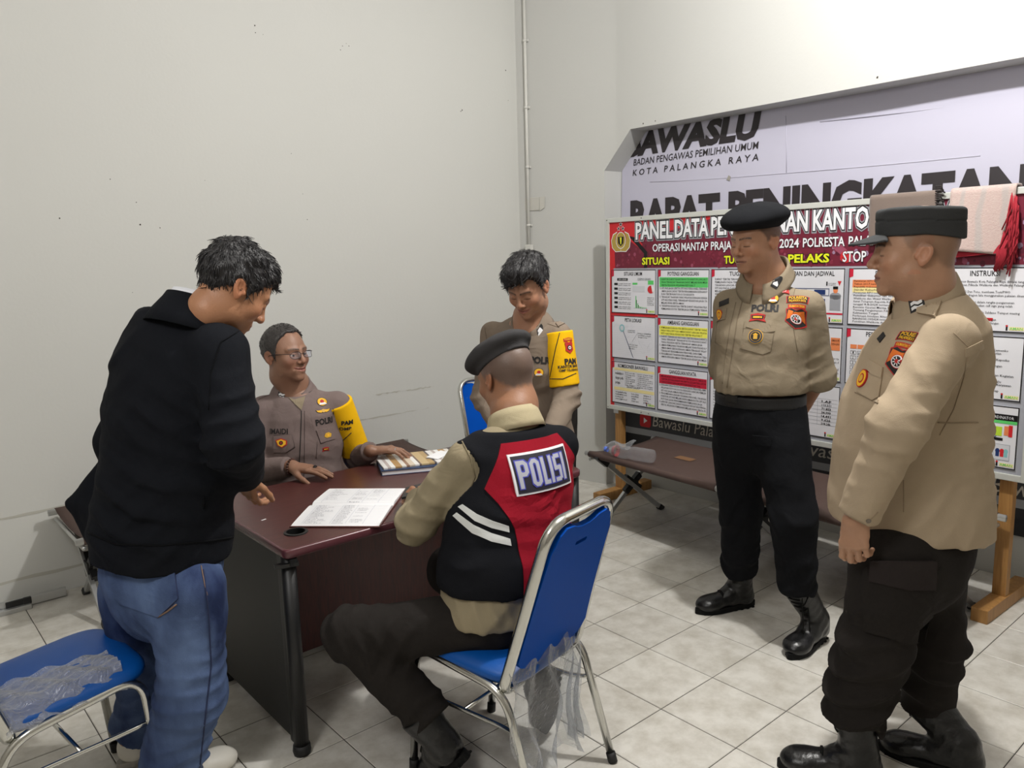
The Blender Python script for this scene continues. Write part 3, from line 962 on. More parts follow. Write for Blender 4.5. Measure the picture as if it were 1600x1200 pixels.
for x0 in (0.62, 0.98, 1.2):
    pr.rect(x0, x0 + 0.02, 1.503, 1.60, P_mar, 4.2)
pr.poly([(0.19, 1.70), (0.24, 1.69), (0.34, 1.60), (0.34, 1.503), (0.315, 1.503), (0.315, 1.59)], P_black, 4.2)
pr.poly([(1.52, 1.60), (1.57, 1.61), (1.66, 1.53), (1.62, 1.52)], P_pink, 4.3)
def outlined(t, x0, x1, z0, z1, fill, b1, b2, halo=None, lay=6, **k):
    if halo is not None: pr.text(t, x0, x1, z0, z1, halo, lay, bold=b2 * 1.6, **k)
    pr.text(t, x0, x1, z0, z1, P_black, lay + 1, bold=b2, **k)
    pr.text(t, x0, x1, z0, z1, fill, lay + 2, bold=b1, **k)
def slab(t, x0, x1, z0, z1):
    outlined(t, x0, x1, z0, z1, P_white, 0.03, 0.075, P_grey)
# headline, placed word by word
slab('PANEL', 0.252, 0.532, 1.678, 1.772); slab('DATA', 0.555, 0.787, 1.680, 1.774)
slab('PENGAMANAN', 0.812, 1.392, 1.682, 1.776); slab('KANTOR', 1.425, 1.755, 1.682, 1.776); slab('BAWASLU', 1.79, 2.20, 1.682, 1.776)
for t, a, b in (('OPERASI', 0.385, 0.587), ('MANTAP', 0.603, 0.79), ('PRAJA', 0.81, 0.945), ('TELABANG', 0.965, 1.215), ('2024', 1.240, 1.348), ('POLRESTA', 1.372, 1.590), ('PALANGKA', 1.612, 1.86), ('RAYA', 1.88, 1.99)):
    outlined(t, a, b, 1.600, 1.643, P_white, 0.02, 0.06)
for t, a, b in (('SITUASI', 0.303, 0.512), ('TUGAS', 0.90, 1.06), ('PELAKS', 1.293, 1.513)):
    outlined(t, a, b, 1.524, 1.563, P_yel, 0.035, 0.10)
outlined('STOP', 1.585, 1.70, 1.525, 1.572, P_white, 0.02, 0.06)
pr.disc((1.60, 1.548), 0.03, 0.03, P_red, 5.5, 12)
# emblem: shield with laurel wings and three stars
ec = (0.125, 1.675)
for sx in (-1, 1):
    wing = [(0.0, -0.07), (0.045, -0.072), (0.075, -0.045), (0.083, 0.0), (0.066, 0.04), (0.03, 0.055), (0.05, 0.015), (0.04, -0.03), (0.0, -0.052)]
    pts = [(ec[0] + sx * a, ec[1] + b) for a, b in wing]
    pr.poly(pts if sx > 0 else pts[::-1], P_white, 6)
    pts = [(ec[0] + sx * (a * 0.93 + 0.001), ec[1] + b * 0.93 - 0.001) for a, b in wing]
    pr.poly(pts if sx > 0 else pts[::-1], P_gold, 7)
pr.disc(ec, 0.042, 0.052, P_white, 7.2, 18); pr.disc(ec, 0.038, 0.048, P_gold, 7.4, 18)
pr.poly([(ec[0] - 0.024, ec[1] + 0.022), (ec[0] - 0.022, ec[1] - 0.018), (ec[0], ec[1] - 0.036), (ec[0] + 0.022, ec[1] - 0.018), (ec[0] + 0.024, ec[1] + 0.022)], P_black, 7.6)
pr.poly([(ec[0] - 0.008, ec[1] + 0.018), (ec[0] - 0.004, ec[1] - 0.024), (ec[0] + 0.004, ec[1] - 0.024), (ec[0] + 0.008, ec[1] + 0.018)], P_yel, 7.8)
def star(c, r, mi, lay):
    pts = []
    for k in range(10):
        q = r if k % 2 == 0 else r * 0.42
        a = math.pi / 2 + k * math.pi / 5
        pts.append((c[0] + q * math.cos(a), c[1] + q * math.sin(a)))
    for k in range(10):
        pr.poly([c, pts[k], pts[(k + 1) % 10]], mi, lay)
for sxy in ((0, 0.098), (-0.018, 0.072), (0.018, 0.072)):
    c = (ec[0] + sxy[0], ec[1] + sxy[1])
    star(c, 0.017, P_white, 6); star(c, 0.012, P_black, 7)
hd = pr.mb.build('header_print', PR, board)

# sheets
W_ = ['melakukan', 'pengamanan', 'tahapan', 'pemilihan', 'kota', 'dan', 'yang', 'kantor', 'personel', 'wilayah', 'kegiatan', 'terhadap', 'situasi', 'pilkada', 'aman', 'lancar', 'dengan', 'pada', 'tertib', 'serta', 'dapat', 'petugas', 'jaga']
def words(n):
    s = ''
    while len(s) < n: s += rr.choice(W_) + ' '
    return s.strip()[:n].strip()
def body(p, x0, x1, ztop, n, dz, ch=46, up=False, num=False, h=0.62, lastshort=0.5, first=None):
    z = ztop
    for k in range(n):
        e = x1 if k % 3 != 2 else x0 + (x1 - x0) * rr.uniform(lastshort, 0.95)
        t = words(int(ch * (e - x0) / (x1 - x0)))
        if first and k < len(first): t = first[k]; e = x0 + (x1 - x0) * min(1, len(t) / ch)
        if up: t = t.upper()
        p.text(t, x0, e, z - dz * h, z, P_black, 3, res=1, bold=0.004)
        if num and k % 3 == 0: p.text('%d.' % (k // 3 + 1), x0 - 0.014, x0 - 0.004, z - dz * h, z, P_black, 3, res=1)
        z -= dz
M_sheet = flat('sheet_paper', 222, 222, 227, 0.4, spec=0.35, var=0.03, vscale=5)
def sheet(x0, x1, z0, z1, title, fill, tx=None):
    s = MB().box((x0, -0.0075, z0), (x1, -0.0042, z1)).build('sheet', M_sheet, board)
    p = Print(-0.0079)
    w = 0.0045
    p.ring(x0, x1, z0, z1, w, P_black, 1)
    p.poly([(x0 + 0.003, z1 - 0.003), (x0 + 0.003, z1 - 0.045), (x0 + 0.022, z1 - 0.038), (x0 + 0.022, z1 - 0.003)], P_dred, 2)
    p.text('LOGO' if False else 'LHK', x0 + 0.005, x0 + 0.019, z1 - 0.026, z1 - 0.018, P_yel, 3, res=1) if False else None
    if title:
        a, b = tx if tx else ((x0 + x1) / 2 - 0.0062 * len(title), (x0 + x1) / 2 + 0.0062 * len(title))
        p.text(title, a, b, z1 - 0.036, z1 - 0.014, P_black, 3, res=2, bold=0.008)
    # little footer mark
    p.rect(x1 - 0.075, x1 - 0.068, z0 + 0.008, z0 + 0.026, P_black, 2); p.disc((x1 - 0.0715, z0 + 0.028), 0.005, 0.004, P_red, 2.2, 8)
    p.rect(x1 - 0.062, x1 - 0.008, z0 + 0.010, z0 + 0.024, P_tan, 2); p.text('AMAN', x1 - 0.06, x1 - 0.012, z0 + 0.012, z0 + 0.022, P_green, 3, res=1, bold=0.01)
    fill(p, x0, x1, z0, z1)
    p.mb.build('print', PR, s)
R1, R2, R3 = (1.222, 1.493), (0.933, 1.205), (0.64, 0.910)
C = [(0.044, 0.411), (0.428, 0.802), (0.816, 1.193), (1.212, 1.6), (1.62, 1.995), (2.012, 2.388)]
def grad(p, x0, x1, z0, z1, c, n=6):
    for k in range(n):
        p.rect(x0, x1, z1 - (z1 - z0) * (k + 1) / n, z1 - (z1 - z0) * k / n, c if k < n * 0.7 else P_lgrey, 1.5)
def f_situ(p, x0, x1, z0, z1):
    p.rect(x0 + 0.05, x0 + 0.14, z1 - 0.068, z1 - 0.052, P_black, 2); p.text('GEOGRAFI', x0 + 0.06, x0 + 0.13, z1 - 0.064, z1 - 0.056, P_white, 3, res=1)
    p.rect(x0 + 0.22, x0 + 0.33, z1 - 0.066, z1 - 0.05, P_lgrey, 2); p.text('DEMOGRAFI', x0 + 0.225, x0 + 0.325, z1 - 0.064, z1 - 0.052, P_black, 3, res=1)
    for k in range(6):
        z = z1 - 0.082 - k * 0.029
        p.rect(x0 + 0.025, x0 + 0.055, z - 0.014, z, P_black, 2)
        body(p, x0 + 0.062, x0 + 0.165, z, 2, 0.011, 18)
    p.rect(x0 + 0.18, x0 + 0.22, z1 - 0.092, z1 - 0.08, P_green, 2); p.rect(x0 + 0.305, x0 + 0.35, z1 - 0.09, z1 - 0.066, P_green, 2)
    p.rect(x0 + 0.18, x0 + 0.28, z1 - 0.135, z1 - 0.1, P_lgrey, 2)
    p.disc((x0 + 0.328, z1 - 0.12), 0.026, 0.024, P_red, 2.5, 20); p.disc((x0 + 0.332, z1 - 0.118), 0.024, 0.021, P_white, 2.7, 12, -1.2, 1.6)
    for k, h in enumerate((0.075, 0.03, 0.012, 0.009, 0.007, 0.006)): p.rect(x0 + 0.205 + k * 0.016, x0 + 0.211 + k * 0.016, z0 + 0.035, z0 + 0.035 + h, P_green, 2); p.rect(x0 + 0.211 + k * 0.016, x0 + 0.215 + k * 0.016, z0 + 0.035, z0 + 0.033 + h * 0.7, P_black, 2)
    p.rect(x0 + 0.19, x0 + 0.30, z0 + 0.034, z0 + 0.0352, P_grey, 2)
    body(p, x0 + 0.30, x0 + 0.355, z1 - 0.165, 5, 0.011, 10)
def f_band(c):
    def g(p, x0, x1, z0, z1):
        grad(p, x0 + 0.012, x1 - 0.008, z1 - 0.115, z1 - 0.046, c)
        body(p, x0 + 0.028, x1 - 0.012, z1 - 0.052, 11, 0.0175, 42, up=True, num=True)
    return g
def f_peta(p, x0, x1, z0, z1):
    for k in range(46):
        a = (rr.uniform(x0 + 0.015, x1 - 0.02), rr.uniform(z0 + 0.03, z1 - 0.05)); q = rr.uniform(0, 3.1); l = rr.uniform(0.01, 0.05)
        b = (min(max(a[0] + l * math.cos(q), x0 + 0.01), x1 - 0.01), min(max(a[1] + l * math.sin(q), z0 + 0.02), z1 - 0.045))
        p.line(a, b, 0.0012, P_lgrey, 2)
    for k in range(16):
        p.rect(x0 + 0.01, x1 - 0.01, z0 + 0.03 + k * 0.012, z0 + 0.0306 + k * 0.012, P_lgrey, 1.5)
    p.line((x0 + 0.095, z1 - 0.085), (x0 + 0.185, z0 + 0.012), 0.0035, P_navy, 3)
    p.disc((x0 + 0.09, z1 - 0.078), 0.022, 0.024, P_teal, 3.2, 16); p.disc((x0 + 0.09, z1 - 0.078), 0.014, 0.016, P_lgrey, 3.4, 14)
    p.line((x0 + 0.225, z1 - 0.1), (x0 + 0.175, z1 - 0.16), 0.0018, P_grey, 3)
    body(p, x0 + 0.225, x0 + 0.33, z1 - 0.1, 3, 0.012, 18); body(p, x0 + 0.15, x0 + 0.22, z1 - 0.175, 3, 0.012, 14); body(p, x0 + 0.14, x0 + 0.2, z1 - 0.085, 2, 0.011, 10)
def f_kom(p, x0, x1, z0, z1):
    p.rect(x0 + 0.02, x1 - 0.01, z1 - 0.056, z1 - 0.04, P_tan, 1.5); p.rect(x0 + 0.02, x1 - 0.01, z1 - 0.185, z1 - 0.165, P_tan, 1.5)
    body(p, x0 + 0.03, x0 + 0.10, z1 - 0.065, 3, 0.03, 12); body(p, x0 + 0.12, x0 + 0.2, z1 - 0.062, 7, 0.013, 14); body(p, x0 + 0.22, x1 - 0.02, z1 - 0.062, 8, 0.012, 20)
    p.text('SEKRETARIAT', x0 + 0.13, x0 + 0.24, z1 - 0.162, z1 - 0.152, P_black, 3, res=1)
    for q in (0.03, 0.07, 0.17, 0.27): body(p, x0 + q, x0 + q + 0.06, z1 - 0.192, 4, 0.015, 9)
    for q in (0.115, 0.21): p.rect(x0 + q, x0 + q + 0.001, z1 - 0.15, z1 - 0.056, P_grey, 2)
def f_text(up=False, ch=46, n=12, dz=0.0165, first=None):
    def g(p, x0, x1, z0, z1): body(p, x0 + 0.026, x1 - 0.012, z1 - 0.05, n, dz, ch, up=up, first=first)
    return g
def f_jadwal(p, x0, x1, z0, z1):
    for k in range(3):
        for j in range(3):
            if j == 2 and k > 0: continue
            a = x0 + 0.03 + k * 0.10; z = z1 - 0.105 - j * 0.045
            p.rect(a, a + 0.06, z - 0.024, z, P_navy, 2)
    p.ring(x0 + 0.02, x0 + 0.31, z1 - 0.135, z1 - 0.098, 0.003, P_navy, 2)
    c = x1 - 0.045
    p.rect(c - 0.028, c + 0.028, z1 - 0.205, z1 - 0.13, P_grey, 2.5); p.disc((c, z1 - 0.135), 0.03, 0.018, P_grey, 2.5, 14)
    p.disc((c, z1 - 0.108), 0.012, 0.014, P_orange, 2.7, 12); p.rect(c - 0.013, c + 0.013, z1 - 0.102, z1 - 0.088, P_black, 2.9)
    p.rect(x0 + 0.005, x1 - 0.005, z0 + 0.045, z0 + 0.053, P_dred, 2)
    p.rect(x1 - 0.095, x1 - 0.088, z1 - 0.085, z1 - 0.065, P_black, 2); body(p, x1 - 0.082, x1 - 0.045, z1 - 0.07, 2, 0.008, 7)
    p.poly([(x1 - 0.036, z1 - 0.062), (x1 - 0.026, z1 - 0.085), (x1 - 0.016, z1 - 0.062)], P_red, 2)
def f_dasar(p, x0, x1, z0, z1):
    for k in range(6): p.rect(x0 + 0.02, x1 - 0.012, z1 - 0.055 - 0.012 * k - 0.012, z1 - 0.055 - 0.012 * k, [P_orange, P_orange, P_orange, P_tan, P_tan, P_lgrey][k], 1.5)
    L = ['Peraturan KPU Nomor 2 Tahun 2024', 'Tahun 2017 tentang', 'Republik Indonesia Nomor', 'Standar Keberhasilan Operasi', 'Peraturan KPU nomor 2 Tahun', 'Pemilihan Gubernur dan Wakil', 'Walikota dan Wakil Walikota', 'Surat Telegram Kapolda Kalteng Nomor', 'tanggal 8-8-2024 tentang Direktif Pam Pilkada', 'Rencana Operasi Mantap Praja Telabang 2023-2024', 'Tentang Pengamanan Pilkada Serentak di', 'Kalimantan Tengah', 'Perkiraan Intelijen Khusus Satintelkam Polresta', 'RAHAS/25-10/2024 tentang Operasi', 'Pemilihan Walikota dan Wakil Walikota']
    body(p, x0 + 0.028, x1 - 0.012, z1 - 0.056, 15, 0.0138, 46, first=L)
def f_pers(p, x0, x1, z0, z1):
    p.text('PERSONEL', x0 + 0.13, x0 + 0.21, z1 - 0.068, z1 - 0.056, P_black, 3, res=1, bold=0.02)
    p.rect(x0 + 0.022, x0 + 0.055, z1 - 0.098, z1 - 0.078, P_orange, 2); p.rect(x0 + 0.058, x1 - 0.02, z1 - 0.098, z1 - 0.078, P_orange, 2)
    for k in range(6):
        z = z1 - 0.108 - k * 0.0245
        p.ring(x0 + 0.024, x0 + 0.052, z - 0.018, z, 0.0016, P_black, 2); p.ring(x0 + 0.058, x0 + 0.19, z - 0.018, z, 0.0016, P_black, 2)
        p.text(str(k + 1), x0 + 0.035, x0 + 0.041, z - 0.014, z - 0.004, P_black, 3, res=1); body(p, x0 + 0.064, x0 + 0.15, z - 0.004, 1, 0.016, 13)
        p.ring(x0 + 0.195, x1 - 0.02, z - 0.018, z, 0.0016, P_black, 2)
def f_tab(p, x0, x1, z0, z1):
    for k in range(8): p.rect(x0 + 0.02, x1 - 0.012, z1 - 0.07 - k * 0.019, z1 - 0.0688 - k * 0.019, P_grey, 2)
    for k, t in enumerate(('1.AF', '113.311', '71.853', '34.990', '14.491', '9.626', '218.246')): p.text(t, x1 - 0.095, x1 - 0.045, z1 - 0.088 - k * 0.019, z1 - 0.077 - k * 0.019, P_black, 3, res=1, bold=0.02)
    body(p, x0 + 0.03, x0 + 0.2, z1 - 0.077, 7, 0.019, 20)
    for q in (0.21, 0.27, 0.335): p.rect(x0 + q, x0 + q + 0.0012, z1 - 0.205, z1 - 0.07, P_grey, 2)
def f_pola(p, x0, x1, z0, z1):
    p.rect(x1 - 0.06, x1 - 0.01, z1 - 0.115, z1 - 0.052, P_orange, 2); body(p, x1 - 0.055, x1 - 0.015, z1 - 0.06, 2, 0.018, 7, up=True)
    body(p, x0 + 0.026, x1 - 0.08, z1 - 0.06, 11, 0.017, 34)
    body(p, x1 - 0.075, x1 - 0.014, z1 - 0.15, 5, 0.018, 9)
def f_instr(p, x0, x1, z0, z1):
    L = ['Pengamanan Kantor Bawaslu Kota Palangka Raya dimulai tanggal', 'pelaksanaan tahapan Pilkada Walikota dan Walikota Palangka', '', 'a. menggunakan PDL 2 Dan Tono, membawa Tosti/PWO', 'baju PDL Lantas dan dragon lalu menggunakan pakaian dinas', 'yang sudah ada.', 'dan saudari standar operasi dalam rangka pengamanan', 'wilayah HT dengan menggunakan call sign yang telah', '', 'bersenjata dengan instruksi Linda Saldano Tempat masing', 'Operator Operasi.', 'menggunakan Pita Warna Merah pada lengan', 'menggunakan Ban Lengan Warna Kuning dengan']
    z = z1 - 0.055
    for t in L:
        if t: p.text(t, x0 + 0.03, x0 + 0.03 + min(0.34, 0.0058 * len(t)), z - 0.0095, z, P_black, 3, res=1, bold=0.004)
        z -= 0.0145
    p.rect(x0 + 0.215, x0 + 0.25, z + 0.0145 * 2 - 0.011, z + 0.0145 * 2 + 0.002, P_red, 2)
def f_ket(p, x0, x1, z0, z1):
    z = z1 - 0.055
    for t in ('Operasi, Walikota, Wakil, Kemenko', 'dan Wkl Walikota, Kementerian', '', 'Kepada, Komisioner Bawaslu Kaposko', '', 'Tahanan, tindak balasan dengan', 'Piket', '', 'Pers, Kantor ke rumah dengan Kegiatan', '', 'Para dan lainnya, tahanan lalu', 'Kepada wartawan dengan cara Karyawan', '', 'Ambil sas dan pemberian tahap', 'dan Operasi'):
        if t: p.text(t, x0 + 0.10, x0 + 0.10 + min(0.26, 0.0066 * len(t)), z - 0.0095, z, P_black, 3, res=1, bold=0.008)
        z -= 0.0133
def f_kom2(p, x0, x1, z0, z1):
    p.rect(x1 - 0.135, x1 - 0.005, z1 - 0.062, z1 - 0.035, P_black, 2); p.rect(x1 - 0.135, x1 - 0.005, z1 - 0.075, z1 - 0.062, P_green, 2)
    p.text('KOORDINATOR', x1 - 0.125, x1 - 0.018, z1 - 0.055, z1 - 0.043, P_white, 3, res=1)
    p.text('ALUR LAPORAN', x0 + 0.06, x0 + 0.235, z1 - 0.072, z1 - 0.06, P_black, 3, res=1, bold=0.02)
    for a, z in ((x0 + 0.175, z1 - 0.075), (x1 - 0.09, z1 - 0.165)):
        p.rect(a, a + 0.065, z - 0.07, z, P_lgrey, 2); p.ring(a, a + 0.065, z - 0.07, z, 0.002, P_grey, 2.3)
        for q, c in ((0.018, P_navy), (0.035, P_red), (0.05, P_teal)): p.disc((a + q, z - 0.03), 0.009, 0.011, c, 2.6, 10); p.rect(a + q - 0.007, a + q + 0.007, z - 0.055, z - 0.036, c, 2.5)
    p.rect(x1 - 0.095, x1 - 0.06, z1 - 0.13, z1 - 0.09, P_lime, 2.5); p.rect(x1 - 0.052, x1 - 0.03, z1 - 0.125, z1 - 0.085, P_orange, 2.4); p.rect(x1 - 0.035, x1 - 0.02, z1 - 0.13, z1 - 0.08, P_red, 2.6)
    p.rect(x1 - 0.1, x1 - 0.055, z1 - 0.15, z1 - 0.138, P_black, 2.5)
    p.rect(x0 + 0.175, x0 + 0.27, z0 + 0.025, z0 + 0.065, P_mar, 2.4); p.rect(x0 + 0.175, x0 + 0.27, z0 + 0.025, z0 + 0.04, P_grey, 2.6); p.rect(x0 + 0.215, x0 + 0.245, z0 + 0.055, z0 + 0.085, P_lime, 2.7)
    for k in range(3): p.disc((x0 + 0.19 + k * 0.025, z0 + 0.07), 0.011, 0.013, rr.choice([P_black, P_red, P_navy]), 2.5, 10)
    p.line((x0 + 0.24, z0 + 0.075), (x1 - 0.08, z1 - 0.13), 0.003, P_navy, 2.3)
    p.disc((x1 - 0.14, z1 - 0.115), 0.03, 0.006, P_pink, 2.2, 12)
sheet(*C[0], *R1, 'SITUASI UMUM', f_situ); sheet(*C[0], *R2, 'PETA LOKASI', f_peta); sheet(*C[0], *R3, 'KOMISIONER BAWASLU', f_kom, (C[0][0] + 0.055, C[0][0] + 0.305))
sheet(*C[1], *R1, 'POTENSI GANGGUAN', f_band(P_green), (C[1][0] + 0.075, C[1][0] + 0.30)); sheet(*C[1], *R2, 'AMBANG GANGGUAN', f_band(P_lyel), (C[1][0] + 0.075, C[1][0] + 0.305)); sheet(*C[1], *R3, 'GANGGUAN NYATA', f_band(P_dred), (C[1][0] + 0.09, C[1][0] + 0.29))
sheet(*C[2], *R1, 'TUGAS', f_text(True, 40), (C[2][0] + 0.12, C[2][0] + 0.22)); sheet(*C[2], *R2, 'FUNGSI', f_text(), (C[2][0] + 0.13, C[2][0] + 0.24)); sheet(*C[2], *R3, 'SASARAN', f_text(), (C[2][0] + 0.12, C[2][0] + 0.25))
sheet(*C[3], *R1, 'TAHAPAN DAN JADWAL', f_jadwal, (C[3][0] + 0.045, C[3][0] + 0.335)); sheet(*C[3], *R2, 'POLA OPERASI', f_pola); sheet(*C[3], *R3, 'JUMLAH PEMILIH', f_tab)
sheet(*C[4], *R1, 'DASAR', f_dasar, (C[4][0] + 0.13, C[4][0] + 0.21)); sheet(*C[4], *R2, 'PERS DALAM OPS', f_pers, (C[4][0] + 0.098, C[4][0] + 0.29)); sheet(*C[4], *R3, 'CARA BERTINDAK', f_text())
sheet(*C[5], *R1, 'INSTRUKSI', f_instr, (C[5][0] + 0.15, C[5][0] + 0.265)); sheet(*C[5], *R2, 'KETERANGAN K', f_ket, (C[5][0] + 0.05, C[5][0] + 0.222)); sheet(*C[5], *R3, 'ALUR KOM', f_kom2, (C[5][0] + 0.085, C[5][0] + 0.225))

# ---- cloths draped over the top of the board
def drape(name, x0, x1, front_low, back_low, m, off, th, seed, slant=0.0, pivot=None):
    NU, NV = 22, 30
    rs = random.Random(seed)
    ph = [rs.uniform(0, 6) for _ in range(4)]
    top = BZ1 + off
    vs = []
    for j in range(NV + 1):
        v = j / NV
        for i in range(NU + 1):
            u = i / NU
            x = x0 + (x1 - x0) * u
            wav = 0.004 * math.sin(7 * u + ph[0]) + 0.003 * math.sin(13 * u + ph[1])
            if v < 0.62:
                q = 1 - v / 0.62
                z = top - (top - front_low - slant * u) * q
                y = -0.020 - off - 0.004 * q + wav * q - 0.01 * q * math.sin(2.5 * u + ph[2]) ** 2
            elif v < 0.72:
                q = (v - 0.62) / 0.10
                z = top + 0.004 * math.sin(math.pi * q); y = -0.020 - off + q * (0.046 + 2 * off)
            else:
                q = (v - 0.72) / 0.28
                z = top - (top - back_low) * q; y = 0.026 + off + wav * q
            vs.append((x + slant * 0.3 * (1 - v), y, z))
    n = NU + 1
    fs = [(j * n + i, j * n + i + 1, (j + 1) * n + i + 1, (j + 1) * n + i) for j in range(NV) for i in range(NU)]
    e = empty(name, board.matrix_basis @ Vector((0, 0, 0)), board.rotation_euler[2])
    o = MB().add(vs, fs, 0, True).build('cloth', m, e)
    md = o.modifiers.new('thick', 'SOLIDIFY'); md.thickness = th; md.offset = 0
    return e, o
M_brown = flat('grey_brown_wool', 112, 98, 90, 0.9, bump=0.001, bscale=250, sheen=0.3)
M_fringe = flat('black_fringe', 40, 34, 34, 0.9)
sc, sco = drape('brown_scarf', 1.715, 2.01, 1.60, 1.55, M_brown, 0.008, 0.006, 4, 0.02)
tag(sc, 'plain grey-brown scarf with black tassels hung over the top edge of the notice board', 'scarf')
fm = MB()
for k in range(26):
    z = 1.842 - 0.24 * k / 25
    fm.tube([(2.008, -0.03, z), (2.025 + rr.uniform(0, 0.01), -0.032, z - 0.004 + rr.uniform(-0.006, 0.006)), (2.034 + rr.uniform(0, 0.014), -0.03 + rr.uniform(-0.006, 0.006), z - 0.01)], 0.0032, 6)
ft = fm.build('fringe', M_fringe, sc); ft['kind'] = 'stuff'
def woven_mat():
    m = flat('pink_woven_cloth', 190, 158, 156, 0.9, bump=0.0012, bscale=120, sheen=0.2)
    nt = m.node_tree; b = nt.nodes['Principled BSDF']
    tc = nt.nodes.new('ShaderNodeTexCoord')
    wv = nt.nodes.new('ShaderNodeTexWave'); wv.wave_type = 'BANDS'; wv.bands_direction = 'Z'; wv.inputs['Scale'].default_value = 60; wv.inputs['Distortion'].default_value = 3.5; wv.inputs['Detail'].default_value = 3; wv.inputs['Detail Scale'].default_value = 3
    w2 = nt.nodes.new('ShaderNodeTexWave'); w2.wave_type = 'BANDS'; w2.bands_direction = 'X'; w2.inputs['Scale'].default_value = 3.2; w2.inputs['Distortion'].default_value = 6
    nt.links.new(tc.outputs['Object'], wv.inputs['Vector']); nt.links.new(tc.outputs['Object'], w2.inputs['Vector'])
    c1 = nt.nodes.new('ShaderNodeValToRGB'); c1.color_ramp.elements[0].color = rgb(172, 146, 142); c1.color_ramp.elements[1].color = rgb(192, 176, 168); c1.color_ramp.elements[0].position = 0.25; c1.color_ramp.elements[1].position = 0.7
    mx = nt.nodes.new('ShaderNodeMix'); mx.data_type = 'RGBA'; mx.inputs[7].default_value = rgb(160, 158, 156)
    r = nt.nodes.new('ShaderNodeMapRange'); r.inputs['From Min'].default_value = 0.75; r.inputs['From Max'].default_value = 0.95; r.inputs['To Max'].default_value = 0.55
    nt.links.new(wv.outputs['Fac'], c1.inputs['Fac']); nt.links.new(w2.outputs['Fac'], r.inputs['Value'])
    nt.links.new(r.outputs['Result'], mx.inputs[0]); nt.links.new(c1.outputs['Color'], mx.inputs[6]); nt.links.new(mx.outputs[2], b.inputs['Base Color'])
    return m
M_woven = woven_mat(); M_redf = flat('red_fringe', 150, 26, 42, 0.9)
sh, sho = drape('woven_shawl', 2.075, 2.325, 1.57, 1.60, M_woven, 0.009, 0.007, 9, -0.03)
tag(sh, 'pale pink woven shawl with red border and fringe over the right end of the board', 'shawl')
d2 = MB()
vs = []
for j in range(9):
    for i in range(9):
        u, v = i / 8, j / 8
        vs.append((2.085 + 0.235 * u, -0.024 - 0.012 * v, 1.68 - (0.125 + 0.02 * (1 - u)) * v))
d2.add(vs, [(j * 9 + i, j * 9 + i + 1, (j + 1) * 9 + i + 1, (j + 1) * 9 + i) for j in range(8) for i in range(8)], 0, True)
d2.build('red_lining', M_redf, sh)
fm = MB()
for k in range(60):
    x = 2.315 + rr.uniform(-0.008, 0.022); z = 1.80 - rr.random() * 0.20
    fm.tube([(x, -0.03, z), (x + rr.uniform(-0.008, 0.016), -0.036 + rr.uniform(-0.01, 0.006), z - 0.06), (x + rr.uniform(-0.03, 0.012), -0.034 + rr.uniform(-0.012, 0.01), z - 0.12 - rr.random() * 0.05)], 0.003, 5)
for k in range(24):
    fm.tube([(2.29 + rr.uniform(-0.01, 0.03), -0.036, 1.60 + rr.uniform(-0.02, 0.04)), (2.285 + rr.uniform(-0.015, 0.025), -0.04, 1.55), (2.28 + rr.uniform(-0.02, 0.02), -0.036, 1.49 + rr.uniform(-0.02, 0.02))], 0.003, 5)
ft = fm.build('fringe', M_redf, sh); ft['kind'] = 'stuff'
# ================================================================== THINGS ON THE DESK AND COT
M_paper = flat('ruled_paper', 238, 238, 240, 0.7)
M_inkb = flat('blue_black_ink', 70, 72, 96, 0.7)
M_rule = flat('faint_rule', 178, 182, 196, 0.7)
M_cover = flat('ledger_cover', 96, 56, 52, 0.6, var=0.5, vscale=140)
# open ledger; corners measured on the desktop
FL, FR, BR_, BL_ = V3(-0.985, 0.50, DZ), V3(-0.775, 0.262, DZ), V3(-0.52, 0.50, DZ), V3(-0.655, 0.80, DZ)
led = empty('open_ledger', ((FL + FR + BR_ + BL_) / 4))
tag(led, 'large open hand-written ledger book on the front corner of the desk', 'book')
lo = V3(-0.965, 0.49, DZ)                # front-left corner
ex = nrm(V3(0.205, -0.205, 0)); ey = nrm(V3(0.36, 0.30, 0)); ey = nrm(ey - ex * (ey @ ex))
LW, LD = 0.300, 0.430                      # along ex (page height), along ey (two pages)
def lp(u, v, z): return lo + ex * u * LW + ey * v * LD + V3(0, 0, z)
lbase = np.array(led.location)
def page_z(v):
    q = v * 2 if v <= 0.5 else (1 - v) * 2     # 0 at outer edge, 1 at gutter
    return 0.004 + 0.010 * (q ** 0.6) - 0.011 * max(0, (q - 0.86) / 0.14) ** 2
cov = MB()
cov.add([lp(u, v, z) for z in (0.0008, 0.0042) for u, v in ((-0.012, -0.012), (1.012, -0.012), (1.012, 1.012), (-0.012, 1.012))], [(0, 1, 2, 3)[::-1], (4, 5, 6, 7), (0, 1, 5, 4), (1, 2, 6, 5), (2, 3, 7, 6), (3, 0, 4, 7)])
co = cov.build('cover', M_cover, led, base=lbase)
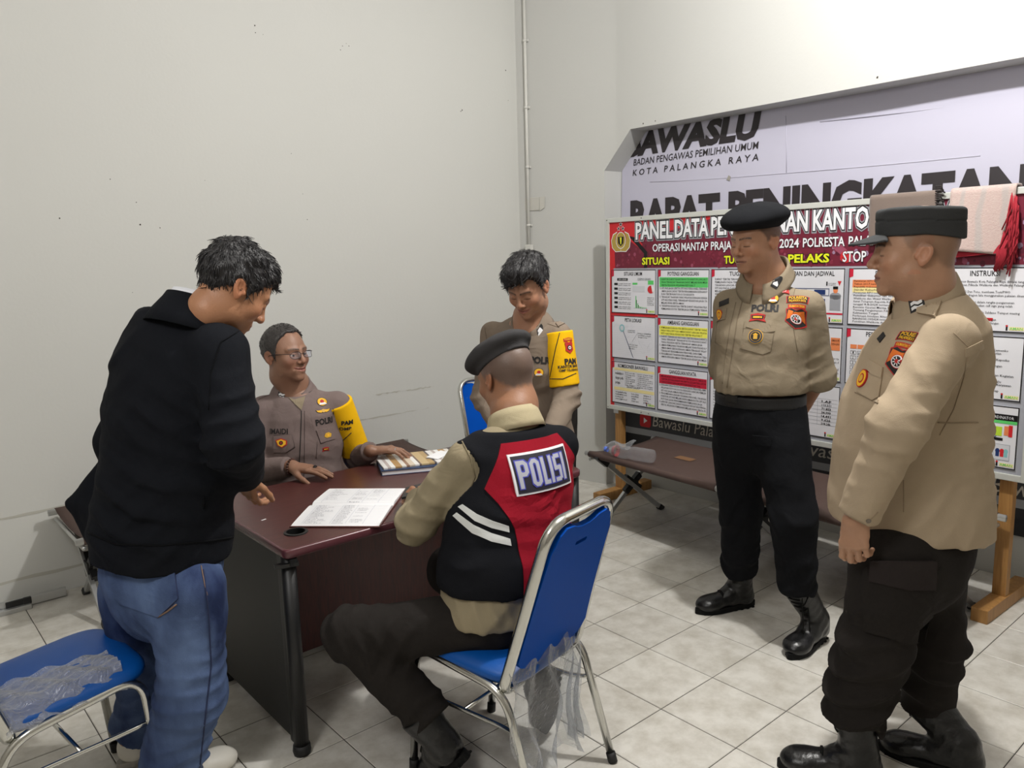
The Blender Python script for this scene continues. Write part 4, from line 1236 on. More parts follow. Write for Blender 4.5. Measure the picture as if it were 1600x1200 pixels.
for a, b in ((0.0, 0.5), (0.5, 1.0)):
    N = 14
    vs = []; fs = []
    for k in range(N + 1):
        v = a + (b - a) * k / N
        z = page_z(v)
        vs += [lp(0, v, 0.0042), lp(0, v, z + 0.001), lp(1, v, z + 0.001), lp(1, v, 0.0042)]
    for k in range(N):
        for q in range(3):
            fs.append((4 * k + q, 4 * k + 4 + q, 4 * k + 5 + q, 4 * k + q + 1))
    fs += [(0, 1, 2, 3), (4 * N + 3, 4 * N + 2, 4 * N + 1, 4 * N)]
    pg = MB().add(vs, fs, 0, False).build('page_block', M_paper, led, base=lbase)
    wr_ = MB()
    vv = [a + 0.035 + (b - a - 0.07) * k / 17 for k in range(18)]
    # ruled lines run along ex, handwriting rows follow them
    for k, v in enumerate(vv):
        z = page_z(v) + 0.0016
        w = 0.0011
        wr_.add([lp(0.04, v, z), lp(0.96, v, z), lp(0.96, v + w, z), lp(0.04, v + w, z)], [(0, 1, 2, 3)], 0)
    for u in (0.10, 0.42, 0.60, 0.80):
        for k in range(17):
            z0, z1 = page_z(vv[k]) + 0.0016, page_z(vv[k + 1]) + 0.0016
            wr_.add([lp(u, vv[k], z0), lp(u + 0.003, vv[k], z0), lp(u + 0.003, vv[k + 1], z1), lp(u, vv[k + 1], z1)], [(0, 1, 2, 3)], 0)
    hand = ['Senin 23-9', 'Aiptu', 'jaga malam', 'lengkap', 'situasi aman', 'Bripka', 'Briptu', '08.00 wib', 'terima', 'nihil', 'serah', 'piket']
    for k in range(17):
        if rr.random() < 0.1: continue
        for (u0, u1) in ((0.115, 0.40), (0.44, 0.58), (0.63, 0.78)):
            if a > 0.4 and rr.random() < 0.35 or (a < 0.4 and u0 > 0.5 and rr.random() < 0.5): continue
            t = rr.choice(hand)
            x1_ = u0 + min(u1 - u0, 0.026 * len(t)) * rr.uniform(0.8, 1.0)
            g_, f_ = text_box(t, u0, x1_, vv[k] + 0.003, vv[k] + 0.013, res=1, shear=0.3)
            # rows read along +ex, letters rise towards +ey
            wr_.add([lp(x, y, page_z(y) + 0.0019) for x, y in g_], f_, 1)
    wr_.build('handwriting', [M_rule, M_inkb], pg, base=lbase).location = (0, 0, 0)

# striped folder on a blue book, white slip on top
def stripe_mat():
    m = flat('striped_cover', 190, 170, 140, 0.45)
    nt = m.node_tree; b = nt.nodes['Principled BSDF']
    tc = nt.nodes.new('ShaderNodeTexCoord'); sp = nt.nodes.new('ShaderNodeSeparateXYZ'); nt.links.new(tc.outputs['Object'], sp.inputs['Vector'])
    ml = nt.nodes.new('ShaderNodeMath'); ml.operation = 'MULTIPLY_ADD'; ml.inputs[1].default_value = 4.3; ml.inputs[2].default_value = 0.5
    fr_ = nt.nodes.new('ShaderNodeMath'); fr_.operation = 'FRACT'
    cr = nt.nodes.new('ShaderNodeValToRGB'); cr.color_ramp.interpolation = 'CONSTANT'
    cols = [(0, (176, 140, 92)), (0.12, (226, 222, 214)), (0.2, (150, 118, 96)), (0.26, (214, 200, 180)), (0.36, (236, 234, 230)), (0.44, (120, 100, 88)), (0.48, (196, 172, 128)), (0.62, (180, 152, 106)), (0.72, (90, 84, 84)), (0.76, (232, 230, 228)), (0.86, (188, 176, 172)), (0.92, (238, 238, 236))]
    el = cr.color_ramp.elements
    el[0].position = 0; el[0].color = rgb(*cols[0][1]); el[1].position = cols[1][0]; el[1].color = rgb(*cols[1][1])
    for p, c in cols[2:]:
        e = el.new(p); e.color = rgb(*c)
    nt.links.new(sp.outputs['X'], ml.inputs[0]); nt.links.new(ml.outputs[0], fr_.inputs[0]); nt.links.new(fr_.outputs[0], cr.inputs['Fac']); nt.links.new(cr.outputs['Color'], b.inputs['Base Color'])
    return m
bk = empty('blue_book', (-0.225, 0.85, DZ), -0.45)
tag(bk, 'thick blue-covered book with white page edges under the striped folder', 'book')
M_navy = flat('navy_cover', 36, 58, 92, 0.4)
b1 = MB(); b1.box((-0.155, -0.115, 0.0008), (0.155, 0.115, 0.003)); b1.box((-0.155, -0.115, 0.019), (0.155, 0.115, 0.0215)); b1.box((-0.155, 0.112, 0.003), (0.155, 0.115, 0.019))
b1.build('cover', M_navy, bk)
MB().box((-0.151, -0.112, 0.003), (0.151, 0.112, 0.019)).build('page_block', M_paper, bk)
fo = empty('striped_folder', (-0.205, 0.865, DZ + 0.0218), -0.36)
tag(fo, 'flat folder with brown and white striped cover under the smiling man\'s hand', 'folder')
MB().box((-0.165, -0.108, 0), (0.165, 0.108, 0.008), bev=0.001).build('cover', stripe_mat(), fo)
MB().box((-0.163, -0.106, 0.003), (0.1655, 0.1065, 0.005)).build('page_block', M_paper, fo)
sl = empty('paper_slip', (-0.118, 0.822, DZ + 0.0318), 0.42)
tag(sl, 'small folded white paper slip lying on the striped folder', 'paper')
s_ = MB(); s_.box((-0.062, -0.03, 0.0), (0.062, 0.03, 0.0008)); s_.add([(-0.062, -0.03, 0.001), (0.062, -0.03, 0.001), (0.062, 0.028, 0.006), (-0.062, 0.028, 0.006)], [(0, 1, 2, 3)])
s_.build('slip', M_paper, sl)
sm_ = MB().obox((0, 0, 0.0011), (0.009, 0.002, 0), (-0.0006, 0.003, 0), (0, 0, 0.0005)).build('pen_cap_sliver', M_paper); sm_.location = (-1.0, 0.63, DZ)
tag(sm_, 'tiny white paper sliver on the desk near the man in the black jacket', 'paper')

# plastic water bottle on the cot
def bottle_mat():
    m = film_mat('clear_bottle', 0.10, 0.20, (0.98, 0.985, 0.99))
    for nd in m.node_tree.nodes:
        if nd.type == 'BUMP': nd.inputs['Distance'].default_value = 0.001
    return m
bo = empty('water_bottle', (1.262, 0.93, 0.482)); 
tag(bo, 'empty clear water bottle with blue cap lying on the brown cot', 'bottle')
prof = [(0.0, 0.0), (0.030, 0.0), (0.037, 0.006), (0.038, 0.02), (0.0385, 0.05), (0.036, 0.056), (0.0385, 0.063), (0.0385, 0.09), (0.036, 0.096), (0.0385, 0.103), (0.0385, 0.125), (0.035, 0.14), (0.031, 0.152), (0.035, 0.166), (0.0385, 0.178), (0.0385, 0.205), (0.037, 0.22), (0.032, 0.245), (0.024, 0.27), (0.0165, 0.285), (0.0135, 0.292), (0.0135, 0.300)]
bx = nrm(V3(-0.17, 1.0, 0))
BL0 = V3(0.022, -0.155, 0)
body_ = MB().lathe([(r, h) for r, h in prof], 28, 0, BL0, bx, True, False).build('bottle_body', bottle_mat(), bo)
cap_o = BL0 + bx * 0.298
MB().lathe([(0.0155, 0.0), (0.0155, 0.012), (0.015, 0.019), (0.0, 0.0195)], 22, 0, cap_o, bx, True, False).build('cap', flat('blue_cap', 92, 122, 214, 0.4), bo)
lab = MB().lathe([(0.0335, 0.236), (0.0275, 0.257)], 28, 0, BL0, bx, True, False).build('label', film_mat('red_label_film', 0.3, 0.8, (1, 0.7, 0.7)), bo)
for nd in lab.data.materials[0].node_tree.nodes:
    if nd.type == 'BSDF_PRINCIPLED': nd.inputs['Base Color'].default_value = rgb(196, 70, 76)
pk = film_sheet(lambda u, v: (-0.006 + 0.10 * u - 0.02 * v, 0.02 + 0.13 * v - 0.03 * u, 0.035 + 0.022 * math.sin(6 * u + 2) * math.sin(5 * v + 1) + 0.02 * u), 14, 14).build('plastic_wrapper', M_film)
pk.location = (1.30, 1.0, 0.445)
tag(pk, 'crumpled clear plastic wrapper beside the bottle cap on the cot', 'wrapper')
# ================================================================== PEOPLE: signed-distance modelling
import openvdb

def seg(a, b, ra, rb=None, u=None, cap=None):
    a = np.asarray(a, np.float32); b = np.asarray(b, np.float32)
    ra = (ra, ra) if np.isscalar(ra) else ra
    rb = ra if rb is None else ((rb, rb) if np.isscalar(rb) else rb)
    L = float(np.linalg.norm(b - a))
    t = (b - a) / L if L > 1e-6 else np.array([0, 0, 1], np.float32)
    uu = np.asarray(u, np.float32) if u is not None else (np.array([0, 0, 1], np.float32) if abs(t[2]) < 0.9 else np.array([1, 0, 0], np.float32))
    uu = uu - t * (uu @ t); n = np.linalg.norm(uu)
    if n < 1e-4:
        uu = np.array([0, 1, 0], np.float32) - t * t[1]; n = np.linalg.norm(uu)
    uu = uu / n
    return (a, t, L, uu, np.cross(t, uu), ra, rb, cap)

def seg_d(P, s):
    a, t, L, u, v, ra, rb, cap = s
    q = P - a
    qt = q @ t
    h = np.clip(qt / L, 0, 1) if L > 1e-6 else np.zeros_like(qt)
    qt = qt - h * L
    qu = q @ u; qv = q @ v
    if ra[0] == ra[1] and rb[0] == rb[1] and cap is None:
        return np.sqrt(qt * qt + qu * qu + qv * qv) - (ra[0] + (rb[0] - ra[0]) * h)
    ru = ra[0] + (rb[0] - ra[0]) * h; rv = ra[1] + (rb[1] - ra[1]) * h
    rt = np.minimum(ru, rv) if cap is None else cap
    x, y, z = qu / ru, qv / rv, qt / rt
    k = np.sqrt(x * x + y * y + z * z)
    g = np.sqrt((x / ru) ** 2 + (y / rv) ** 2 + (z / rt) ** 2) + 1e-6
    return k * (k - 1) / g

def ball(c, r):                       # r scalar or (rx, ry, rz) in local axes
    return ('b', np.asarray(c, np.float32), r if not np.isscalar(r) else (r, r, r))
def ball_d(P, s):
    q = P - s[1]
    x, y, z = q[:, 0] / s[2][0], q[:, 1] / s[2][1], q[:, 2] / s[2][2]
    k = np.sqrt(x * x + y * y + z * z)
    g = np.sqrt((x / s[2][0]) ** 2 + (y / s[2][1]) ** 2 + (z / s[2][2]) ** 2) + 1e-6
    return k * (k - 1) / g

def prim_d(P, s):
    return ball_d(P, s) if isinstance(s[0], str) else seg_d(P, s)
def smin(a, b, k):
    if k <= 0: return np.minimum(a, b)
    h = np.maximum(k - np.abs(a - b), 0) / k
    return np.minimum(a, b) - h * h * k * 0.25
def smax(a, b, k):
    return -smin(-a, -b, k)
def union(P, prims, k):
    d = None
    for s in prims:
        e = prim_d(P, s)
        d = e if d is None else smin(d, e, k)
    return d

def sdf_mesh(f, lo, hi, vox, adapt=0.0):
    B = 16
    lo = np.asarray(lo, np.float32); hi = np.asarray(hi, np.float32)
    nb = np.maximum(1, np.ceil((hi - lo) / (vox * B)).astype(int))
    I = np.stack(np.meshgrid(*[np.arange(n) for n in nb], indexing='ij'), -1).reshape(-1, 3)
    cen = lo + (I * B + (B - 1) / 2) * vox
    d = f(cen.astype(np.float32))
    half = vox * B * 0.87
    act = np.abs(d) < half * 1.45 + 0.012
    bgv = 3.0 * vox
    grid = openvdb.FloatGrid(bgv)
    for ijk in I[(d < 0) & ~act]:
        a = [int(q) * B for q in ijk]
        grid.fill(tuple(a), tuple(q + B - 1 for q in a), -bgv, False)
    g = np.stack(np.meshgrid(*[np.arange(B)] * 3, indexing='ij'), -1).reshape(-1, 3).astype(np.float32) * vox
    A = I[act]
    for c in range(0, len(A), 48):
        ch = A[c:c + 48]
        P = ((lo + ch * B * vox)[:, None, :] + g[None]).reshape(-1, 3).astype(np.float32)
        v = np.clip(f(P), -bgv, bgv).reshape(-1, B, B, B).astype(np.float32)
        for q, ijk in zip(v, ch):
            grid.copyFromArray(np.ascontiguousarray(q), ijk=tuple(int(z) * B for z in ijk))
    p, t, q = grid.convertToPolygons(0.0, adapt)
    return p * vox + lo, t, q

def np_mesh(name, parts, mats, base, parent=None, col=None, smooth=True, mi=None):
    """parts: list of (points, tris, quads)"""
    V, T, Q = [], [], []
    o = 0
    for p, t, q in parts:
        V.append(p)
        if len(t): T.append(t + o)
        if len(q): Q.append(q + o)
        o += len(p)
    V = np.concatenate(V).astype(np.float32)
    T = np.concatenate(T) if T else np.zeros((0, 3), int)
    Q = np.concatenate(Q) if Q else np.zeros((0, 4), int)
    me = bpy.data.meshes.new(name)
    me.vertices.add(len(V)); me.vertices.foreach_set('co', (V - np.asarray(base, np.float32)).ravel())
    nl = T.size + Q.size; npoly = len(T) + len(Q)
    me.loops.add(nl); me.loops.foreach_set('vertex_index', np.concatenate([T.ravel(), Q.ravel()]).astype(np.int32))
    me.polygons.add(npoly)
    ls = np.concatenate([np.arange(len(T)) * 3, T.size + np.arange(len(Q)) * 4]).astype(np.int32)
    me.polygons.foreach_set('loop_start', ls)
    me.polygons.foreach_set('loop_total', np.concatenate([np.full(len(T), 3), np.full(len(Q), 4)]).astype(np.int32))
    me.polygons.foreach_set('use_smooth', np.full(npoly, smooth))
    for m in (mats if isinstance(mats, (list, tuple)) else [mats]): me.materials.append(m)
    if col is not None:
        at_ = me.attributes.new('col', 'FLOAT_COLOR', 'POINT')
        at_.data.foreach_set('color', np.c_[col(V), np.ones(len(V))].astype(np.float32).ravel())
    me.update(calc_edges=True)
    if mi is not None:
        cen = np.empty(npoly * 3, np.float32); me.polygons.foreach_get('center', cen)
        me.polygons.foreach_set('material_index', mi(cen.reshape(-1, 3) + np.asarray(base, np.float32)).astype(np.int32))
    ob = bpy.data.objects.new(name, me)
    COL.objects.link(ob)
    if parent is not None: ob.parent = parent
    else: ob.location = [float(q) for q in base]
    faces = [tuple(int(i) for i in r) for r in T] + [tuple(int(i) for i in r) for r in Q]
    return ob, V, faces

def wob(P, f, s=0.0):
    """cheap smooth noise, about -1..1"""
    x, y, z = P[:, 0] * f, P[:, 1] * f, P[:, 2] * f
    a = np.sin(x * 1.0 + 1.7 * np.sin(y * 0.9 + s) + s) + np.sin(y * 1.1 + 1.5 * np.sin(z * 1.05 + 2 * s) + 2.1 * s) + np.sin(z * 0.93 + 1.6 * np.sin(x * 1.13 + s) + 0.7 * s)
    return a / 3

class Fold:
    """a bundle of irregular cloth creases around a point: ridges run across 'axis'"""
    def __init__(s, c, axis, R, amp, wl, seed=0.0, warp=1.0):
        s.c = np.asarray(c, np.float32); s.ax = nrm(axis).astype(np.float32); s.R, s.amp, s.k, s.seed, s.warp = R, amp, 2 * math.pi / wl, seed, warp
        t = np.cross(s.ax, V3(0.3, 0.5, 0.81)); s.t = nrm(t).astype(np.float32); s.b = np.cross(s.ax, s.t).astype(np.float32)
    def __call__(s, P):
        q = P - s.c
        w = np.exp(-(q * q).sum(1) / (s.R * s.R))
        u = q @ s.ax; v = q @ s.t; x = q @ s.b
        k2 = 1.0 / s.R
        ph = s.k * u + s.seed + s.warp * (2.6 * np.sin(2.3 * k2 * v + 1.3 * s.seed) * np.cos(1.1 * k2 * x + s.seed) + 1.8 * np.sin(2.9 * k2 * x + 0.8 * k2 * v - s.seed))
        m = 0.5 + 0.5 * np.sin(3.1 * k2 * v + 1.7 * k2 * u + 2 * s.seed) * np.cos(2.3 * k2 * x - 1.3 * k2 * u + s.seed)
        si = 0.5 + 0.5 * np.sin(ph)
        return s.amp * w * (2.2 * si ** 2.2 * m - 0.45)

def folded(d, P, folds):
    m = np.abs(d) < 0.08
    if m.any():
        q = P[m]; e = np.zeros(len(q), np.float32)
        for f in folds: e += f(q).astype(np.float32)
        d = d.copy(); d[m] -= e
    return d

def bounds(pts, pad):
    A = np.array(pts, float)
    return A.min(0) - pad, A.max(0) + pad

# ------------------------------------------------------------------ skin, hair, cloth materials
def skin_mat():
    m = mat('skin', rgb(150, 104, 78), 0.48, spec=0.4, bump=0.0006, bscale=220, sss=0.03)
    nt = m.node_tree; b = nt.nodes['Principled BSDF']
    a = nt.nodes.new('ShaderNodeAttribute'); a.attribute_name = 'col'
    nt.links.new(a.outputs['Color'], b.inputs['Base Color'])
    return m
M_skin = skin_mat()
def hair_mat(name, r, g, b):
    m = flat(name, r, g, b, 0.42, spec=0.5)
    nt = m.node_tree; bs = nt.nodes['Principled BSDF']
    tc = nt.nodes.new('ShaderNodeTexCoord'); mp = nt.nodes.new('ShaderNodeMapping'); mp.inputs['Scale'].default_value = (260, 260, 40)
    n = nt.nodes.new('ShaderNodeTexNoise'); n.inputs['Scale'].default_value = 1.0; n.inputs['Detail'].default_value = 3
    bp = nt.nodes.new('ShaderNodeBump'); bp.inputs['Distance'].default_value = 0.003
    nt.links.new(tc.outputs['Object'], mp.inputs['Vector']); nt.links.new(mp.outputs['Vector'], n.inputs['Vector']); nt.links.new(n.outputs['Fac'], bp.inputs['Height']); nt.links.new(bp.outputs['Normal'], bs.inputs['Normal'])
    return m
M_hair = hair_mat('black_hair', 24, 22, 24)
M_hairg = hair_mat('greying_hair', 52, 48, 47)
M_eye = flat('eye_white', 222, 216, 208, 0.2)
M_iris = flat('dark_iris', 34, 22, 16, 0.15)
M_boot = flat('black_boot_leather', 14, 14, 15, 0.32, spec=0.5, bump=0.0008, bscale=120, wrinkle=0.003, wscale=22)
M_sole = flat('black_boot_sole', 13, 13, 13, 0.75, spec=0.2, bump=0.0015, bscale=60)
def cloth(name, r, g, b, **k):
    d = dict(rough=0.9, spec=0.12, bump=0.0006, bscale=420, var=0.05, vscale=9, wrinkle=0.006, wscale=13); d.update(k)
    return flat(name, r, g, b, **d)
def C3(r, g, b): return np.array([lin(r), lin(g), lin(b)], np.float32)

# ------------------------------------------------------------------ head
class Head:
    def __init__(s, c, F, U=(0, 0, 1), scale=1.0, skin=(150, 104, 78), stubble=0.0, lid=0.6, jaw=1.0, smile=0.0, width=1.0, brow=(34, 26, 22), shave=None, lipc=(128, 76, 66)):
        s.c = np.asarray(c, float); s.F = nrm(F)
        U = np.asarray(U, float); s.U = nrm(U - s.F * (U @ s.F)); s.R = np.cross(s.F, s.U)
        s.s = scale; s.M = np.stack([s.R, s.F, s.U], 1).astype(np.float32)
        s.skin = C3(*skin); s.stub = stubble; s.lid = lid; s.jaw = jaw; s.smile = smile; s.w = width; s.brow = C3(*brow); s.shave = shave; s.lipc = C3(*lipc)
    def loc(s, P):
        return ((P - s.c.astype(np.float32)) @ s.M) / s.s
    def world(s, p):
        p = np.asarray(p, float)
        return s.c + (s.R * p[0] + s.F * p[1] + s.U * p[2]) * s.s
    def cranium(s, L):
        return ball_d(L, ball((0, -0.012, 0.040), (0.078 * s.w, 0.098, 0.092)))
    def local(s, Lq):
        L = Lq.copy(); L[:, 0] = np.abs(L[:, 0]) / s.w
        j = s.jaw
        d = ball_d(L, ball((0, -0.012, 0.040), (0.076, 0.097, 0.090)))
        d = smin(d, ball_d(L, ball((0, 0.030, -0.002), (0.064, 0.062, 0.082))), 0.03)
        d = smin(d, ball_d(L, ball((0, 0.036, -0.060), (0.050 * j, 0.046, 0.044))), 0.03)
        d = smin(d, ball_d(L, ball((0.044 * j, 0.008, -0.055), (0.020, 0.030, 0.028))), 0.03)
        d = smin(d, ball_d(L, ball((0, 0.076, -0.092), (0.021 * j, 0.017, 0.017))), 0.025)
        d = smin(d, ball_d(L, ball((0.040, 0.060, -0.020), (0.024, 0.024, 0.022))), 0.022)
        # brow ridge, eye sockets
        d = smin(d, seg_d(L, seg((0.012, 0.089, 0.026), (0.044, 0.074, 0.027), 0.008)), 0.014)
        d = smax(d, -ball_d(L, ball((0.031, 0.1005, 0.007), (0.019, 0.0135, 0.0125))), 0.012)
        # lids
        eye = np.array([0.0315, 0.0765, 0.006], np.float32)
        q = L - eye
        ld = np.sqrt((q * q).sum(1)) - 0.0142
        cut = -(q[:, 2] - 0.0045 + 0.0125 * s.lid)          # keep what lies above the lid edge
        d = smin(d, np.maximum(ld, cut), 0.0025)
        low = np.maximum(np.sqrt((q * q).sum(1)) - 0.0138, q[:, 2] + 0.0055)
        d = smin(d, low, 0.003)
        # nose
        d = smin(d, seg_d(L, seg((0, 0.090, 0.020), (0, 0.108, -0.018), 0.0068, 0.0092)), 0.012)
        d = smin(d, ball_d(L, ball((0, 0.1085, -0.0245), (0.0125, 0.0115, 0.0105))), 0.008)
        d = smin(d, ball_d(L, ball((0.0135, 0.0965, -0.0285), (0.0085, 0.011, 0.008))), 0.006)
        d = smax(d, -ball_d(L, ball((0.0065, 0.1055, -0.0365), (0.0036, 0.005, 0.0035))), 0.003)
        # lips
        sm = s.smile
        cz = -0.0585 + 0.006 * sm
        d = smin(d, ball_d(L, ball((0, 0.074, -0.060), (0.030, 0.022, 0.020))), 0.015)
        d = smin(d, seg_d(L, seg((0.000, 0.0945, -0.0545), (0.021 + 0.006 * sm, 0.083 - 0.004 * sm, cz + 0.001), 0.0052, 0.0030)), 0.006)
        d = smin(d, seg_d(L, seg((0.000, 0.0935, -0.0655), (0.018 + 0.006 * sm, 0.083 - 0.004 * sm, cz - 0.004), 0.0062, 0.0032)), 0.006)
        d = smax(d, -seg_d(L, seg((0.000, 0.1000, -0.0600), (0.024 + 0.007 * sm, 0.0855 - 0.004 * sm, cz - 0.0015), 0.0019 + 0.0022 * sm, 0.0014)), 0.002)
        if sm > 0: d = smax(d, -seg_d(L, seg((0.023, 0.094, -0.034), (0.034, 0.083, -0.056), 0.0022)), 0.006)
        # ears
        q = L - np.array([0.0805, -0.011, -0.001], np.float32)
        y_, z_ = q[:, 1] * 0.966 + q[:, 2] * 0.259, -q[:, 1] * 0.259 + q[:, 2] * 0.966
        wid = 1.0 + 9.0 * np.clip(z_, -0.03, 0.03)                # broader above, tapering to the lobe
        E = np.stack([q[:, 0] + 0.30 * y_, y_ / wid, z_], 1)
        e1 = ball_d(E, ball((0, 0, 0), (0.0068, 0.0175, 0.031)))
        e1 = smax(e1, -ball_d(E, ball((0.0075, 0.002, 0.004), (0.0062, 0.0100, 0.018))), 0.003)
        e1 = smin(e1, ball_d(L, ball((0.0765, 0.006, -0.004), (0.006, 0.006, 0.008))), 0.004)
        d = smin(d, e1, 0.006)
        return d
    def color(s, P):
        L = s.loc(P); n = len(L)
        c = np.repeat(s.skin[None], n, 0)
        ax = np.abs(L[:, 0]) / s.w
        def mix(cc, w):
            nonlocal c
            w = np.clip(w, 0, 1)[:, None]
            c = c * (1 - w) + np.asarray(cc)[None] * w
        near = (np.linalg.norm(L, axis=1) < 0.2)
        v = wob(P, 60, 1.0)
        c = c * (1 + 0.05 * v[:, None])
        # warm cheeks, nose and ears
        warm = s.skin * np.array([1.10, 0.86, 0.80])
        mix(warm, 0.7 * np.exp(-(((ax - 0.045) / 0.022) ** 2 + ((L[:, 1] - 0.07) / 0.03) ** 2 + ((L[:, 2] + 0.025) / 0.022) ** 2)))
        mix(warm, 0.6 * np.exp(-((ax / 0.016) ** 2 + ((L[:, 1] - 0.108) / 0.016) ** 2 + ((L[:, 2] + 0.025) / 0.016) ** 2)))
        mix(warm, 0.6 * ((ax > 0.074) & near & (np.abs(L[:, 2]) < 0.05)))
        # lips
        sm = s.smile
        lipz = -0.0595 + sm * 0.006 * (ax / 0.02) ** 1.5
        lw = np.clip(1.4 - np.abs(L[:, 2] - lipz) / (0.0085 * np.sqrt(np.clip(1 - (ax / (0.028 + 0.004 * sm)) ** 2, 0, 1)) + 1e-4), 0, 1) * (L[:, 1] > 0.074) * (ax < 0.028 + 0.004 * sm)
        mix(s.lipc, lw * 0.85 * near)
        mix(s.lipc * 0.35, near * (L[:, 1] > 0.07) * (ax < 0.026) * np.exp(-((L[:, 2] - lipz) / 0.0016) ** 2) * 0.8)
        # stubble, scalp
        if s.stub:
            w = s.stub * np.clip((0.0 - 0.030 - L[:, 2]) / 0.02, 0, 1) * (L[:, 1] > 0.01) * near * (1 - lw)
            mix(s.skin * 0.45, w * (0.6 + 0.4 * wob(P, 900, 2.0)))
        if s.shave is not None:
            k, amt = s.shave
            zl = np.interp(L[:, 1], [-0.12, -0.07, -0.03, 0.0, 0.018, 0.045, 0.07, 0.10], [-0.045, -0.045, -0.012, 0.012, 0.0, 0.045, 0.075, 0.085])
            w = np.clip((L[:, 2] - zl) / 0.018 + 0.3 * wob(P, 220, 3.0), 0, 1) * near * (ax < 0.0775 + 0.02 * (L[:, 2] > 0.02)) * amt
            mix(C3(*k), w)
        # brows
        bz = 0.0265 + 0.004 * np.sin(np.clip((ax - 0.01) / 0.04, 0, 1) * 2.6)
        bw = np.clip(1.5 - np.abs(L[:, 2] - bz) / 0.0038, 0, 1) * (ax > 0.009) * (ax < 0.052) * (L[:, 1] > 0.05)
        mix(s.brow, bw * (0.75 + 0.25 * wob(P, 500, 4.0)) * near)
        # lid crease and lash line
        lash = np.exp(-((L[:, 2] - (0.0105 - 0.0125 * s.lid)) / 0.0016) ** 2) * (np.abs(ax - 0.0315) < 0.0145) * (L[:, 1] > 0.068)
        mix(np.array([0.015, 0.010, 0.008]), lash * near * 0.9)
        return c
    def hair_line(s, y, kind):
        if kind == 'receding':
            return np.interp(y, [-0.12, -0.07, -0.03, 0.002, 0.018, 0.035, 0.055, 0.10], [-0.05, -0.052, -0.02, 0.014, -0.012, 0.055, 0.098, 0.13])
        return np.interp(y, [-0.12, -0.07, -0.03, 0.002, 0.020, 0.045, 0.066, 0.10], [-0.035, -0.04, -0.006, 0.018, -0.008, 0.045, 0.070, 0.072])

def add_eyes(h, parent, base):
    for sx in (-1, 1):
        c = h.world((0.0315 * sx * h.w, 0.0765, 0.006))
        bm = bmesh.new(); bmesh.ops.create_uvsphere(bm, u_segments=16, v_segments=12, radius=0.0128 * h.s)
        g = nrm(h.F - 0.25 * h.U * h.lid)
        Mx = Vector((0, 0, 1)).rotation_difference(Vector(g)).to_matrix()
        mb = MB()
        vs = [np.array(Mx @ v.co) + c for v in bm.verts]
        fs = [[v.index for v in f.verts] for f in bm.faces]
        ms = [1 if f.calc_center_median().z > 0.0128 * h.s * 0.86 else 0 for f in bm.faces]
        bm.free()
        for f, m in zip(fs, ms): pass
        mb.add(vs, fs, 0, True); mb.m = ms
        mb.build('eye', [M_eye, M_iris], parent, base=base)

# ------------------------------------------------------------------ hands
def hand_prims(wrist, D, N, side, curl=(0.25, 0.3, 0.2), spread=0.10, thumb=(0.7, 0.3), sc=1.0, each=None):
    """wrist point, D pointing to the knuckles, N dorsal normal, side +1 = thumb lies along +X (X = D x N)"""
    D = nrm(D); N = nrm(np.asarray(N, float) - D * (np.asarray(N, float) @ D)); X = np.cross(D, N) * side
    w = np.asarray(wrist, float)
    P = lambda a, b, c: w + (D * a + X * b + N * c) * sc
    pr = []
    names = ['index', 'middle', 'ring', 'little']
    offs = [0.028, 0.009, -0.010, -0.028]
    kn = [0.088, 0.092, 0.087, 0.078]
    lens = [(0.044, 0.026, 0.021), (0.049, 0.030, 0.022), (0.045, 0.028, 0.021), (0.035, 0.021, 0.018)]
    rad = [0.0092, 0.0095, 0.0090, 0.0080]
    palm = [seg(P(0.004, 0, 0), P(0.045, 0.002, 0.001), (0.030 * sc, 0.017 * sc), (0.036 * sc, 0.015 * sc), u=X)]
    for i in range(4):
        palm.append(seg(P(0.02, offs[i] * 0.6, 0), P(kn[i] - 0.004, offs[i], 0.002), (0.012 * sc, 0.012 * sc), (0.0105 * sc, 0.0105 * sc)))
    fingers = []
    for i in range(4):
        cu = curl if each is None else each[i]
        a = P(kn[i] - 0.006, offs[i], 0.002)
        base = nrm(D + X * spread * (1.5 - i) * 0.55)
        ang = 0.0
        r = rad[i] * sc
        ch = []
        for j in range(3):
            ang += cu[j]
            d = base * math.cos(ang) - N * math.sin(ang)
            b = a + d * lens[i][j] * sc
            ch.append(seg(a, b, r * (1 - 0.08 * j), r * (0.92 - 0.09 * j)))
            a = b
        fingers.append(ch)
    # thumb leaves the side of the palm near its base
    t0 = P(0.022, 0.022, -0.004)
    a1, a2 = thumb
    d1 = nrm(D * math.cos(a1) + X * math.sin(a1) - N * 0.35)
    t1 = t0 + d1 * 0.044 * sc
    d2 = nrm(D * math.cos(a1 - a2) + X * math.sin(a1 - a2) - N * 0.30)
    t2 = t1 + d2 * 0.033 * sc
    d3 = nrm(D * math.cos(a1 - 1.9 * a2) + X * math.sin(a1 - 1.9 * a2) - N * 0.30)
    t3 = t2 + d3 * 0.026 * sc
    thumbc = [seg(t0, t1, 0.0145 * sc, 0.0112 * sc), seg(t1, t2, 0.0108 * sc, 0.0100 * sc), seg(t2, t3, 0.0102 * sc, 0.0082 * sc)]
    return palm, fingers, thumbc, P

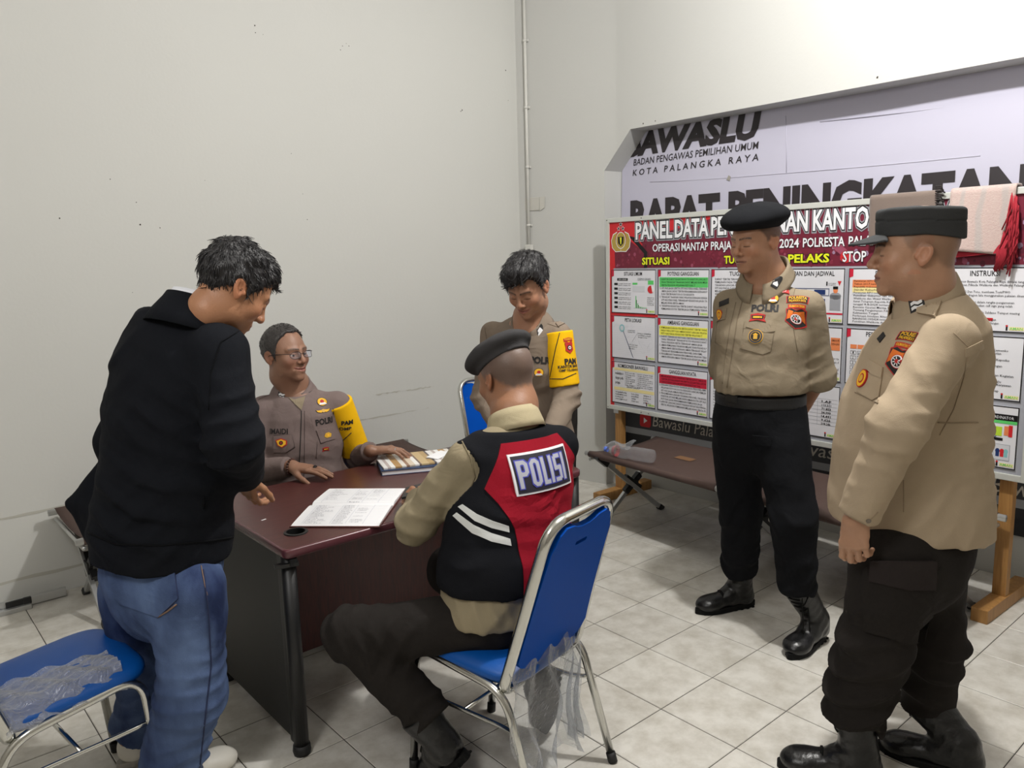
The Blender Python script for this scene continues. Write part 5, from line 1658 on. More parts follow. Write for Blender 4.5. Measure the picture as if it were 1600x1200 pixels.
def hand_sdf(H):
    palm, fingers, th, P = H
    def f(q):
        d = union(q, palm, 0.012)
        for ch in fingers: d = smin(d, union(q, ch, 0.004), 0.006)
        return smin(d, union(q, th, 0.006), 0.010)
    return f
def hand_mesh(H, extra=None):
    f0 = hand_sdf(H)
    def f(q):
        d = f0(q)
        if extra is not None: d = smin(d, union(q, extra, 0.01), 0.012)
        return d
    pts = []
    for ch in H[1] + [H[2], H[0]]:
        for s in ch: pts += [s[0], s[0] + s[1] * s[2]]
    if extra:
        for s in extra: pts += [s[0], s[0] + s[1] * s[2]]
    lo, hi = bounds(pts, 0.05)
    return sdf_mesh(f, lo, hi, 0.0024)

# ------------------------------------------------------------------ boots
def make_boot(parent, base, heel, toe, shaft_top, ankle=None, r=0.055, sc=1.0, flatfoot=True, name='boot'):
    heel, toe, st = map(lambda q: np.asarray(q, float), (heel, toe, shaft_top))
    fd = nrm(toe - heel)
    n = nrm(UP - fd * fd[2]) if flatfoot else nrm(np.asarray(ankle, float) - heel - fd * ((np.asarray(ankle, float) - heel) @ fd))
    X = np.cross(fd, n)
    L = np.linalg.norm(toe - heel)
    ank = heel + fd * 0.07 + n * 0.10 if ankle is None else np.asarray(ankle, float)
    P = lambda a, b, c: heel + fd * a + X * b + n * c
    pr = [seg(P(0.045, 0, 0.050), P(0.12, 0, 0.058), (0.037, 0.036), (0.041, 0.038), u=X),
          seg(P(0.12, 0, 0.055), P(L - 0.055, 0.003, 0.038), (0.042, 0.040), (0.049, 0.028), u=X),
          seg(P(L - 0.075, 0.003, 0.036), P(L - 0.047, 0.003, 0.035), (0.049, 0.031), (0.045, 0.029), u=X, cap=0.044),
          seg(P(0.058, 0, 0.06), ank, 0.046, 0.047), seg(P(0.13, 0, 0.075), ank + fd * 0.018, 0.034, 0.042),
          seg(ank, st, 0.048, r)]
    fl = [Fold(ank + fd * 0.03, nrm(st - ank), 0.07, 0.004, 0.035, 1.0)]
    td = nrm(st - ank)
    def f(q):
        d = union(q, pr, 0.022)
        d = smax(d, -((q - P(0, 0, 0.018)) @ n.astype(np.float32)), 0.004)
        d = smax(d, (q - st.astype(np.float32)) @ td.astype(np.float32), 0.004)
        return folded(d, q, fl)
    lo, hi = bounds([heel, toe, st, ank], 0.09)
    ob, V, F = np_mesh(name, [sdf_mesh(f, lo, hi, 0.0055)], M_boot, base, parent)
    # welted sole following the foot outline
    N = 36; out = []
    for k in range(N):
        a = 2 * math.pi * k / N
        ca, sa = math.cos(a), math.sin(a)
        x = L / 2 + (L / 2 + 0.004) * math.copysign(abs(ca) ** 0.72, ca)
        t = x / L
        wdt = np.interp(t, [0, 0.12, 0.35, 0.7, 0.9, 1], [0.032, 0.038, 0.036, 0.049, 0.044, 0.028])
        out.append((x, wdt * math.copysign(abs(sa) ** 0.8, sa)))
    sm = MB()
    lv = [(0.001, 0.93), (0.005, 0.99), (0.021, 1.0), (0.025, 0.95)]
    vs = [P(x, y * q, z) for z, q in lv for x, y in out]
    fs = [(i * N + k, i * N + (k + 1) % N, (i + 1) * N + (k + 1) % N, (i + 1) * N + k) for i in range(3) for k in range(N)]
    fs = [f_[::-1] for f_ in fs]
    fs += [tuple(range(N)), tuple(3 * N + k for k in range(N))[::-1]]
    fs = [f_[::-1] for f_ in fs]
    sm.add(vs, fs, 0, False)
    for k in range(9):
        x = 0.02 + (L - 0.05) * k / 8
        sm.obox(P(x, 0, 0.003), fd * 0.006, X * (0.03 if k in (0, 8) else 0.036), n * 0.0028)
    sm.build('sole', M_sole, ob, base=base)
    # laces up the front
    bv = BVHTree.FromPolygons([Vector(p) for p in V], F)
    lc = MB()
    for k in range(6):
        t = k / 5
        c = P(L * 0.58, 0, 0.12) * (1 - t) + (ank + td * (np.linalg.norm(st - ank) * 0.75) + fd * 0.10) * t
        row = []
        for q in (-1, -0.5, 0, 0.5, 1):
            o = c + X * 0.022 * q + (n * 0.1 if t < 0.5 else fd * 0.1)
            dr = -(n if t < 0.5 else fd)
            h = bv.ray_cast(Vector(o + fd * 0.0), Vector(dr), 0.4)
            if h[0] is not None: row.append(np.array(h[0]) + np.array(h[1]) * 0.002)
        if len(row) >= 3: lc.tube(row, 0.0022, 6)
    if lc.v: lc.build('laces', M_sole, ob, base=base)['kind'] = 'stuff'
    return ob

# ------------------------------------------------------------------ decals and patches that follow the cloth
class Surf:
    def __init__(s, V, F):
        s.bv = BVHTree.FromPolygons([Vector(p) for p in V], F)
    def pick(s, px, py):
        """surface point seen at a pixel of the 1600x1200 frame"""
        d = nrm(ray(px, py))
        h = s.bv.ray_cast(Vector(CAM_C), Vector(d), 20)
        if h[0] is None: return None
        return np.array(h[0]), np.array(h[1])
    def frame(s, px, py, right=None, up=(0, 0, 1), N=None, rot=0.0):
        h = s.pick(px, py)
        if h is None:
            return None
        o, n = h
        # average the normal over a small neighbourhood
        ns = [n]
        for dx, dy in ((6, 0), (-6, 0), (0, 6), (0, -6)):
            q = s.pick(px + dx, py + dy)
            if q is not None and np.linalg.norm(q[0] - o) < 0.08: ns.append(q[1])
        n = nrm(sum(ns)) if N is None else nrm(N)
        u = nrm(np.asarray(up, float) - n * (np.asarray(up, float) @ n))
        r = np.cross(u, n)
        if rot:
            c, sn = math.cos(rot), math.sin(rot)
            r, u = r * c + u * sn, u * c - r * sn
        return o, r, u, n
    def put(s, fr, a, b, off):
        o, r, u, n = fr
        p = o + r * a + u * b
        h = s.bv.ray_cast(Vector(p + n * 0.09), Vector(-n), 0.2)
        if h[0] is None:
            h = s.bv.find_nearest(Vector(p))
            if h[0] is None: return p + n * off
            return np.array(h[0]) + np.array(h[1]) * off
        q = np.array(h[0])
        return q + n * off

def subdiv2d(poly, step):
    bm = bmesh.new()
    vs = [bm.verts.new((x, y, 0)) for x, y in poly]
    bm.faces.new(vs)
    bmesh.ops.triangulate(bm, faces=bm.faces[:])
    for _ in range(6):
        long = [e for e in bm.edges if e.calc_length() > step]
        if not long: break
        bmesh.ops.subdivide_edges(bm, edges=long, cuts=1)
        bmesh.ops.triangulate(bm, faces=[f for f in bm.faces if len(f.verts) > 3])
    bm.verts.index_update()
    V = [(v.co.x, v.co.y) for v in bm.verts]
    F = [[v.index for v in f.verts] for f in bm.faces]
    # face orientation counter-clockwise
    out = []
    for f in F:
        a, b, c = (np.array(V[i]) for i in f[:3])
        out.append(f if (b - a)[0] * (c - a)[1] - (b - a)[1] * (c - a)[0] > 0 else f[::-1])
    E = [(e.verts[0].index, e.verts[1].index) for e in bm.edges if len(e.link_faces) == 1]
    bm.free()
    return V, out, E

class Badge:
    lift0 = 0.0012
    """several flat cloth layers stitched on a garment at a picked point"""
    def __init__(s, surf, px, py, **k):
        s.su = surf; s.lift0 = k.pop('lift0', 0.0012); s.fit = None
        s.fr = surf.frame(px, py, **k); s.mb = MB(); s.mats = []; s.lay = s.lift0
    def smooth(s, W, H):
        """a stiff patch: bend it as one smooth sheet over the garment"""
        if s.fr is None: return s
        o, r, u, n = s.fr
        A, Y = [], []
        for a in np.linspace(-W, W, 9):
            for b in np.linspace(-H, H, 7):
                p = s.su.put(s.fr, a, b, 0.0)
                A.append([1, a, b, a * a, a * b, b * b]); Y.append((p - o) @ n)
        c = np.linalg.lstsq(np.array(A), np.array(Y), rcond=None)[0]
        c[0] += max(0.0, float((np.array(Y) - np.array(A) @ c).max()))
        s.fit = c
        return s
    def pt(s, a, b, lift):
        if s.fit is None: return s.su.put(s.fr, a, b, lift)
        o, r, u, n = s.fr; c = s.fit
        return o + r * a + u * b + n * (c[0] + c[1] * a + c[2] * b + c[3] * a * a + c[4] * a * b + c[5] * b * b + lift)
    def mi(s, m):
        if m not in s.mats: s.mats.append(m)
        return s.mats.index(m)
    def poly(s, pts, m, lift=None, step=0.02, thick=True):
        if s.fr is None: return s
        if lift is None: s.lay += 0.0007; lift = s.lay
        V, F, E = subdiv2d(pts, step)
        top = [s.pt(a, b, lift) for a, b in V]
        n = len(top); vs = list(top); fs = [tuple(f) for f in F]
        if thick:
            n3 = s.fr[3]
            vs += [p - n3 * (lift + 0.002) for p in top]
            for a, b in E:
                fs.append((a, b, n + b, n + a))
        s.mb.add(vs, fs, s.mi(m))
        return s
    def text(s, t, x0, x1, y0, y1, m, lift=None, arc=0.0, **k):
        if s.fr is None: return s
        if lift is None: s.lay += 0.0005; lift = s.lay
        g, f = text_box(t, x0, x1, y0, y1, **k)
        s.mb.add([s.pt(a, b + arc * (a - (x0 + x1) / 2) ** 2, lift) for a, b in g], f, s.mi(m))
        return s
    def build(s, name, parent, base, label=None):
        if s.fr is None or not s.mb.v:
            return None
        o = s.mb.build(name, s.mats, parent, base=base)
        if label: o['label'] = label
        return o

def circ(cx, cy, rx, ry=None, n=20):
    ry = rx if ry is None else ry
    return [(cx + rx * math.cos(2 * math.pi * k / n), cy + ry * math.sin(2 * math.pi * k / n)) for k in range(n)]
def rect(x0, x1, y0, y1): return [(x0, y0), (x1, y0), (x1, y1), (x0, y1)]
def shield(w, h, cx=0, cy=0):
    p = [(-1, 0.75), (-0.55, 1.0), (0, 0.82), (0.55, 1.0), (1, 0.75), (0.86, 0.1), (0.95, -0.45), (0.5, -0.72), (0, -1.0), (-0.5, -0.72), (-0.95, -0.45), (-0.86, 0.1)]
    return [(cx + a * w, cy + b * h) for a, b in p][::-1]
def arcband(w, h, bend, n=8):
    top = [(-w + 2 * w * k / n, h / 2 - bend * (2 * k / n - 1) ** 2) for k in range(n + 1)]
    bot = [(-w * 0.93 + 2 * w * 0.93 * k / n, -h / 2 - bend * (2 * k / n - 1) ** 2) for k in range(n + 1)]
    return bot + top[::-1]
# ------------------------------------------------------------------ garments and bodies
class Person:
    def __init__(s, base, F):
        s.base = np.asarray(base, float); s.F = nrm([F[0], F[1], 0]); s.R = V3(s.F[1], -s.F[0], 0)
        s.skinparts = []; s.core = []
    def off(s, c, r=0, f=0, u=0): return np.asarray(c, float) + s.R * r + s.F * f + UP * u

def torso_prims(rings, grow=0.0, scale=1.0):
    pr = []
    for (a, wa, da, la), (b, wb, db_, lb) in zip(rings[:-1], rings[1:]):
        pr.append(seg(a, b, (wa * scale + grow, da * scale + grow), (wb * scale + grow, db_ * scale + grow), u=nrm(np.asarray(la) + np.asarray(lb))))
    return pr
def yoke(nb, shL, shR, r0=0.062, r1=0.052):
    nb = np.asarray(nb, float)
    return [seg(nb - UP * (r0 + 0.022) + (np.asarray(s_) - nb) * 0.12, np.asarray(s_), r0, r1) for s_ in (shL, shR)]
def arm_prims(a, grow=0.0, scale=1.0, ext=0.0):
    sh, el, wr, (r0, r1, r2) = a[:4]
    sh, el, wr = map(np.asarray, (sh, el, wr))
    return [seg(sh, el, r0 * scale + grow, r1 * scale + grow), seg(el, wr + nrm(wr - el) * ext, r1 * scale + grow, r2 * scale + grow)]

def garment(name, parent, base, m, rings, arms=(), planes=(), folds=(), vox=0.0075, k=0.05, ka=0.022, grow=0.0, extra=(), minus=None, cuts=True, noise=0.0025, label=None, arm_ext=0.03):
    tp = torso_prims(rings, grow) if rings else []
    ap = [arm_prims(a, grow, 1.0, arm_ext) for a in arms]
    cut = []
    if cuts:
        for a in arms:
            wr, el = np.asarray(a[2], np.float32), np.asarray(a[1], np.float32)
            cut.append((wr, nrm(wr - el).astype(np.float32)))
    def f(P):
        d = union(P, tp, k) if tp else None
        for pr, i in zip(ap, range(len(ap))):
            e = union(P, pr, 0.03)
            if cuts:
                c, n = cut[i]
                q = P - c
                lim = q @ n
                e = np.where((q * q).sum(1) < 0.16, np.maximum(e, lim), e)
            d = e if d is None else smin(d, e, ka)
        for s in extra: d = smin(d, prim_d(P, s), 0.03) if d is not None else prim_d(P, s)
        for c, n in planes:
            d = smax(d, (P - np.asarray(c, np.float32)) @ np.asarray(n, np.float32), 0.006)
        if minus is not None: d = smax(d, -minus(P), 0.004)
        if folds or noise:
            mk = np.abs(d) < 0.06
            if mk.any():
                q = P[mk]; e = np.zeros(len(q), np.float32)
                for fl in folds: e += fl(q).astype(np.float32)
                if noise: e += noise * wob(q, 22, 1.3).astype(np.float32) + noise * 0.6 * wob(q, 47, 2.3).astype(np.float32)
                d = d.copy(); d[mk] -= e
        return d
    pts = []
    for s in tp + [q for pr in ap for q in pr] + list(extra):
        rr = max(max(s[5]), max(s[6]))
        pts += [s[0] - rr, s[0] + rr, s[0] + s[1] * s[2] - rr, s[0] + s[1] * s[2] + rr]
    lo, hi = bounds(pts, 0.03)
    ob, V, F = np_mesh(name, [sdf_mesh(f, lo, hi, vox)], m, base, parent)
    if label: ob['label'] = label
    return ob, Surf(V, F), f

def collar(parent, base, m, c, up, F, rx, ry, h=0.032, fall=0.045, open_=0.42, point=0.035, spread=0.022, name='collar', drop=0.03):
    up = nrm(up); F = nrm(np.asarray(F, float) - up * (np.asarray(F, float) @ up)); R = np.cross(F, up)
    N = 34; prof = 6
    vs = []
    for i in range(N + 1):
        th = open_ + (2 * math.pi - 2 * open_) * i / N
        fr = 0.5 + 0.5 * math.cos(th)              # 1 at the front
        dirn = F * math.cos(th) + R * math.sin(th)
        e = 1.0 / math.sqrt((math.cos(th) / ry) ** 2 + (math.sin(th) / rx) ** 2)
        dz = -drop * fr ** 1.5 + 0.012 * (1 - fr)
        pt = point * max(0, fr - 0.55) / 0.45
        for r, z in ((e + 0.004, -0.008), (e, h * 0.55), (e + 0.001, h), (e + 0.006, h + 0.002), (e + 0.012, h * 0.55), (e + 0.012 + spread * 0.6, h * 0.2 - fall * 0.35 - pt * 0.4), (e + 0.010 + spread, h * 0.2 - fall * 0.8 - pt)):
            vs.append(np.asarray(c) + dirn * r + up * (z + dz))
    n = 7
    fs = [(i * n + j, (i + 1) * n + j, (i + 1) * n + j + 1, i * n + j + 1) for i in range(N) for j in range(n - 1)]
    o = MB().add(vs, fs, 0, True).build(name, m, parent, base=base)
    md = o.modifiers.new('thick', 'SOLIDIFY'); md.thickness = 0.003; md.offset = 0
    vv = [tuple(v) for v in vs]
    return o, Surf(vv, fs)

def seam(surf, pix, width, lift, parent, base, m, name='seam', n=None):
    """thin raised strip that follows the garment along a line measured in the photograph"""
    pts = []
    for (a, b) in zip(pix[:-1], pix[1:]):
        k = max(2, int(math.hypot(b[0] - a[0], b[1] - a[1]) / 5))
        pts += [(a[0] + (b[0] - a[0]) * i / k, a[1] + (b[1] - a[1]) * i / k) for i in range(k)]
    pts.append(pix[-1])
    row = []
    for x, y in pts:
        h = surf.pick(x, y)
        if h is not None: row.append(h)
    mb = MB(); runs = []; cur = []
    for h in row:
        if cur and np.linalg.norm(h[0] - cur[-1][0]) > 0.06:
            runs.append(cur); cur = []
        cur.append(h)
    runs.append(cur)
    for r in runs:
        if len(r) < 3: continue
        P = [h[0] + h[1] * lift * 0.3 for h in r]
        mb.tube(P, width / 2, 6, flatten=1.0)
    if mb.v:
        return mb.build(name, m, parent, base=base)

def pixpatch(surf, poly, m, lift, parent, base, name, step=9, label=None):
    """a cloth piece lying on the garment; its outline was measured in the photograph"""
    V, F, E = subdiv2d(poly, step)
    top = []
    for x, y in V:
        h = surf.pick(x, y)
        if h is None:
            top.append(None)
        else: top.append((h[0] + h[1] * lift, h[1]))
    good = [t for t in top if t is not None]
    if not good: return None
    zz = [i for i, t in enumerate(top) if t is not None]
    idx = {i: k for k, i in enumerate(zz)}
    vs = [top[i][0] for i in zz] + [top[i][0] - top[i][1] * (lift + 0.002) for i in zz]
    n = len(zz)
    fs = []
    for f in F:
        if all(i in idx for i in f):
            f = [idx[i] for i in f]
            if max(np.linalg.norm(vs[f[0]] - vs[f[1]]), np.linalg.norm(vs[f[1]] - vs[f[2]])) < 0.12:
                fs.append(tuple(f[::-1]))
    for a, b in E:
        if a in idx and b in idx: fs.append((idx[a], idx[b], n + idx[b], n + idx[a]))
    o = MB().add(vs, fs, 0, False).build(name, m, parent, base=base)
    if label: o['label'] = label
    return o

def head_mesh(h, neck_base, r0=0.056, r1=0.062, back=-0.02):
    nk = [seg(h.world((0, back, -0.03)), h.world((0, back - 0.002, -0.085)), (r0 * 1.0, r0 * 1.05), u=h.R), seg(h.world((0, back - 0.002, -0.085)), neck_base, r0, r1),
          seg(neck_base, np.asarray(neck_base) - UP * 0.05, r1, r1 * 1.15)]
    def f(P):
        d = h.local(h.loc(P)) * h.s
        return smin(d, union(P, nk, 0.03), 0.022)
    pts = [h.world((a, b, c)) for a in (-0.1, 0.1) for b in (-0.12, 0.13) for c in (-0.125, 0.14)] + [neck_base + V3(*q) * r1 for q in ((-1.2, -1.2, -2), (1.2, 1.2, 0))]
    lo, hi = bounds(pts, 0.012)
    return sdf_mesh(f, lo, hi, 0.0027)

def body(h, neck_base, hands, core_prims, base, label, group=None, r0=0.056, r1=0.062, adj=0.0):
    parts = [head_mesh(h, np.asarray(neck_base, float), r0, r1, -0.02 + adj)] + hands
    def f(P): return union(P, core_prims, 0.04)
    pts = []
    for s in core_prims:
        rr = max(max(s[5]), max(s[6])); pts += [s[0] - rr, s[0] + rr, s[0] + s[1] * s[2] - rr, s[0] + s[1] * s[2] + rr]
    lo, hi = bounds(pts, 0.03)
    parts.append(sdf_mesh(f, lo, hi, 0.016))
    ob, V, F = np_mesh('person', parts, M_skin, base, None, h.color)
    tag(ob, label, 'person', group)
    add_eyes(h, ob, base)
    return ob

def core_from(rings, arms, legs, neck):
    pr = torso_prims(rings, 0, 0.74)
    for a in arms: pr += arm_prims(a, 0, 0.62)
    for l in legs: pr += arm_prims(l, 0, 0.6)
    pr.append(seg(rings[-1][0], neck, 0.06, 0.05))
    return pr

def hair_mesh(h, parent, base, m, kind='short', top=0.02, side=0.010, front=0.0, part=None, seed=1.0, rough=0.004, vox=0.003, name='hair', dirv=None, line_shift=0.0, quiff=0.0, swoop=0.0, strands=900, slen=0.03):
    def f(P):
        L = h.loc(P); A = L.copy(); A[:, 0] = np.abs(L[:, 0])
        zz = np.clip((L[:, 2] - 0.03) / 0.09, 0, 1)
        th = side + (top - side) * zz ** 1.2
        if front: th = th + front * np.clip((L[:, 1] - 0.02) / 0.06, 0, 1) * zz
        if quiff: th = th + quiff * np.exp(-(((L[:, 0] - 0.02) / 0.05) ** 2 + ((L[:, 1] - 0.07) / 0.035) ** 2 + ((L[:, 2] - 0.11) / 0.04) ** 2))
        ang = np.arctan2(L[:, 1], L[:, 0])
        th = th + rough * (0.5 * wob(L, 130, seed) + 1.0 * wob(L, 70, seed + 2) + 0.8 * wob(L, 34, seed + 5))
        if part is not None:
            th = th - 0.008 * np.exp(-((L[:, 0] - part) / 0.006) ** 2) * (L[:, 1] > -0.03)
        d = ball_d(L, ball((0, -0.012, 0.040), (0.0775 * h.w, 0.0985, 0.0915)))
        d = smin(d, ball_d(L, ball((0, 0.030, 0.01), (0.064 * h.w, 0.062, 0.075))), 0.03) - th
        zl = h.hair_line(L[:, 1], kind) + line_shift - swoop * L[:, 0] * (L[:, 1] > 0) + 0.006 * wob(L, 90, seed + 3)
        d = smax(d, (zl - L[:, 2]) * 0.75, 0.008)
        # keep clear of the ears
        d = smax(d, -(ball_d(A, ball((0.088, -0.008, 0.0), (0.016, 0.022, 0.034)))), 0.006)
        return d * 0.8 * h.s
    pts = [h.world((a, b, c)) for a in (-0.12, 0.12) for b in (-0.14, 0.15) for c in (-0.06, 0.19)]
    lo, hi = bounds(pts, 0.0)
    ob, V, F = np_mesh(name, [sdf_mesh(f, lo, hi, vox)], m, base, parent)
    if strands:
        rs = np.random.default_rng(int(seed * 10))
        su = Surf(V, F); mb = MB()
        crown = h.world((0.01, -0.05, 0.13))
        for i in rs.choice(len(V), min(strands, len(V)), replace=False):
            p = V[i].astype(float); q = su.bv.find_nearest(Vector(p)); n = np.array(q[1])
            fl = p - crown + h.F * 0.06 + rs.normal(0, 0.018, 3)
            t = fl - n * (fl @ n)
            if np.linalg.norm(t) < 1e-5: continue
            t = nrm(t); L0 = slen * rs.uniform(0.5, 1.2); up_ = rs.uniform(0.001, 0.004) * (slen / 0.03)
            pts = [p - n * 0.002, p + t * L0 * 0.35 + n * up_ * 0.7, p + t * L0 * 0.7 + n * up_, p + t * L0 + n * up_ * 0.6]
            mb.tube(pts, 0.001, 4, radii=[0.0016, 0.0013, 0.0009, 0.0003], cap=False)
        so = mb.build('hair_strands', m, ob, base=base); so['kind'] = 'stuff'
    return ob

def local_sdf(h, parent, base, m, name, fn, lim, vox=0.0035):
    def f(P): return fn(h.loc(P)) * h.s
    pts = [h.world((a, b, c)) for a in (lim[0], lim[1]) for b in (lim[2], lim[3]) for c in (lim[4], lim[5])]
    lo, hi = bounds(pts, 0.0)
    ob, V, F = np_mesh(name, [sdf_mesh(f, lo, hi, vox)], m, base, parent)
    return ob, Surf(V, F)

# cloth colours
M_brown_trs = cloth('dark_brown_twill', 36, 33, 31, wrinkle=0.010, wscale=9)
M_black_trs = cloth('black_twill', 18, 19, 22, wrinkle=0.008, wscale=10)
M_thread_y = flat('yellow_thread', 232, 178, 34, 0.7)
M_thread_r = flat('red_thread', 176, 34, 30, 0.7)
M_thread_k = flat('black_thread', 26, 24, 24, 0.7)
M_thread_w = flat('white_thread', 228, 228, 230, 0.6)
M_thread_o = flat('orange_thread', 214, 110, 30, 0.7)
M_thread_p = flat('violet_thread', 150, 130, 170, 0.7)
M_gold = flat('gold_thread', 206, 160, 48, 0.5)
M_button = flat('shirt_button', 112, 100, 88, 0.35)
M_metal = flat('silver_metal', 190, 190, 190, 0.25, metal=0.9)

def patch_region(su, px, py, parent, base, sc=1.0, **k):
    """arched shoulder title over a bordered shield"""
    b = Badge(su, px, py, **k)
    if b.fr is None: return
    b.poly(arcband(0.046 * sc, 0.030 * sc, 0.008 * sc), M_thread_r).poly(arcband(0.0425 * sc, 0.026 * sc, 0.007 * sc), M_thread_k)
    b.text('POLRESTA', -0.036 * sc, 0.036 * sc, 0.000 * sc, 0.011 * sc, M_thread_y, bold=0.03, arc=-3.5 / sc)
    b.text('PALANGKA RAYA', -0.034 * sc, 0.034 * sc, -0.0125 * sc, -0.003 * sc, M_thread_y, bold=0.03, arc=-3.5 / sc)
    b.build('shoulder_title', parent, base)
    b.mb = MB(); b.mats = []; b.lay = b.lift0
    y = -0.032 * sc
    up = lambda pts, dy: [(a, c + dy) for a, c in pts]
    b.poly(up(arcband(0.036 * sc, 0.017 * sc, 0.005 * sc), y), M_thread_r)
    b.text('KALIMANTAN TENGAH', -0.03 * sc, 0.03 * sc, y - 0.004 * sc, y + 0.005 * sc, M_thread_y, bold=0.03, arc=-3.0 / sc)
    cy = -0.082 * sc
    b.poly(shield(0.040 * sc, 0.043 * sc, 0, cy), M_thread_r).poly(shield(0.036 * sc, 0.039 * sc, 0, cy), M_thread_k)
    b.poly([(-0.03 * sc, cy + 0.03 * sc), (-0.032 * sc, cy - 0.012 * sc), (0, cy + 0.012 * sc), (0.032 * sc, cy - 0.012 * sc), (0.03 * sc, cy + 0.03 * sc), (0, cy + 0.026 * sc)], M_thread_o)
    b.poly(circ(0, cy - 0.002 * sc, 0.0205 * sc), M_thread_r).poly(circ(0, cy - 0.002 * sc, 0.0185 * sc), M_thread_w).poly(circ(0, cy - 0.002 * sc, 0.015 * sc), M_thread_k)
    for q in range(4):
        a = q * math.pi / 4 + 0.4
        dx, dy = 0.0135 * sc * math.cos(a), 0.0135 * sc * math.sin(a); nx, ny = -0.0014 * sc * math.sin(a), 0.0014 * sc * math.cos(a)
        b.poly([(-dx - nx, cy - 0.002 * sc - dy - ny), (dx - nx, cy - 0.002 * sc + dy - ny), (dx + nx, cy - 0.002 * sc + dy + ny), (-dx + nx, cy - 0.002 * sc - dy + ny)], M_thread_w, lift=b.lay + 0.0004)
    b.poly(circ(0, cy - 0.002 * sc, 0.006 * sc), M_thread_r)
    b.build('shoulder_patch', parent, base)

def emblem(su, px, py, parent, base, kind, sc=1.0, **k):
    b = Badge(su, px, py, **k)
    if b.fr is None: return
    if kind == 'wings':
        for sx in (1, -1):
            w = [(0.0, -0.006), (0.018, -0.011), (0.036, -0.004), (0.043, 0.009), (0.028, 0.006), (0.012, 0.008), (0.0, 0.006)]
            w = [(a * sx * sc, c * sc) for a, c in w]
            b.poly(w if sx > 0 else w[::-1], M_thread_k, lift=b.lift0 + 0.0006)
            w2 = [(a * 0.92, c * 0.82) for a, c in w]
            b.poly(w2 if sx > 0 else w2[::-1], M_thread_y, lift=b.lift0 + 0.0016)
        b.poly(circ(0, 0, 0.010 * sc), M_gold, lift=b.lift0 + 0.0024)
    elif kind == 'crest':
        b.poly(circ(0, 0, 0.024 * sc, 0.021 * sc), M_thread_k).poly(circ(0, 0, 0.022 * sc, 0.019 * sc), M_thread_y).poly(circ(0, 0.002 * sc, 0.009 * sc, 0.008 * sc), M_thread_r).poly([(-0.018 * sc, -0.014 * sc), (0.018 * sc, -0.014 * sc), (0.012 * sc, -0.005 * sc), (-0.012 * sc, -0.005 * sc)], M_thread_w)
    elif kind == 'redarc':
        b.poly(arcband(0.030 * sc, 0.026 * sc, 0.010 * sc), M_thread_r).poly(circ(0, -0.002 * sc, 0.018 * sc, 0.009 * sc), M_thread_w).poly(circ(0, -0.002 * sc, 0.016 * sc, 0.0075 * sc), M_thread_r)
    elif kind == 'ribbon':
        b.poly([(-0.034 * sc, -0.016 * sc), (0.0, -0.009 * sc), (0.034 * sc, -0.016 * sc), (0.026 * sc, -0.002 * sc), (0.030 * sc, 0.014 * sc), (0.0, 0.02 * sc), (-0.030 * sc, 0.014 * sc), (-0.026 * sc, -0.002 * sc)], M_thread_r)
        b.poly([(-0.022 * sc, -0.005 * sc), (0.022 * sc, -0.005 * sc), (0.025 * sc, 0.010 * sc), (-0.025 * sc, 0.010 * sc)], M_thread_k).poly(rect(-0.018 * sc, 0.018 * sc, -0.001 * sc, 0.006 * sc), M_thread_y)
    elif kind == 'round':
        b.poly(circ(0, 0, 0.030 * sc), M_thread_y).poly(circ(0, 0, 0.028 * sc), flat('patch_navy', 52, 58, 74, 0.7)).poly(circ(0, 0, 0.021 * sc), M_thread_y).poly(circ(0, 0, 0.0195 * sc), M_thread_k).poly(rect(-0.008 * sc, 0.008 * sc, -0.011 * sc, 0.007 * sc), M_gold).poly([(-0.012 * sc, 0.007 * sc), (0.012 * sc, 0.007 * sc), (0, 0.014 * sc)], M_thread_y)
    elif kind == 'penta':
        b.poly([(-0.026 * sc, 0.012 * sc), (-0.016 * sc, -0.012 * sc), (0.004 * sc, -0.022 * sc), (0.026 * sc, -0.008 * sc), (0.026 * sc, 0.010 * sc), (0, 0.021 * sc)], M_thread_r).poly([(-0.021 * sc, 0.009 * sc), (-0.013 * sc, -0.010 * sc), (0.004 * sc, -0.018 * sc), (0.021 * sc, -0.006 * sc), (0.021 * sc, 0.008 * sc), (0, 0.016 * sc)], M_thread_y).poly(circ(0, 0, 0.009 * sc), M_thread_k).poly(circ(0, 0, 0.004 * sc), M_thread_r)
    elif kind == 'oval':
        b.poly(circ(0, 0, 0.021 * sc, 0.028 * sc), M_thread_r).poly(circ(0, 0, 0.018 * sc, 0.025 * sc), M_thread_y).poly(circ(0, 0, 0.011 * sc, 0.015 * sc), M_thread_r).poly(circ(0, 0, 0.008 * sc, 0.011 * sc), M_gold)
    elif kind == 'leaf':
        b.poly([(-0.018 * sc, -0.004 * sc), (-0.006 * sc, -0.012 * sc), (0.016 * sc, -0.010 * sc), (0.022 * sc, 0.004 * sc), (0.008 * sc, 0.013 * sc), (-0.010 * sc, 0.010 * sc)], M_gold).poly(circ(0.002 * sc, 0, 0.006 * sc), M_thread_y)
    b.build('badge', parent, base)

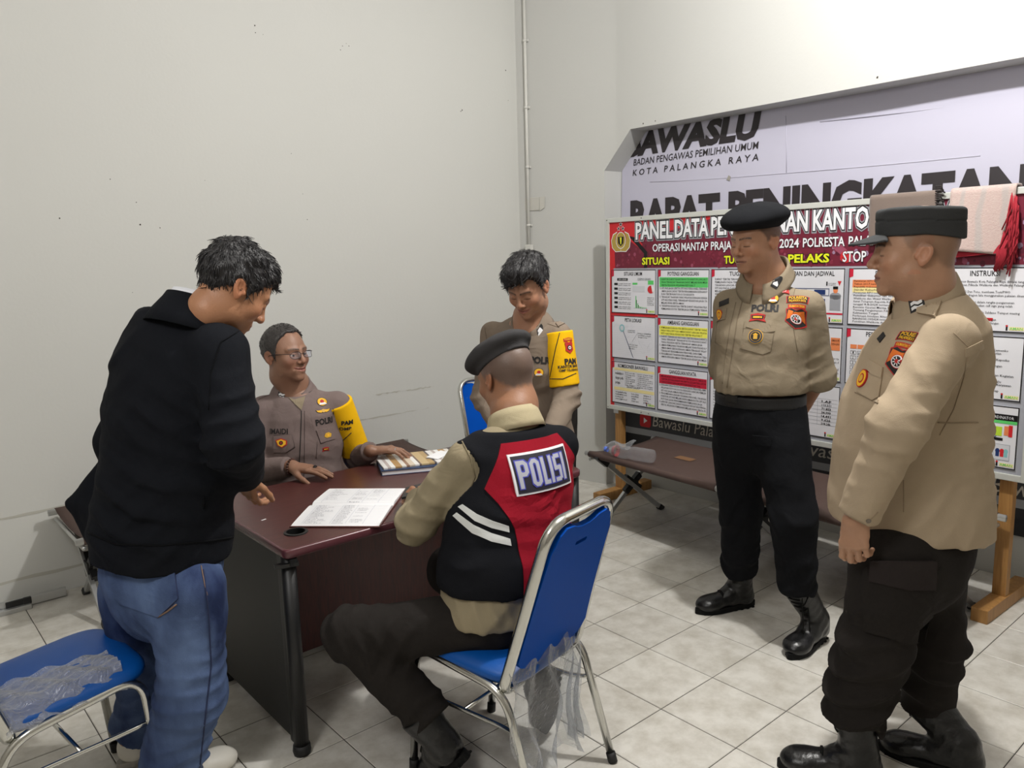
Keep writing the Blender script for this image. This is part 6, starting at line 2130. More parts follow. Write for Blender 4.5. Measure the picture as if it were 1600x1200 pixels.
def chevrons(su, px, py, parent, base, n=2, sc=1.0, m2=None, **k):
    b = Badge(su, px, py, **k)
    if b.fr is None: return
    b.poly([(-0.016 * sc, -0.032 * sc), (0.016 * sc, -0.032 * sc), (0.016 * sc, 0.022 * sc), (0.010 * sc, 0.032 * sc), (-0.010 * sc, 0.032 * sc), (-0.016 * sc, 0.022 * sc)], M_thread_k)
    for q in range(n):
        y = -0.018 * sc + q * 0.016 * sc
        b.poly([(-0.012 * sc, y - 0.004 * sc), (0, y + 0.009 * sc), (0.012 * sc, y - 0.004 * sc), (0.012 * sc, y + 0.006 * sc), (0, y + 0.019 * sc), (-0.012 * sc, y + 0.006 * sc)], M_thread_w, lift=b.lift0 + 0.0018)
    b.build('rank_tab', parent, base)
def waves(su, px, py, parent, base, sc=1.0, **k):
    b = Badge(su, px, py, **k)
    if b.fr is None: return
    b.poly(rect(-0.021 * sc, 0.021 * sc, -0.020 * sc, 0.020 * sc), M_thread_k)
    for q in (-0.008, 0.006):
        b.poly([(-0.016 * sc, (q - 0.005) * sc), (-0.006 * sc, (q - 0.001) * sc), (0.004 * sc, (q - 0.005) * sc), (0.016 * sc, (q - 0.001) * sc), (0.016 * sc, (q + 0.008) * sc), (0.004 * sc, (q + 0.004) * sc), (-0.006 * sc, (q + 0.008) * sc), (-0.016 * sc, (q + 0.004) * sc)], M_thread_w, lift=b.lift0 + 0.0018)
    b.build('rank_tab', parent, base)
def word(su, px, py, parent, base, t, w, hh, m=None, bold=0.03, name='stitched_word', back=None, **k):
    b = Badge(su, px, py, **k)
    if back is not None: b.poly(rect(-w / 2 - 0.006, w / 2 + 0.006, -hh / 2 - 0.005, hh / 2 + 0.005), back)
    b.text(t, -w / 2, w / 2, -hh / 2, hh / 2, m or M_thread_k, bold=bold)
    return b.build(name, parent, base)
def button(su, px, py, parent, base, r=0.0055, m=None):
    h = su.pick(px, py)
    if h is None: return
    MB().lathe([(r, -0.001), (r, 0.002), (r * 0.75, 0.003), (r * 0.6, 0.0024)], 12, 0, h[0], h[1]).build('button', m or M_button, parent, base=base)
# ================================================================== OFFICER IN BLACK BERET BY THE BOARD
def officer_beret():
    F = nrm(-FH * 0.80 - RH * 0.60); p = Person((0.80, -0.20, 0), F); R = p.R; base = p.base
    D0 = 3.17
    tc = lambda px, py, f=0.0: at(px, py, D0) + F * f
    hd = Head(at(1181, 380, 3.13), -FH * 0.50 - RH * 0.86 - UP * 0.13, (0, 0, 1), 1.0, (166, 124, 98), stubble=0.25, lid=0.98, jaw=1.16, width=1.04, shave=((74, 56, 46), 0.8), lipc=(132, 86, 72))
    nb = at(1196, 430, 3.17)
    rings = [(tc(1186, 668), 0.172, 0.140, R), (tc(1187, 628), 0.172, 0.148, R), (tc(1188, 590), 0.178, 0.158, R), (tc(1190, 530), 0.182, 0.140, R), (tc(1196, 486), 0.152, 0.104, R), (tc(1197, 470), 0.100, 0.070, R)]
    shc = tc(1198, 478)
    shL, shR = shc - R * 0.160, shc + R * 0.160
    arms = [(shL, at(1279, 588, 3.12), at(1252, 642, 3.40), (0.062, 0.064, 0.046)), (shR, at(1131, 575, 3.36), at(1180, 640, 3.42), (0.060, 0.060, 0.045))]
    legs = [(at(1222, 700, 3.07), at(1240, 812, 2.98), at(1246, 925, 2.975), (0.106, 0.088, 0.074)), (at(1153, 700, 3.24), at(1158, 800, 3.24), at(1156, 893, 3.31), (0.106, 0.086, 0.074))]
    hands = []
    for (a, sd) in ((arms[0], -1), (arms[1], 1)):
        el, wr = np.asarray(a[1]), np.asarray(a[2])
        Hn = hand_prims(wr + nrm(wr - el) * 0.01, nrm(wr - el) * 0.4 + R * 0.7 * (-sd), -F, sd, curl=(0.5, 0.6, 0.4))
        hands.append(hand_mesh(Hn, [seg(el * 0.3 + wr * 0.7, wr + nrm(wr - el) * 0.02, 0.032, 0.027)]))
    core = core_from(rings, arms, legs, nb)
    me = body(hd, nb, hands, core, base, 'standing officer in black beret and tan shirt, hands behind back, looking down', 'officers in tan uniform', 0.064, 0.074)
    M = cloth('tan_uniform_cloth', 136, 124, 105)
    fl = [Fold(arms[0][1], nrm(np.asarray(arms[0][1]) - shL), 0.11, 0.005, 0.05, 0.4), Fold(tc(1200, 570), UP, 0.16, 0.0035, 0.06, 1.0), Fold(tc(1230, 500, 0.1), nrm(V3(0, 0, 1) + R * 0.5), 0.11, 0.003, 0.06, 2.0), Fold(tc(1190, 605, 0.12), nrm(R + UP * 0.2), 0.14, 0.004, 0.045, 0.0)]
    sh, su, fsh = garment('shirt', me, base, M, rings, arms, planes=[(tc(1187, 609), (0, 0, -1)), (nb - UP * 0.030, nrm(UP + F * 0.40))], folds=fl, extra=yoke(nb, shL, shR))
    sh_in = [Fold(legs[0][1], nrm(UP - R * 0.5), 0.15, 0.008, 0.085, 0.5, 1.8), Fold(legs[1][1], nrm(UP + R * 0.5), 0.15, 0.008, 0.085, 2.0, 1.8), Fold(np.asarray(legs[0][2]) + UP * 0.05, nrm(UP + R * 0.35), 0.13, 0.011, 0.08, 1.0, 1.6), Fold(np.asarray(legs[1][2]) + UP * 0.05, nrm(UP - R * 0.3), 0.13, 0.011, 0.08, 0.2, 1.6)]
    tr_r = [(tc(1187, 622), 0.172, 0.148, R), (tc(1187, 660), 0.182, 0.148, R), (tc(1187, 690), 0.180, 0.142, R)]
    tr, st, _ = garment('trousers', me, base, M_black_trs, tr_r, legs, planes=[(tc(1187, 618), (0, 0, 1))], folds=sh_in, ka=0.05, arm_ext=0.02, noise=0.004)
    tr_d = torso_prims([(tc(1187, 600), 0.176, 0.153, R), (tc(1187, 650), 0.178, 0.152, R)], 0.0)
    def belt(P):
        d = union(P, tr_d, 0.02) - 0.006
        return smax(d, np.abs((P - tc(1187, 621).astype(np.float32))[:, 2]) - 0.024, 0.004)
    lo, hi = bounds([tc(1187, 600), tc(1187, 650)], 0.24)
    ob, V, Fa = np_mesh('belt', [sdf_mesh(belt, lo, hi, 0.006)], flat('black_webbing', 13, 13, 15, 0.6, bump=0.0006, bscale=300), base, me)
    sb = Surf(V, Fa)
    b = Badge(sb, 1146, 618); b.poly(rect(-0.03, 0.03, -0.024, 0.024), M_blackpl, lift=0.006); b.build('buckle', ob, base)
    pixpatch(st, [(1176, 680), (1206, 683), (1204, 698), (1178, 694)], M_black_trs, 0.005, tr, base, 'pocket_flap')
    seam(st, [(1176, 680), (1205, 683), (1204, 697), (1178, 694), (1176, 680)], 0.003, 0.004, tr, base, M_black_trs, 'flap_edge')
    # boots
    toeL, heelL = at(1233, 1026, 2.86), at(1268, 982, 2.98); toeL[2] = heelL[2] = 0
    toeR, heelR = at(1088, 955, 3.28), at(1178, 948, 3.36); toeR[2] = heelR[2] = 0
    fixL = toeL + nrm(heelL - toeL) * 0.285; fixR = toeR + nrm(heelR - toeR) * 0.29
    make_boot(me, base, fixL, toeL, at(1246, 915, 2.975), r=0.062)
    make_boot(me, base, fixR, toeR, at(1157, 885, 3.31), r=0.060)
    # beret: flat wide crown over a band
    def beret(L):
        q = L - np.array([0, -0.005, 0.098], np.float32)
        c, s_ = math.cos(-0.03), math.sin(-0.03)
        x = q[:, 0] * c - q[:, 2] * s_; z = q[:, 0] * s_ + q[:, 2] * c
        y = q[:, 1] * math.cos(0.06) + z * math.sin(0.06)
        k = np.stack([x, y, z + 0.10 * np.abs(y - 0.02) * (y > 0.02)], 1)
        d = ball_d(k, ball((0, 0, 0.004), (0.126, 0.138, 0.056)))
        bnd = smax(ball_d(L, ball((0, -0.010, 0.040), (0.0835, 0.104, 0.098))), np.abs(L[:, 2] - 0.072 - 0.1 * (0 - L[:, 1]) * 0) - 0.013, 0.004)
        d = smin(d, bnd, 0.012)
        d = d - 0.0015 * wob(L, 70, 2.0)
        return smax(d, 0.056 - L[:, 2] + 0.04 * np.clip(L[:, 1], -0.1, 0.1), 0.004)
    local_sdf(hd, me, base, cloth('black_felt', 22, 23, 26, sheen=0.0, bump=0.0012, bscale=500, wrinkle=0.002), 'beret', beret, (-0.16, 0.16, -0.17, 0.17, 0.03, 0.18))
    co, cs = collar(me, base, M, nb + UP * 0.012 + F * 0.004, UP + F * 0.14, F, 0.084, 0.084, 0.040, 0.024, 0.22, 0.024, 0.020, drop=0.078)
    # undershirt, placket, pockets, epaulettes
    Md = cloth('tan_uniform_trim', 116, 104, 87)
    seam(su, [(1160, 470), (1152, 500), (1146, 540), (1140, 580), (1136, 606)], 0.005, 0.002, sh, base, Md, 'placket')
    seam(su, [(1150, 472), (1141, 510), (1133, 560), (1129, 600)], 0.003, 0.002, sh, base, Md, 'placket_edge')
    pf = pixpatch(su, [(1166, 500), (1212, 508), (1211, 518), (1196, 520), (1166, 511)], M, 0.004, sh, base, 'pocket_flap')
    pp = pixpatch(su, [(1163, 514), (1208, 522), (1204, 549), (1192, 554), (1156, 544)], M, 0.003, sh, base, 'breast_pocket')
    seam(su, [(1163, 502), (1158, 545), (1192, 554), (1204, 550), (1212, 509)], 0.003, 0.003, sh, base, Md, 'pocket_edge')
    seam(su, [(1161, 513), (1196, 521), (1212, 507)], 0.003, 0.004, sh, base, Md, 'flap_edge')
    pixpatch(su, [(1122, 484), (1136, 481), (1134, 499), (1119, 503)], M, 0.004, sh, base, 'breast_pocket')
    seam(su, [(1122, 484), (1118, 535), (1128, 540)], 0.003, 0.003, sh, base, Md, 'pocket_edge')
    pixpatch(su, [(1226, 428), (1236, 425), (1262, 446), (1250, 452), (1240, 448)], M, 0.006, sh, base, 'epaulette')
    seam(su, [(1222, 430), (1240, 449), (1252, 453), (1266, 446)], 0.003, 0.003, sh, base, Md, 'epaulette_edge')
    seam(su, [(1242, 452), (1236, 480), (1240, 515), (1246, 550)], 0.003, 0.003, sh, base, Md, 'armhole_seam')
    button(su, 1232, 430, sh, base)
    chevrons(cs, 1214, 440, me, base, 1, 0.85, rot=-0.6, lift0=0.003)
    emblem(su, 1222, 455, sh, base, 'redarc', 0.85, rot=0.15, lift0=0.004)
    emblem(su, 1208, 467, sh, base, 'crest', 0.9, lift0=0.004)
    word(su, 1195, 481, sh, base, 'POLRI', 0.098, 0.028, bold=0.05)
    emblem(su, 1184, 497, sh, base, 'ribbon', 0.95, lift0=0.006)
    emblem(su, 1181, 526, sh, base, 'round', 0.95, lift0=0.005)
    emblem(su, 1126, 492, sh, base, 'oval', 0.8, lift0=0.006)
    pixpatch(su, [(1124, 472), (1139, 466), (1139, 474), (1124, 480)], M_thread_k, 0.003, sh, base, 'name_tape')
    patch_region(su, 1247, 467, sh, base, 0.92, up=(0, 0, 1))
    return me
officer_beret()

# ================================================================== OFFICER IN FIELD CAP, NEAR RIGHT
def officer_cap():
    F = nrm(-RH * 0.96 + FH * 0.26); p = Person((0.22, -0.92, 0), F); R = p.R; base = p.base
    D0 = 2.24
    tc = lambda px, py, r=0.0: at(px, py, D0) + R * r
    hd = Head(at(1430, 398, 2.22), -RH * 0.94 + FH * 0.34 - UP * 0.02, (0, 0, 1), 1.03, (170, 130, 104), lid=0.75, jaw=1.2, width=1.06, shave=((104, 82, 66), 0.55), stubble=0.1)
    nb = at(1450, 462, 2.24)
    rings = [(tc(1422, 838), 0.205, 0.222, R), (tc(1420, 780), 0.200, 0.214, R), (tc(1420, 700), 0.195, 0.196, R), (tc(1428, 640), 0.192, 0.186, R), (tc(1446, 570), 0.192, 0.160, R), (tc(1462, 518), 0.180, 0.115, R), (tc(1458, 495), 0.11, 0.085, R)]
    shc = tc(1458, 522)
    shL, shR = shc - R * 0.195, shc + R * 0.195
    arms = [(shL + F * 0.01, at(1402, 668, 1.99), at(1340, 806, 2.03), (0.072, 0.070, 0.050)), (shR, at(1440, 680, 2.50), at(1370, 790, 2.52), (0.078, 0.068, 0.05))]
    legs = [(at(1398, 860, 2.14), at(1368, 1010, 2.13), at(1336, 1122, 2.17), (0.120, 0.098, 0.080)), (at(1446, 860, 2.33), at(1456, 1005, 2.27), at(1448, 1108, 2.25), (0.116, 0.095, 0.080))]
    hands = []
    wr, el = np.asarray(arms[0][2]), np.asarray(arms[0][1])
    Hn = hand_prims(wr + nrm(wr - el) * 0.0, nrm(-UP * 0.95 - RH * 0.06 + FH * 0.02), -RH * 0.72 - FH * 0.70, 1, each=[(0.30, 0.75, 0.5), (0.40, 0.85, 0.55), (0.46, 0.9, 0.6), (0.5, 0.95, 0.6)], spread=0.08, thumb=(0.30, 0.10), sc=1.03)
    hands.append(hand_mesh(Hn, [seg(el * 0.25 + wr * 0.75, wr + nrm(wr - el) * 0.02, 0.034, 0.029)]))
    wr2, el2 = np.asarray(arms[1][2]), np.asarray(arms[1][1])
    Hn = hand_prims(wr2, nrm(wr2 - el2) - UP * 0.3, R, -1, curl=(0.4, 0.6, 0.4))
    hands.append(hand_mesh(Hn, [seg(el2 * 0.25 + wr2 * 0.75, wr2 + nrm(wr2 - el2) * 0.02, 0.034, 0.029)]))
    core = core_from(rings, arms, legs, nb)
    me = body(hd, nb, hands, core, base, 'heavy-set officer in dark field cap and light tan shirt seen from his left side', 'officers in tan uniform', 0.068, 0.075, -0.004)
    M = cloth('light_tan_uniform', 168, 151, 128, wrinkle=0.005, wscale=10)
    Md = cloth('light_tan_trim', 148, 131, 109)
    fl = [Fold(arms[0][1], nrm(np.asarray(arms[0][1]) - shL), 0.13, 0.007, 0.06, 0.4), Fold((shL + np.asarray(arms[0][1])) / 2, nrm(np.asarray(arms[0][1]) - shL + F * 0.1), 0.12, 0.004, 0.07, 1.4), Fold(tc(1500, 690, -0.1), UP, 0.11, 0.008, 0.045, 1.0), Fold(tc(1470, 780, -0.15), nrm(UP + F * 0.8), 0.16, 0.006, 0.07, 0.0), Fold(tc(1500, 590, -0.13), nrm(F + UP * 0.6), 0.10, 0.006, 0.05, 1.0), Fold(np.asarray(arms[0][2]), nrm(np.asarray(arms[0][2]) - el), 0.08, 0.004, 0.04)]
    tilt = nrm(-UP + F * 0.10)
    sh, su, fsh = garment('uniform_jacket', me, base, M, rings, arms, planes=[(tc(1422, 818), tilt), (nb - UP * 0.018, nrm(UP + F * 0.35))], folds=fl, ka=0.016, extra=yoke(nb, shL, shR, 0.07, 0.06))
    fp = [Fold(np.asarray(legs[0][2]) + UP * 0.13, nrm(UP + F * 0.2), 0.19, 0.022, 0.085, 0.3), Fold(np.asarray(legs[1][2]) + UP * 0.13, nrm(UP - F * 0.2), 0.19, 0.022, 0.08, 1.4), Fold(legs[0][1], UP, 0.10, 0.006, 0.06, 1.0)]
    tr_r = [(tc(1420, 790), 0.175, 0.165, R), (tc(1420, 850), 0.185, 0.160, R), (tc(1420, 880), 0.175, 0.145, R)]
    tr, st, _ = garment('trousers', me, base, M_brown_trs, tr_r, legs, planes=[(tc(1420, 770), (0, 0, 1))], folds=fp, ka=0.05, arm_ext=0.03, noise=0.004)
    pixpatch(st, [(1350, 890), (1368, 878), (1452, 878), (1456, 884), (1454, 960), (1446, 1004), (1410, 1004), (1352, 985)], M_brown_trs, 0.010, tr, base, 'cargo_pocket', 14)
    pixpatch(st, [(1364, 876), (1458, 876), (1456, 918), (1420, 918), (1362, 908)], cloth('flap_twill', 44, 39, 38), 0.016, tr, base, 'cargo_flap', 14)
    # boots
    toe1 = at(1216, 1192, 2.22); toe1[2] = 0
    d1 = nrm(RH * 0.93 - FH * 0.36)
    make_boot(me, base, toe1 + d1 * 0.30, toe1, at(1334, 1112, 2.17), r=0.066)
    toe2 = at(1372, 1175, 2.30); toe2[2] = 0
    d2 = nrm(RH * 0.80 - FH * 0.60)
    make_boot(me, base, toe2 + d2 * 0.30, toe2, at(1447, 1096, 2.25), r=0.066)
    # soft field cap
    def crown(L):
        z = L[:, 2]
        y = L[:, 1] + 0.010
        t = np.clip((z - 0.045) / 0.085, 0, 1)
        rx, ry = 0.088 + 0.006 * t, 0.110 + 0.002 * t
        k = np.sqrt((L[:, 0] / rx) ** 2 + (y / ry) ** 2)
        d = (k - 1) * 0.09
        topz = 0.128 + 0.10 * np.clip(y, -0.12, 0.12) * 0.35 - 0.006 * (k ** 2) + 0.002 * wob(L, 60, 1.0)
        d = smax(d, z - topz, 0.012)
        lowz = 0.052 - 0.10 * np.clip(-y, 0, 0.12) * 0.22 - 0.012 * np.clip(-y / 0.1, 0, 1)
        d = smax(d, lowz - z, 0.004)
        band = np.abs(z - 0.088 - 0.05 * y) < 0.0016
        return d + 0.0025 * band + 0.002 * wob(L, 40, 2.0)
    Mc = cloth('charcoal_cap_cloth', 58, 59, 60, wrinkle=0.003)
    cp, scp = local_sdf(hd, me, base, Mc, 'field_cap', crown, (-0.115, 0.115, -0.145, 0.13, 0.0, 0.16))
    def visor(L):
        y = L[:, 1]
        k = np.sqrt((L[:, 0] / 0.090) ** 2 + (np.clip(y - 0.03, 0, 1) / 0.138) ** 2)
        d = (k - 1) * 0.09
        zc = 0.060 - 0.32 * np.clip(y - 0.085, 0, 1) - 3.0 * L[:, 0] ** 2
        d = smax(d, np.abs(L[:, 2] - zc) - 0.0035, 0.002)
        return smax(d, 0.075 - y, 0.004)
    local_sdf(hd, cp, base, Mc, 'visor', visor, (-0.1, 0.1, 0.06, 0.185, -0.01, 0.09), 0.0028)
    co, cs = collar(me, base, M, nb + UP * 0.004 + F * 0.012, UP + F * 0.14, F, 0.086, 0.080, 0.036, 0.052, 0.30, 0.03, 0.014, drop=0.05)
    waves(cs, 1433, 477, me, base, 0.95, rot=0.3, lift0=0.003)
    pixpatch(su, [(1437, 470), (1455, 462), (1474, 467), (1462, 497), (1434, 490)], M, 0.009, sh, base, 'epaulette')
    button(su, 1463, 466, sh, base, 0.0075)
    seam(su, [(1490, 520), (1512, 542), (1506, 590), (1490, 640), (1468, 680)], 0.003, 0.002, sh, base, Md, 'armhole_seam')
    seam(su, [(1455, 660), (1490, 661), (1528, 660)], 0.004, 0.002, sh, base, Md, 'waist_seam')
    seam(su, [(1412, 745), (1412, 800)], 0.003, 0.002, sh, base, Md, 'vent_seam')
    pixpatch(su, [(1508, 545), (1534, 532), (1536, 545), (1508, 558)], M, 0.004, sh, base, 'back_pleat')
    pixpatch(su, [(1354, 574), (1360, 562), (1381, 574), (1378, 592), (1362, 584)], M, 0.006, sh, base, 'pocket_flap')
    pixpatch(su, [(1339, 612), (1352, 580), (1379, 590), (1372, 630)], M, 0.004, sh, base, 'breast_pocket')
    seam(su, [(1381, 574), (1372, 631), (1336, 613)], 0.003, 0.003, sh, base, Md, 'pocket_edge')
    button(su, 1357, 814, sh, base, 0.007)
    seam(su, [(1315, 800), (1352, 820), (1372, 800)], 0.003, 0.002, sh, base, Md, 'cuff_seam')
    pixpatch(su, [(1371, 530), (1381, 519), (1384, 525), (1375, 536)], M_thread_k, 0.003, sh, base, 'name_tape')
    emblem(su, 1350, 592, sh, base, 'oval', 0.95, lift0=0.008)
    patch_region(su, 1425, 526, sh, base, 0.92, rot=-0.06)
    return me
officer_cap()
# ================================================================== SMILING MAN WITH GLASSES, SEATED BEHIND THE DESK
def armband(me, base, m, arm, t0, t1, grow, top_dir, name='armband', peak=0.0):
    pr = arm_prims(arm, grow)
    sh, el = np.asarray(arm[0], np.float32), np.asarray(arm[1], np.float32)
    ax = nrm(el - sh).astype(np.float32); L = np.linalg.norm(el - sh)
    td = np.asarray(top_dir, np.float32)
    def f(P):
        d = seg_d(P, seg(sh - ax * 0.03, el, arm[3][0] + grow, arm[3][1] + grow))
        q = P - sh
        d = smax(d, q @ ax - t1 * L, 0.003)
        lean = q @ td
        return smax(d, t0 * L - q @ ax - peak * np.clip(lean, 0, 0.1), 0.003)
    lo, hi = bounds([sh, el], arm[3][0] + 0.05)
    ob, V, F = np_mesh(name, [sdf_mesh(f, lo, hi, 0.005)], m, base, me)
    return ob, Surf(V, F)
M_band = cloth('yellow_armband_cloth', 236, 184, 22, wrinkle=0.002)
def hand_on_desk(wr, kn, N, side, **k):
    return hand_prims(wr, nrm(np.asarray(kn) - np.asarray(wr)), N, side, **k)

def officer_glasses():
    F = nrm(-FH * 0.97 + RH * 0.20); p = Person((-0.60, 1.36, 0), F); R = p.R; base = p.base
    D0 = 3.36
    tc = lambda px, py, f=0.0: at(px, py, D0) + F * f
    hd = Head(at(446, 556, 3.33), -FH * 0.55 + RH * 0.83 + UP * 0.06, (0, 0, 1), 1.0, (140, 104, 84), lid=0.35, smile=1.0, stubble=0.1, lipc=(140, 84, 74), brow=(52, 42, 38))
    nb = at(458, 598, 3.37)
    rings = [(tc(470, 790), 0.165, 0.120, R), (tc(470, 740), 0.165, 0.122, R), (tc(470, 690), 0.170, 0.118, R), (tc(470, 648), 0.150, 0.098, R), (tc(468, 630), 0.10, 0.07, R)]
    shc = tc(470, 637)
    shR, shL = shc + R * 0.158, shc - R * 0.158
    wrR, wrL = at(455, 741, 3.14), at(580, 716, 3.31)
    arms = [(shL, at(560, 716, 3.48), wrL, (0.058, 0.054, 0.040)), (shR, at(392, 738, 3.25), wrR, (0.058, 0.054, 0.042))]
    hip = (tc(470, 800) - F * 0.05) * V3(1, 1, 0) + UP * 0.50
    legs = [(hip - R * 0.09, hip - R * 0.14 + F * 0.36 - UP * 0.02, hip * V3(1, 1, 0) - R * 0.14 + F * 0.18 + UP * 0.14, (0.085, 0.07, 0.06)), (hip + R * 0.09, hip + R * 0.14 + F * 0.36 - UP * 0.02, hip * V3(1, 1, 0) + R * 0.14 + F * 0.16 + UP * 0.14, (0.085, 0.07, 0.06))]
    Zd = DZ + 0.014
    k1 = at(497, 738, 3.11); k1[2] = Zd + 0.022
    wrR = wrR * V3(1, 1, 0) + UP * (Zd + 0.034)
    H1 = hand_prims(wrR, nrm(k1 - wrR), UP + nrm(k1 - wrR) * 0.2, 1, each=[(0.06, 0.16, 0.10), (0.05, 0.14, 0.10), (0.05, 0.14, 0.10), (0.06, 0.16, 0.10)], spread=0.10, thumb=(0.55, 0.15), sc=1.04)
    Zb = DZ + 0.034
    k2 = at(612, 708, 3.33); k2[2] = Zb + 0.034
    wrL = wrL * V3(1, 1, 0) + UP * (Zb + 0.030)
    H2 = hand_prims(wrL, nrm(k2 - wrL) - FH * 0.15, UP + nrm(k2 - wrL) * 0.25, -1, each=[(0.35, 0.40, 0.25), (0.32, 0.36, 0.22), (0.30, 0.36, 0.22), (0.28, 0.34, 0.2)], spread=0.22, thumb=(0.85, 0.2), sc=1.02)
    arms[0] = (arms[0][0], arms[0][1], wrL - nrm(k2 - wrL) * 0.005, arms[0][3]); arms[1] = (arms[1][0], arms[1][1], wrR - nrm(k1 - wrR) * 0.005, arms[1][3])
    hands = []
    for H_, a in ((H1, arms[1]), (H2, arms[0])):
        el, wr = np.asarray(a[1]), np.asarray(a[2])
        hands.append(hand_mesh(H_, [seg(el * 0.3 + wr * 0.7, wr + nrm(wr - el) * 0.015, 0.031, 0.026)]))
    core = core_from(rings, arms, legs, nb)
    me = body(hd, nb, hands, core, base, 'smiling seated officer with glasses and yellow armband behind the desk, hands on desktop', 'officers in tan uniform', 0.054, 0.060)
    M = cloth('mauve_brown_uniform', 118, 104, 101)
    Md = cloth('mauve_trim', 96, 84, 82)
    fl = [Fold(arms[0][1], nrm(wrL - np.asarray(arms[0][1])), 0.10, 0.006, 0.045), Fold(arms[1][1], nrm(wrR - np.asarray(arms[1][1])), 0.10, 0.006, 0.045, 1.0), Fold(tc(470, 730, 0.1), UP, 0.13, 0.005, 0.06, 2.0)]
    sh, su, _ = garment('shirt', me, base, M, rings, arms, planes=[(nb - UP * 0.022, nrm(UP + F * 0.45))], folds=fl, extra=yoke(nb, shL, shR, 0.055, 0.05))
    pelv = [(hip + UP * 0.12, 0.16, 0.12, R), (hip, 0.165, 0.12, R)]
    garment('trousers', me, base, M_brown_trs, pelv, legs, folds=[], noise=0.003, vox=0.011)
    for sx in (0, 1):
        an = np.asarray(legs[sx][2]); h0 = an * V3(1, 1, 0) - F * 0.06
        make_boot(me, base, h0, h0 + F * 0.28, an + UP * 0.05)
    hair_mesh(hd, me, base, M_hairg, 'receding', 0.007, 0.005, rough=0.0018, seed=2.0, strands=900, slen=0.012)
    co, cs = collar(me, base, M, nb - UP * 0.018 + F * 0.004, UP + F * 0.16, F, 0.066, 0.066, 0.030, 0.050, 0.50, 0.035, 0.032, drop=0.05)
    # undershirt showing in the open neck
    Mu = cloth('khaki_undershirt', 136, 124, 104)
    pixpatch(su, [(451, 622), (461, 625), (477, 620), (471, 641)], Mu, 0.004, sh, base, 'undershirt')
    seam(su, [(471, 642), (470, 680), (468, 720), (468, 760)], 0.004, 0.002, sh, base, M_thread_k, 'placket')
    seam(su, [(476, 642), (476, 690), (475, 760)], 0.003, 0.002, sh, base, Md, 'placket_edge')
    pixpatch(su, [(428, 681), (456, 679), (460, 698), (447, 707), (428, 707)], M, 0.004, sh, base, 'pocket_flap')
    seam(su, [(428, 680), (456, 679), (461, 699), (448, 707), (428, 708)], 0.003, 0.003, sh, base, Md, 'flap_edge')
    pixpatch(su, [(494, 672), (518, 668), (522, 686), (501, 692)], M, 0.004, sh, base, 'pocket_flap')
    seam(su, [(494, 672), (501, 693), (523, 686)], 0.003, 0.003, sh, base, Md, 'flap_edge')
    seam(su, [(496, 690), (494, 716)], 0.003, 0.003, sh, base, Md, 'pocket_edge')
    seam(su, [(404, 624), (421, 617)], 0.003, 0.003, sh, base, Md, 'epaulette_edge'); button(su, 419, 614, sh, base, 0.0045, M_metal)
    waves(cs, 440, 619, me, base, 0.9, rot=-0.1); waves(cs, 489, 616, me, base, 0.8, rot=0.2)
    word(su, 435, 674, sh, base, 'IMAIDI', 0.080, 0.022, bold=0.02)
    word(su, 507, 658, sh, base, 'POLRI', 0.078, 0.024, bold=0.04, rot=0.05)
    emblem(su, 503, 628, sh, base, 'crest', 0.95); emblem(su, 505, 642, sh, base, 'wings', 0.78)
    emblem(su, 440, 692, sh, base, 'penta', 0.95, lift0=0.006); emblem(su, 511, 680, sh, base, 'leaf', 0.9, lift0=0.006); emblem(su, 509, 702, sh, base, 'ribbon', 0.5)
    ab, sab = armband(me, base, M_band, arms[0], -0.06, 0.86, 0.011, R, peak=0.0)
    for pl in ([(514, 600), (521, 640), (521, 690)], [(521, 693), (536, 688), (549, 676)]):
        seam(sab, pl, 0.004, 0.002, ab, base, M_thread_k, 'piping')
    b = Badge(sab, 532, 630); b.text('POLRESTA', -0.025, 0.03, 0.0, 0.009, M_thread_r, bold=0.03); b.build('stitched_word', ab, base)
    b = Badge(sab, 541, 665); b.text('PAM', -0.02, 0.03, 0.004, 0.022, M_thread_k, bold=0.05); b.text('OMP', -0.03, 0.022, -0.022, -0.008, M_thread_k, bold=0.03); b.build('stitched_word', ab, base)
    # glasses
    gl = MB(); hs = hd
    lens = MB()
    for sx in (-1, 1):
        c = V3(0.033 * sx, 0.108, 0.004)
        ring = [hs.world(c + V3(0.025 * math.copysign(abs(math.cos(a)) ** 0.7, math.cos(a)), -0.012 * abs(math.cos(a)) ** 2 * (1 if math.cos(a) * sx > 0 else 0.2), 0.0145 * math.copysign(abs(math.sin(a)) ** 0.8, math.sin(a)))) for a in np.linspace(0, 2 * math.pi, 24, endpoint=False)]
        gl.tube(ring, 0.0011, 6, closed=True, side=hs.F)
        lens.add(ring, [tuple(range(24))])
        gl.tube([hs.world(q) for q in ((0.058 * sx, 0.097, 0.012), (0.072 * sx, 0.085, 0.013), (0.079 * sx, 0.03, 0.012), (0.081 * sx, -0.005, 0.010), (0.079 * sx, -0.022, -0.006))], 0.0014, 6)
    gl.tube([hs.world(q) for q in ((-0.009, 0.109, 0.008), (0, 0.112, 0.010), (0.009, 0.109, 0.008))], 0.0012, 6)
    go = gl.build('glasses', flat('dark_gunmetal', 46, 42, 48, 0.25, metal=0.8), me, base=base)
    lens.build('lens', film_mat('spectacle_lens', 0.03, 0.16, (0.90, 0.90, 1.0)), go, base=base)
    # beaded bracelet and stone ring on the right hand
    M_bead = flat('dark_brown_bead', 66, 36, 24, 0.3)
    wd = nrm(k1 - wrR); X = np.cross(wd, UP); cc = wrR + wd * 0.004
    bd = MB()
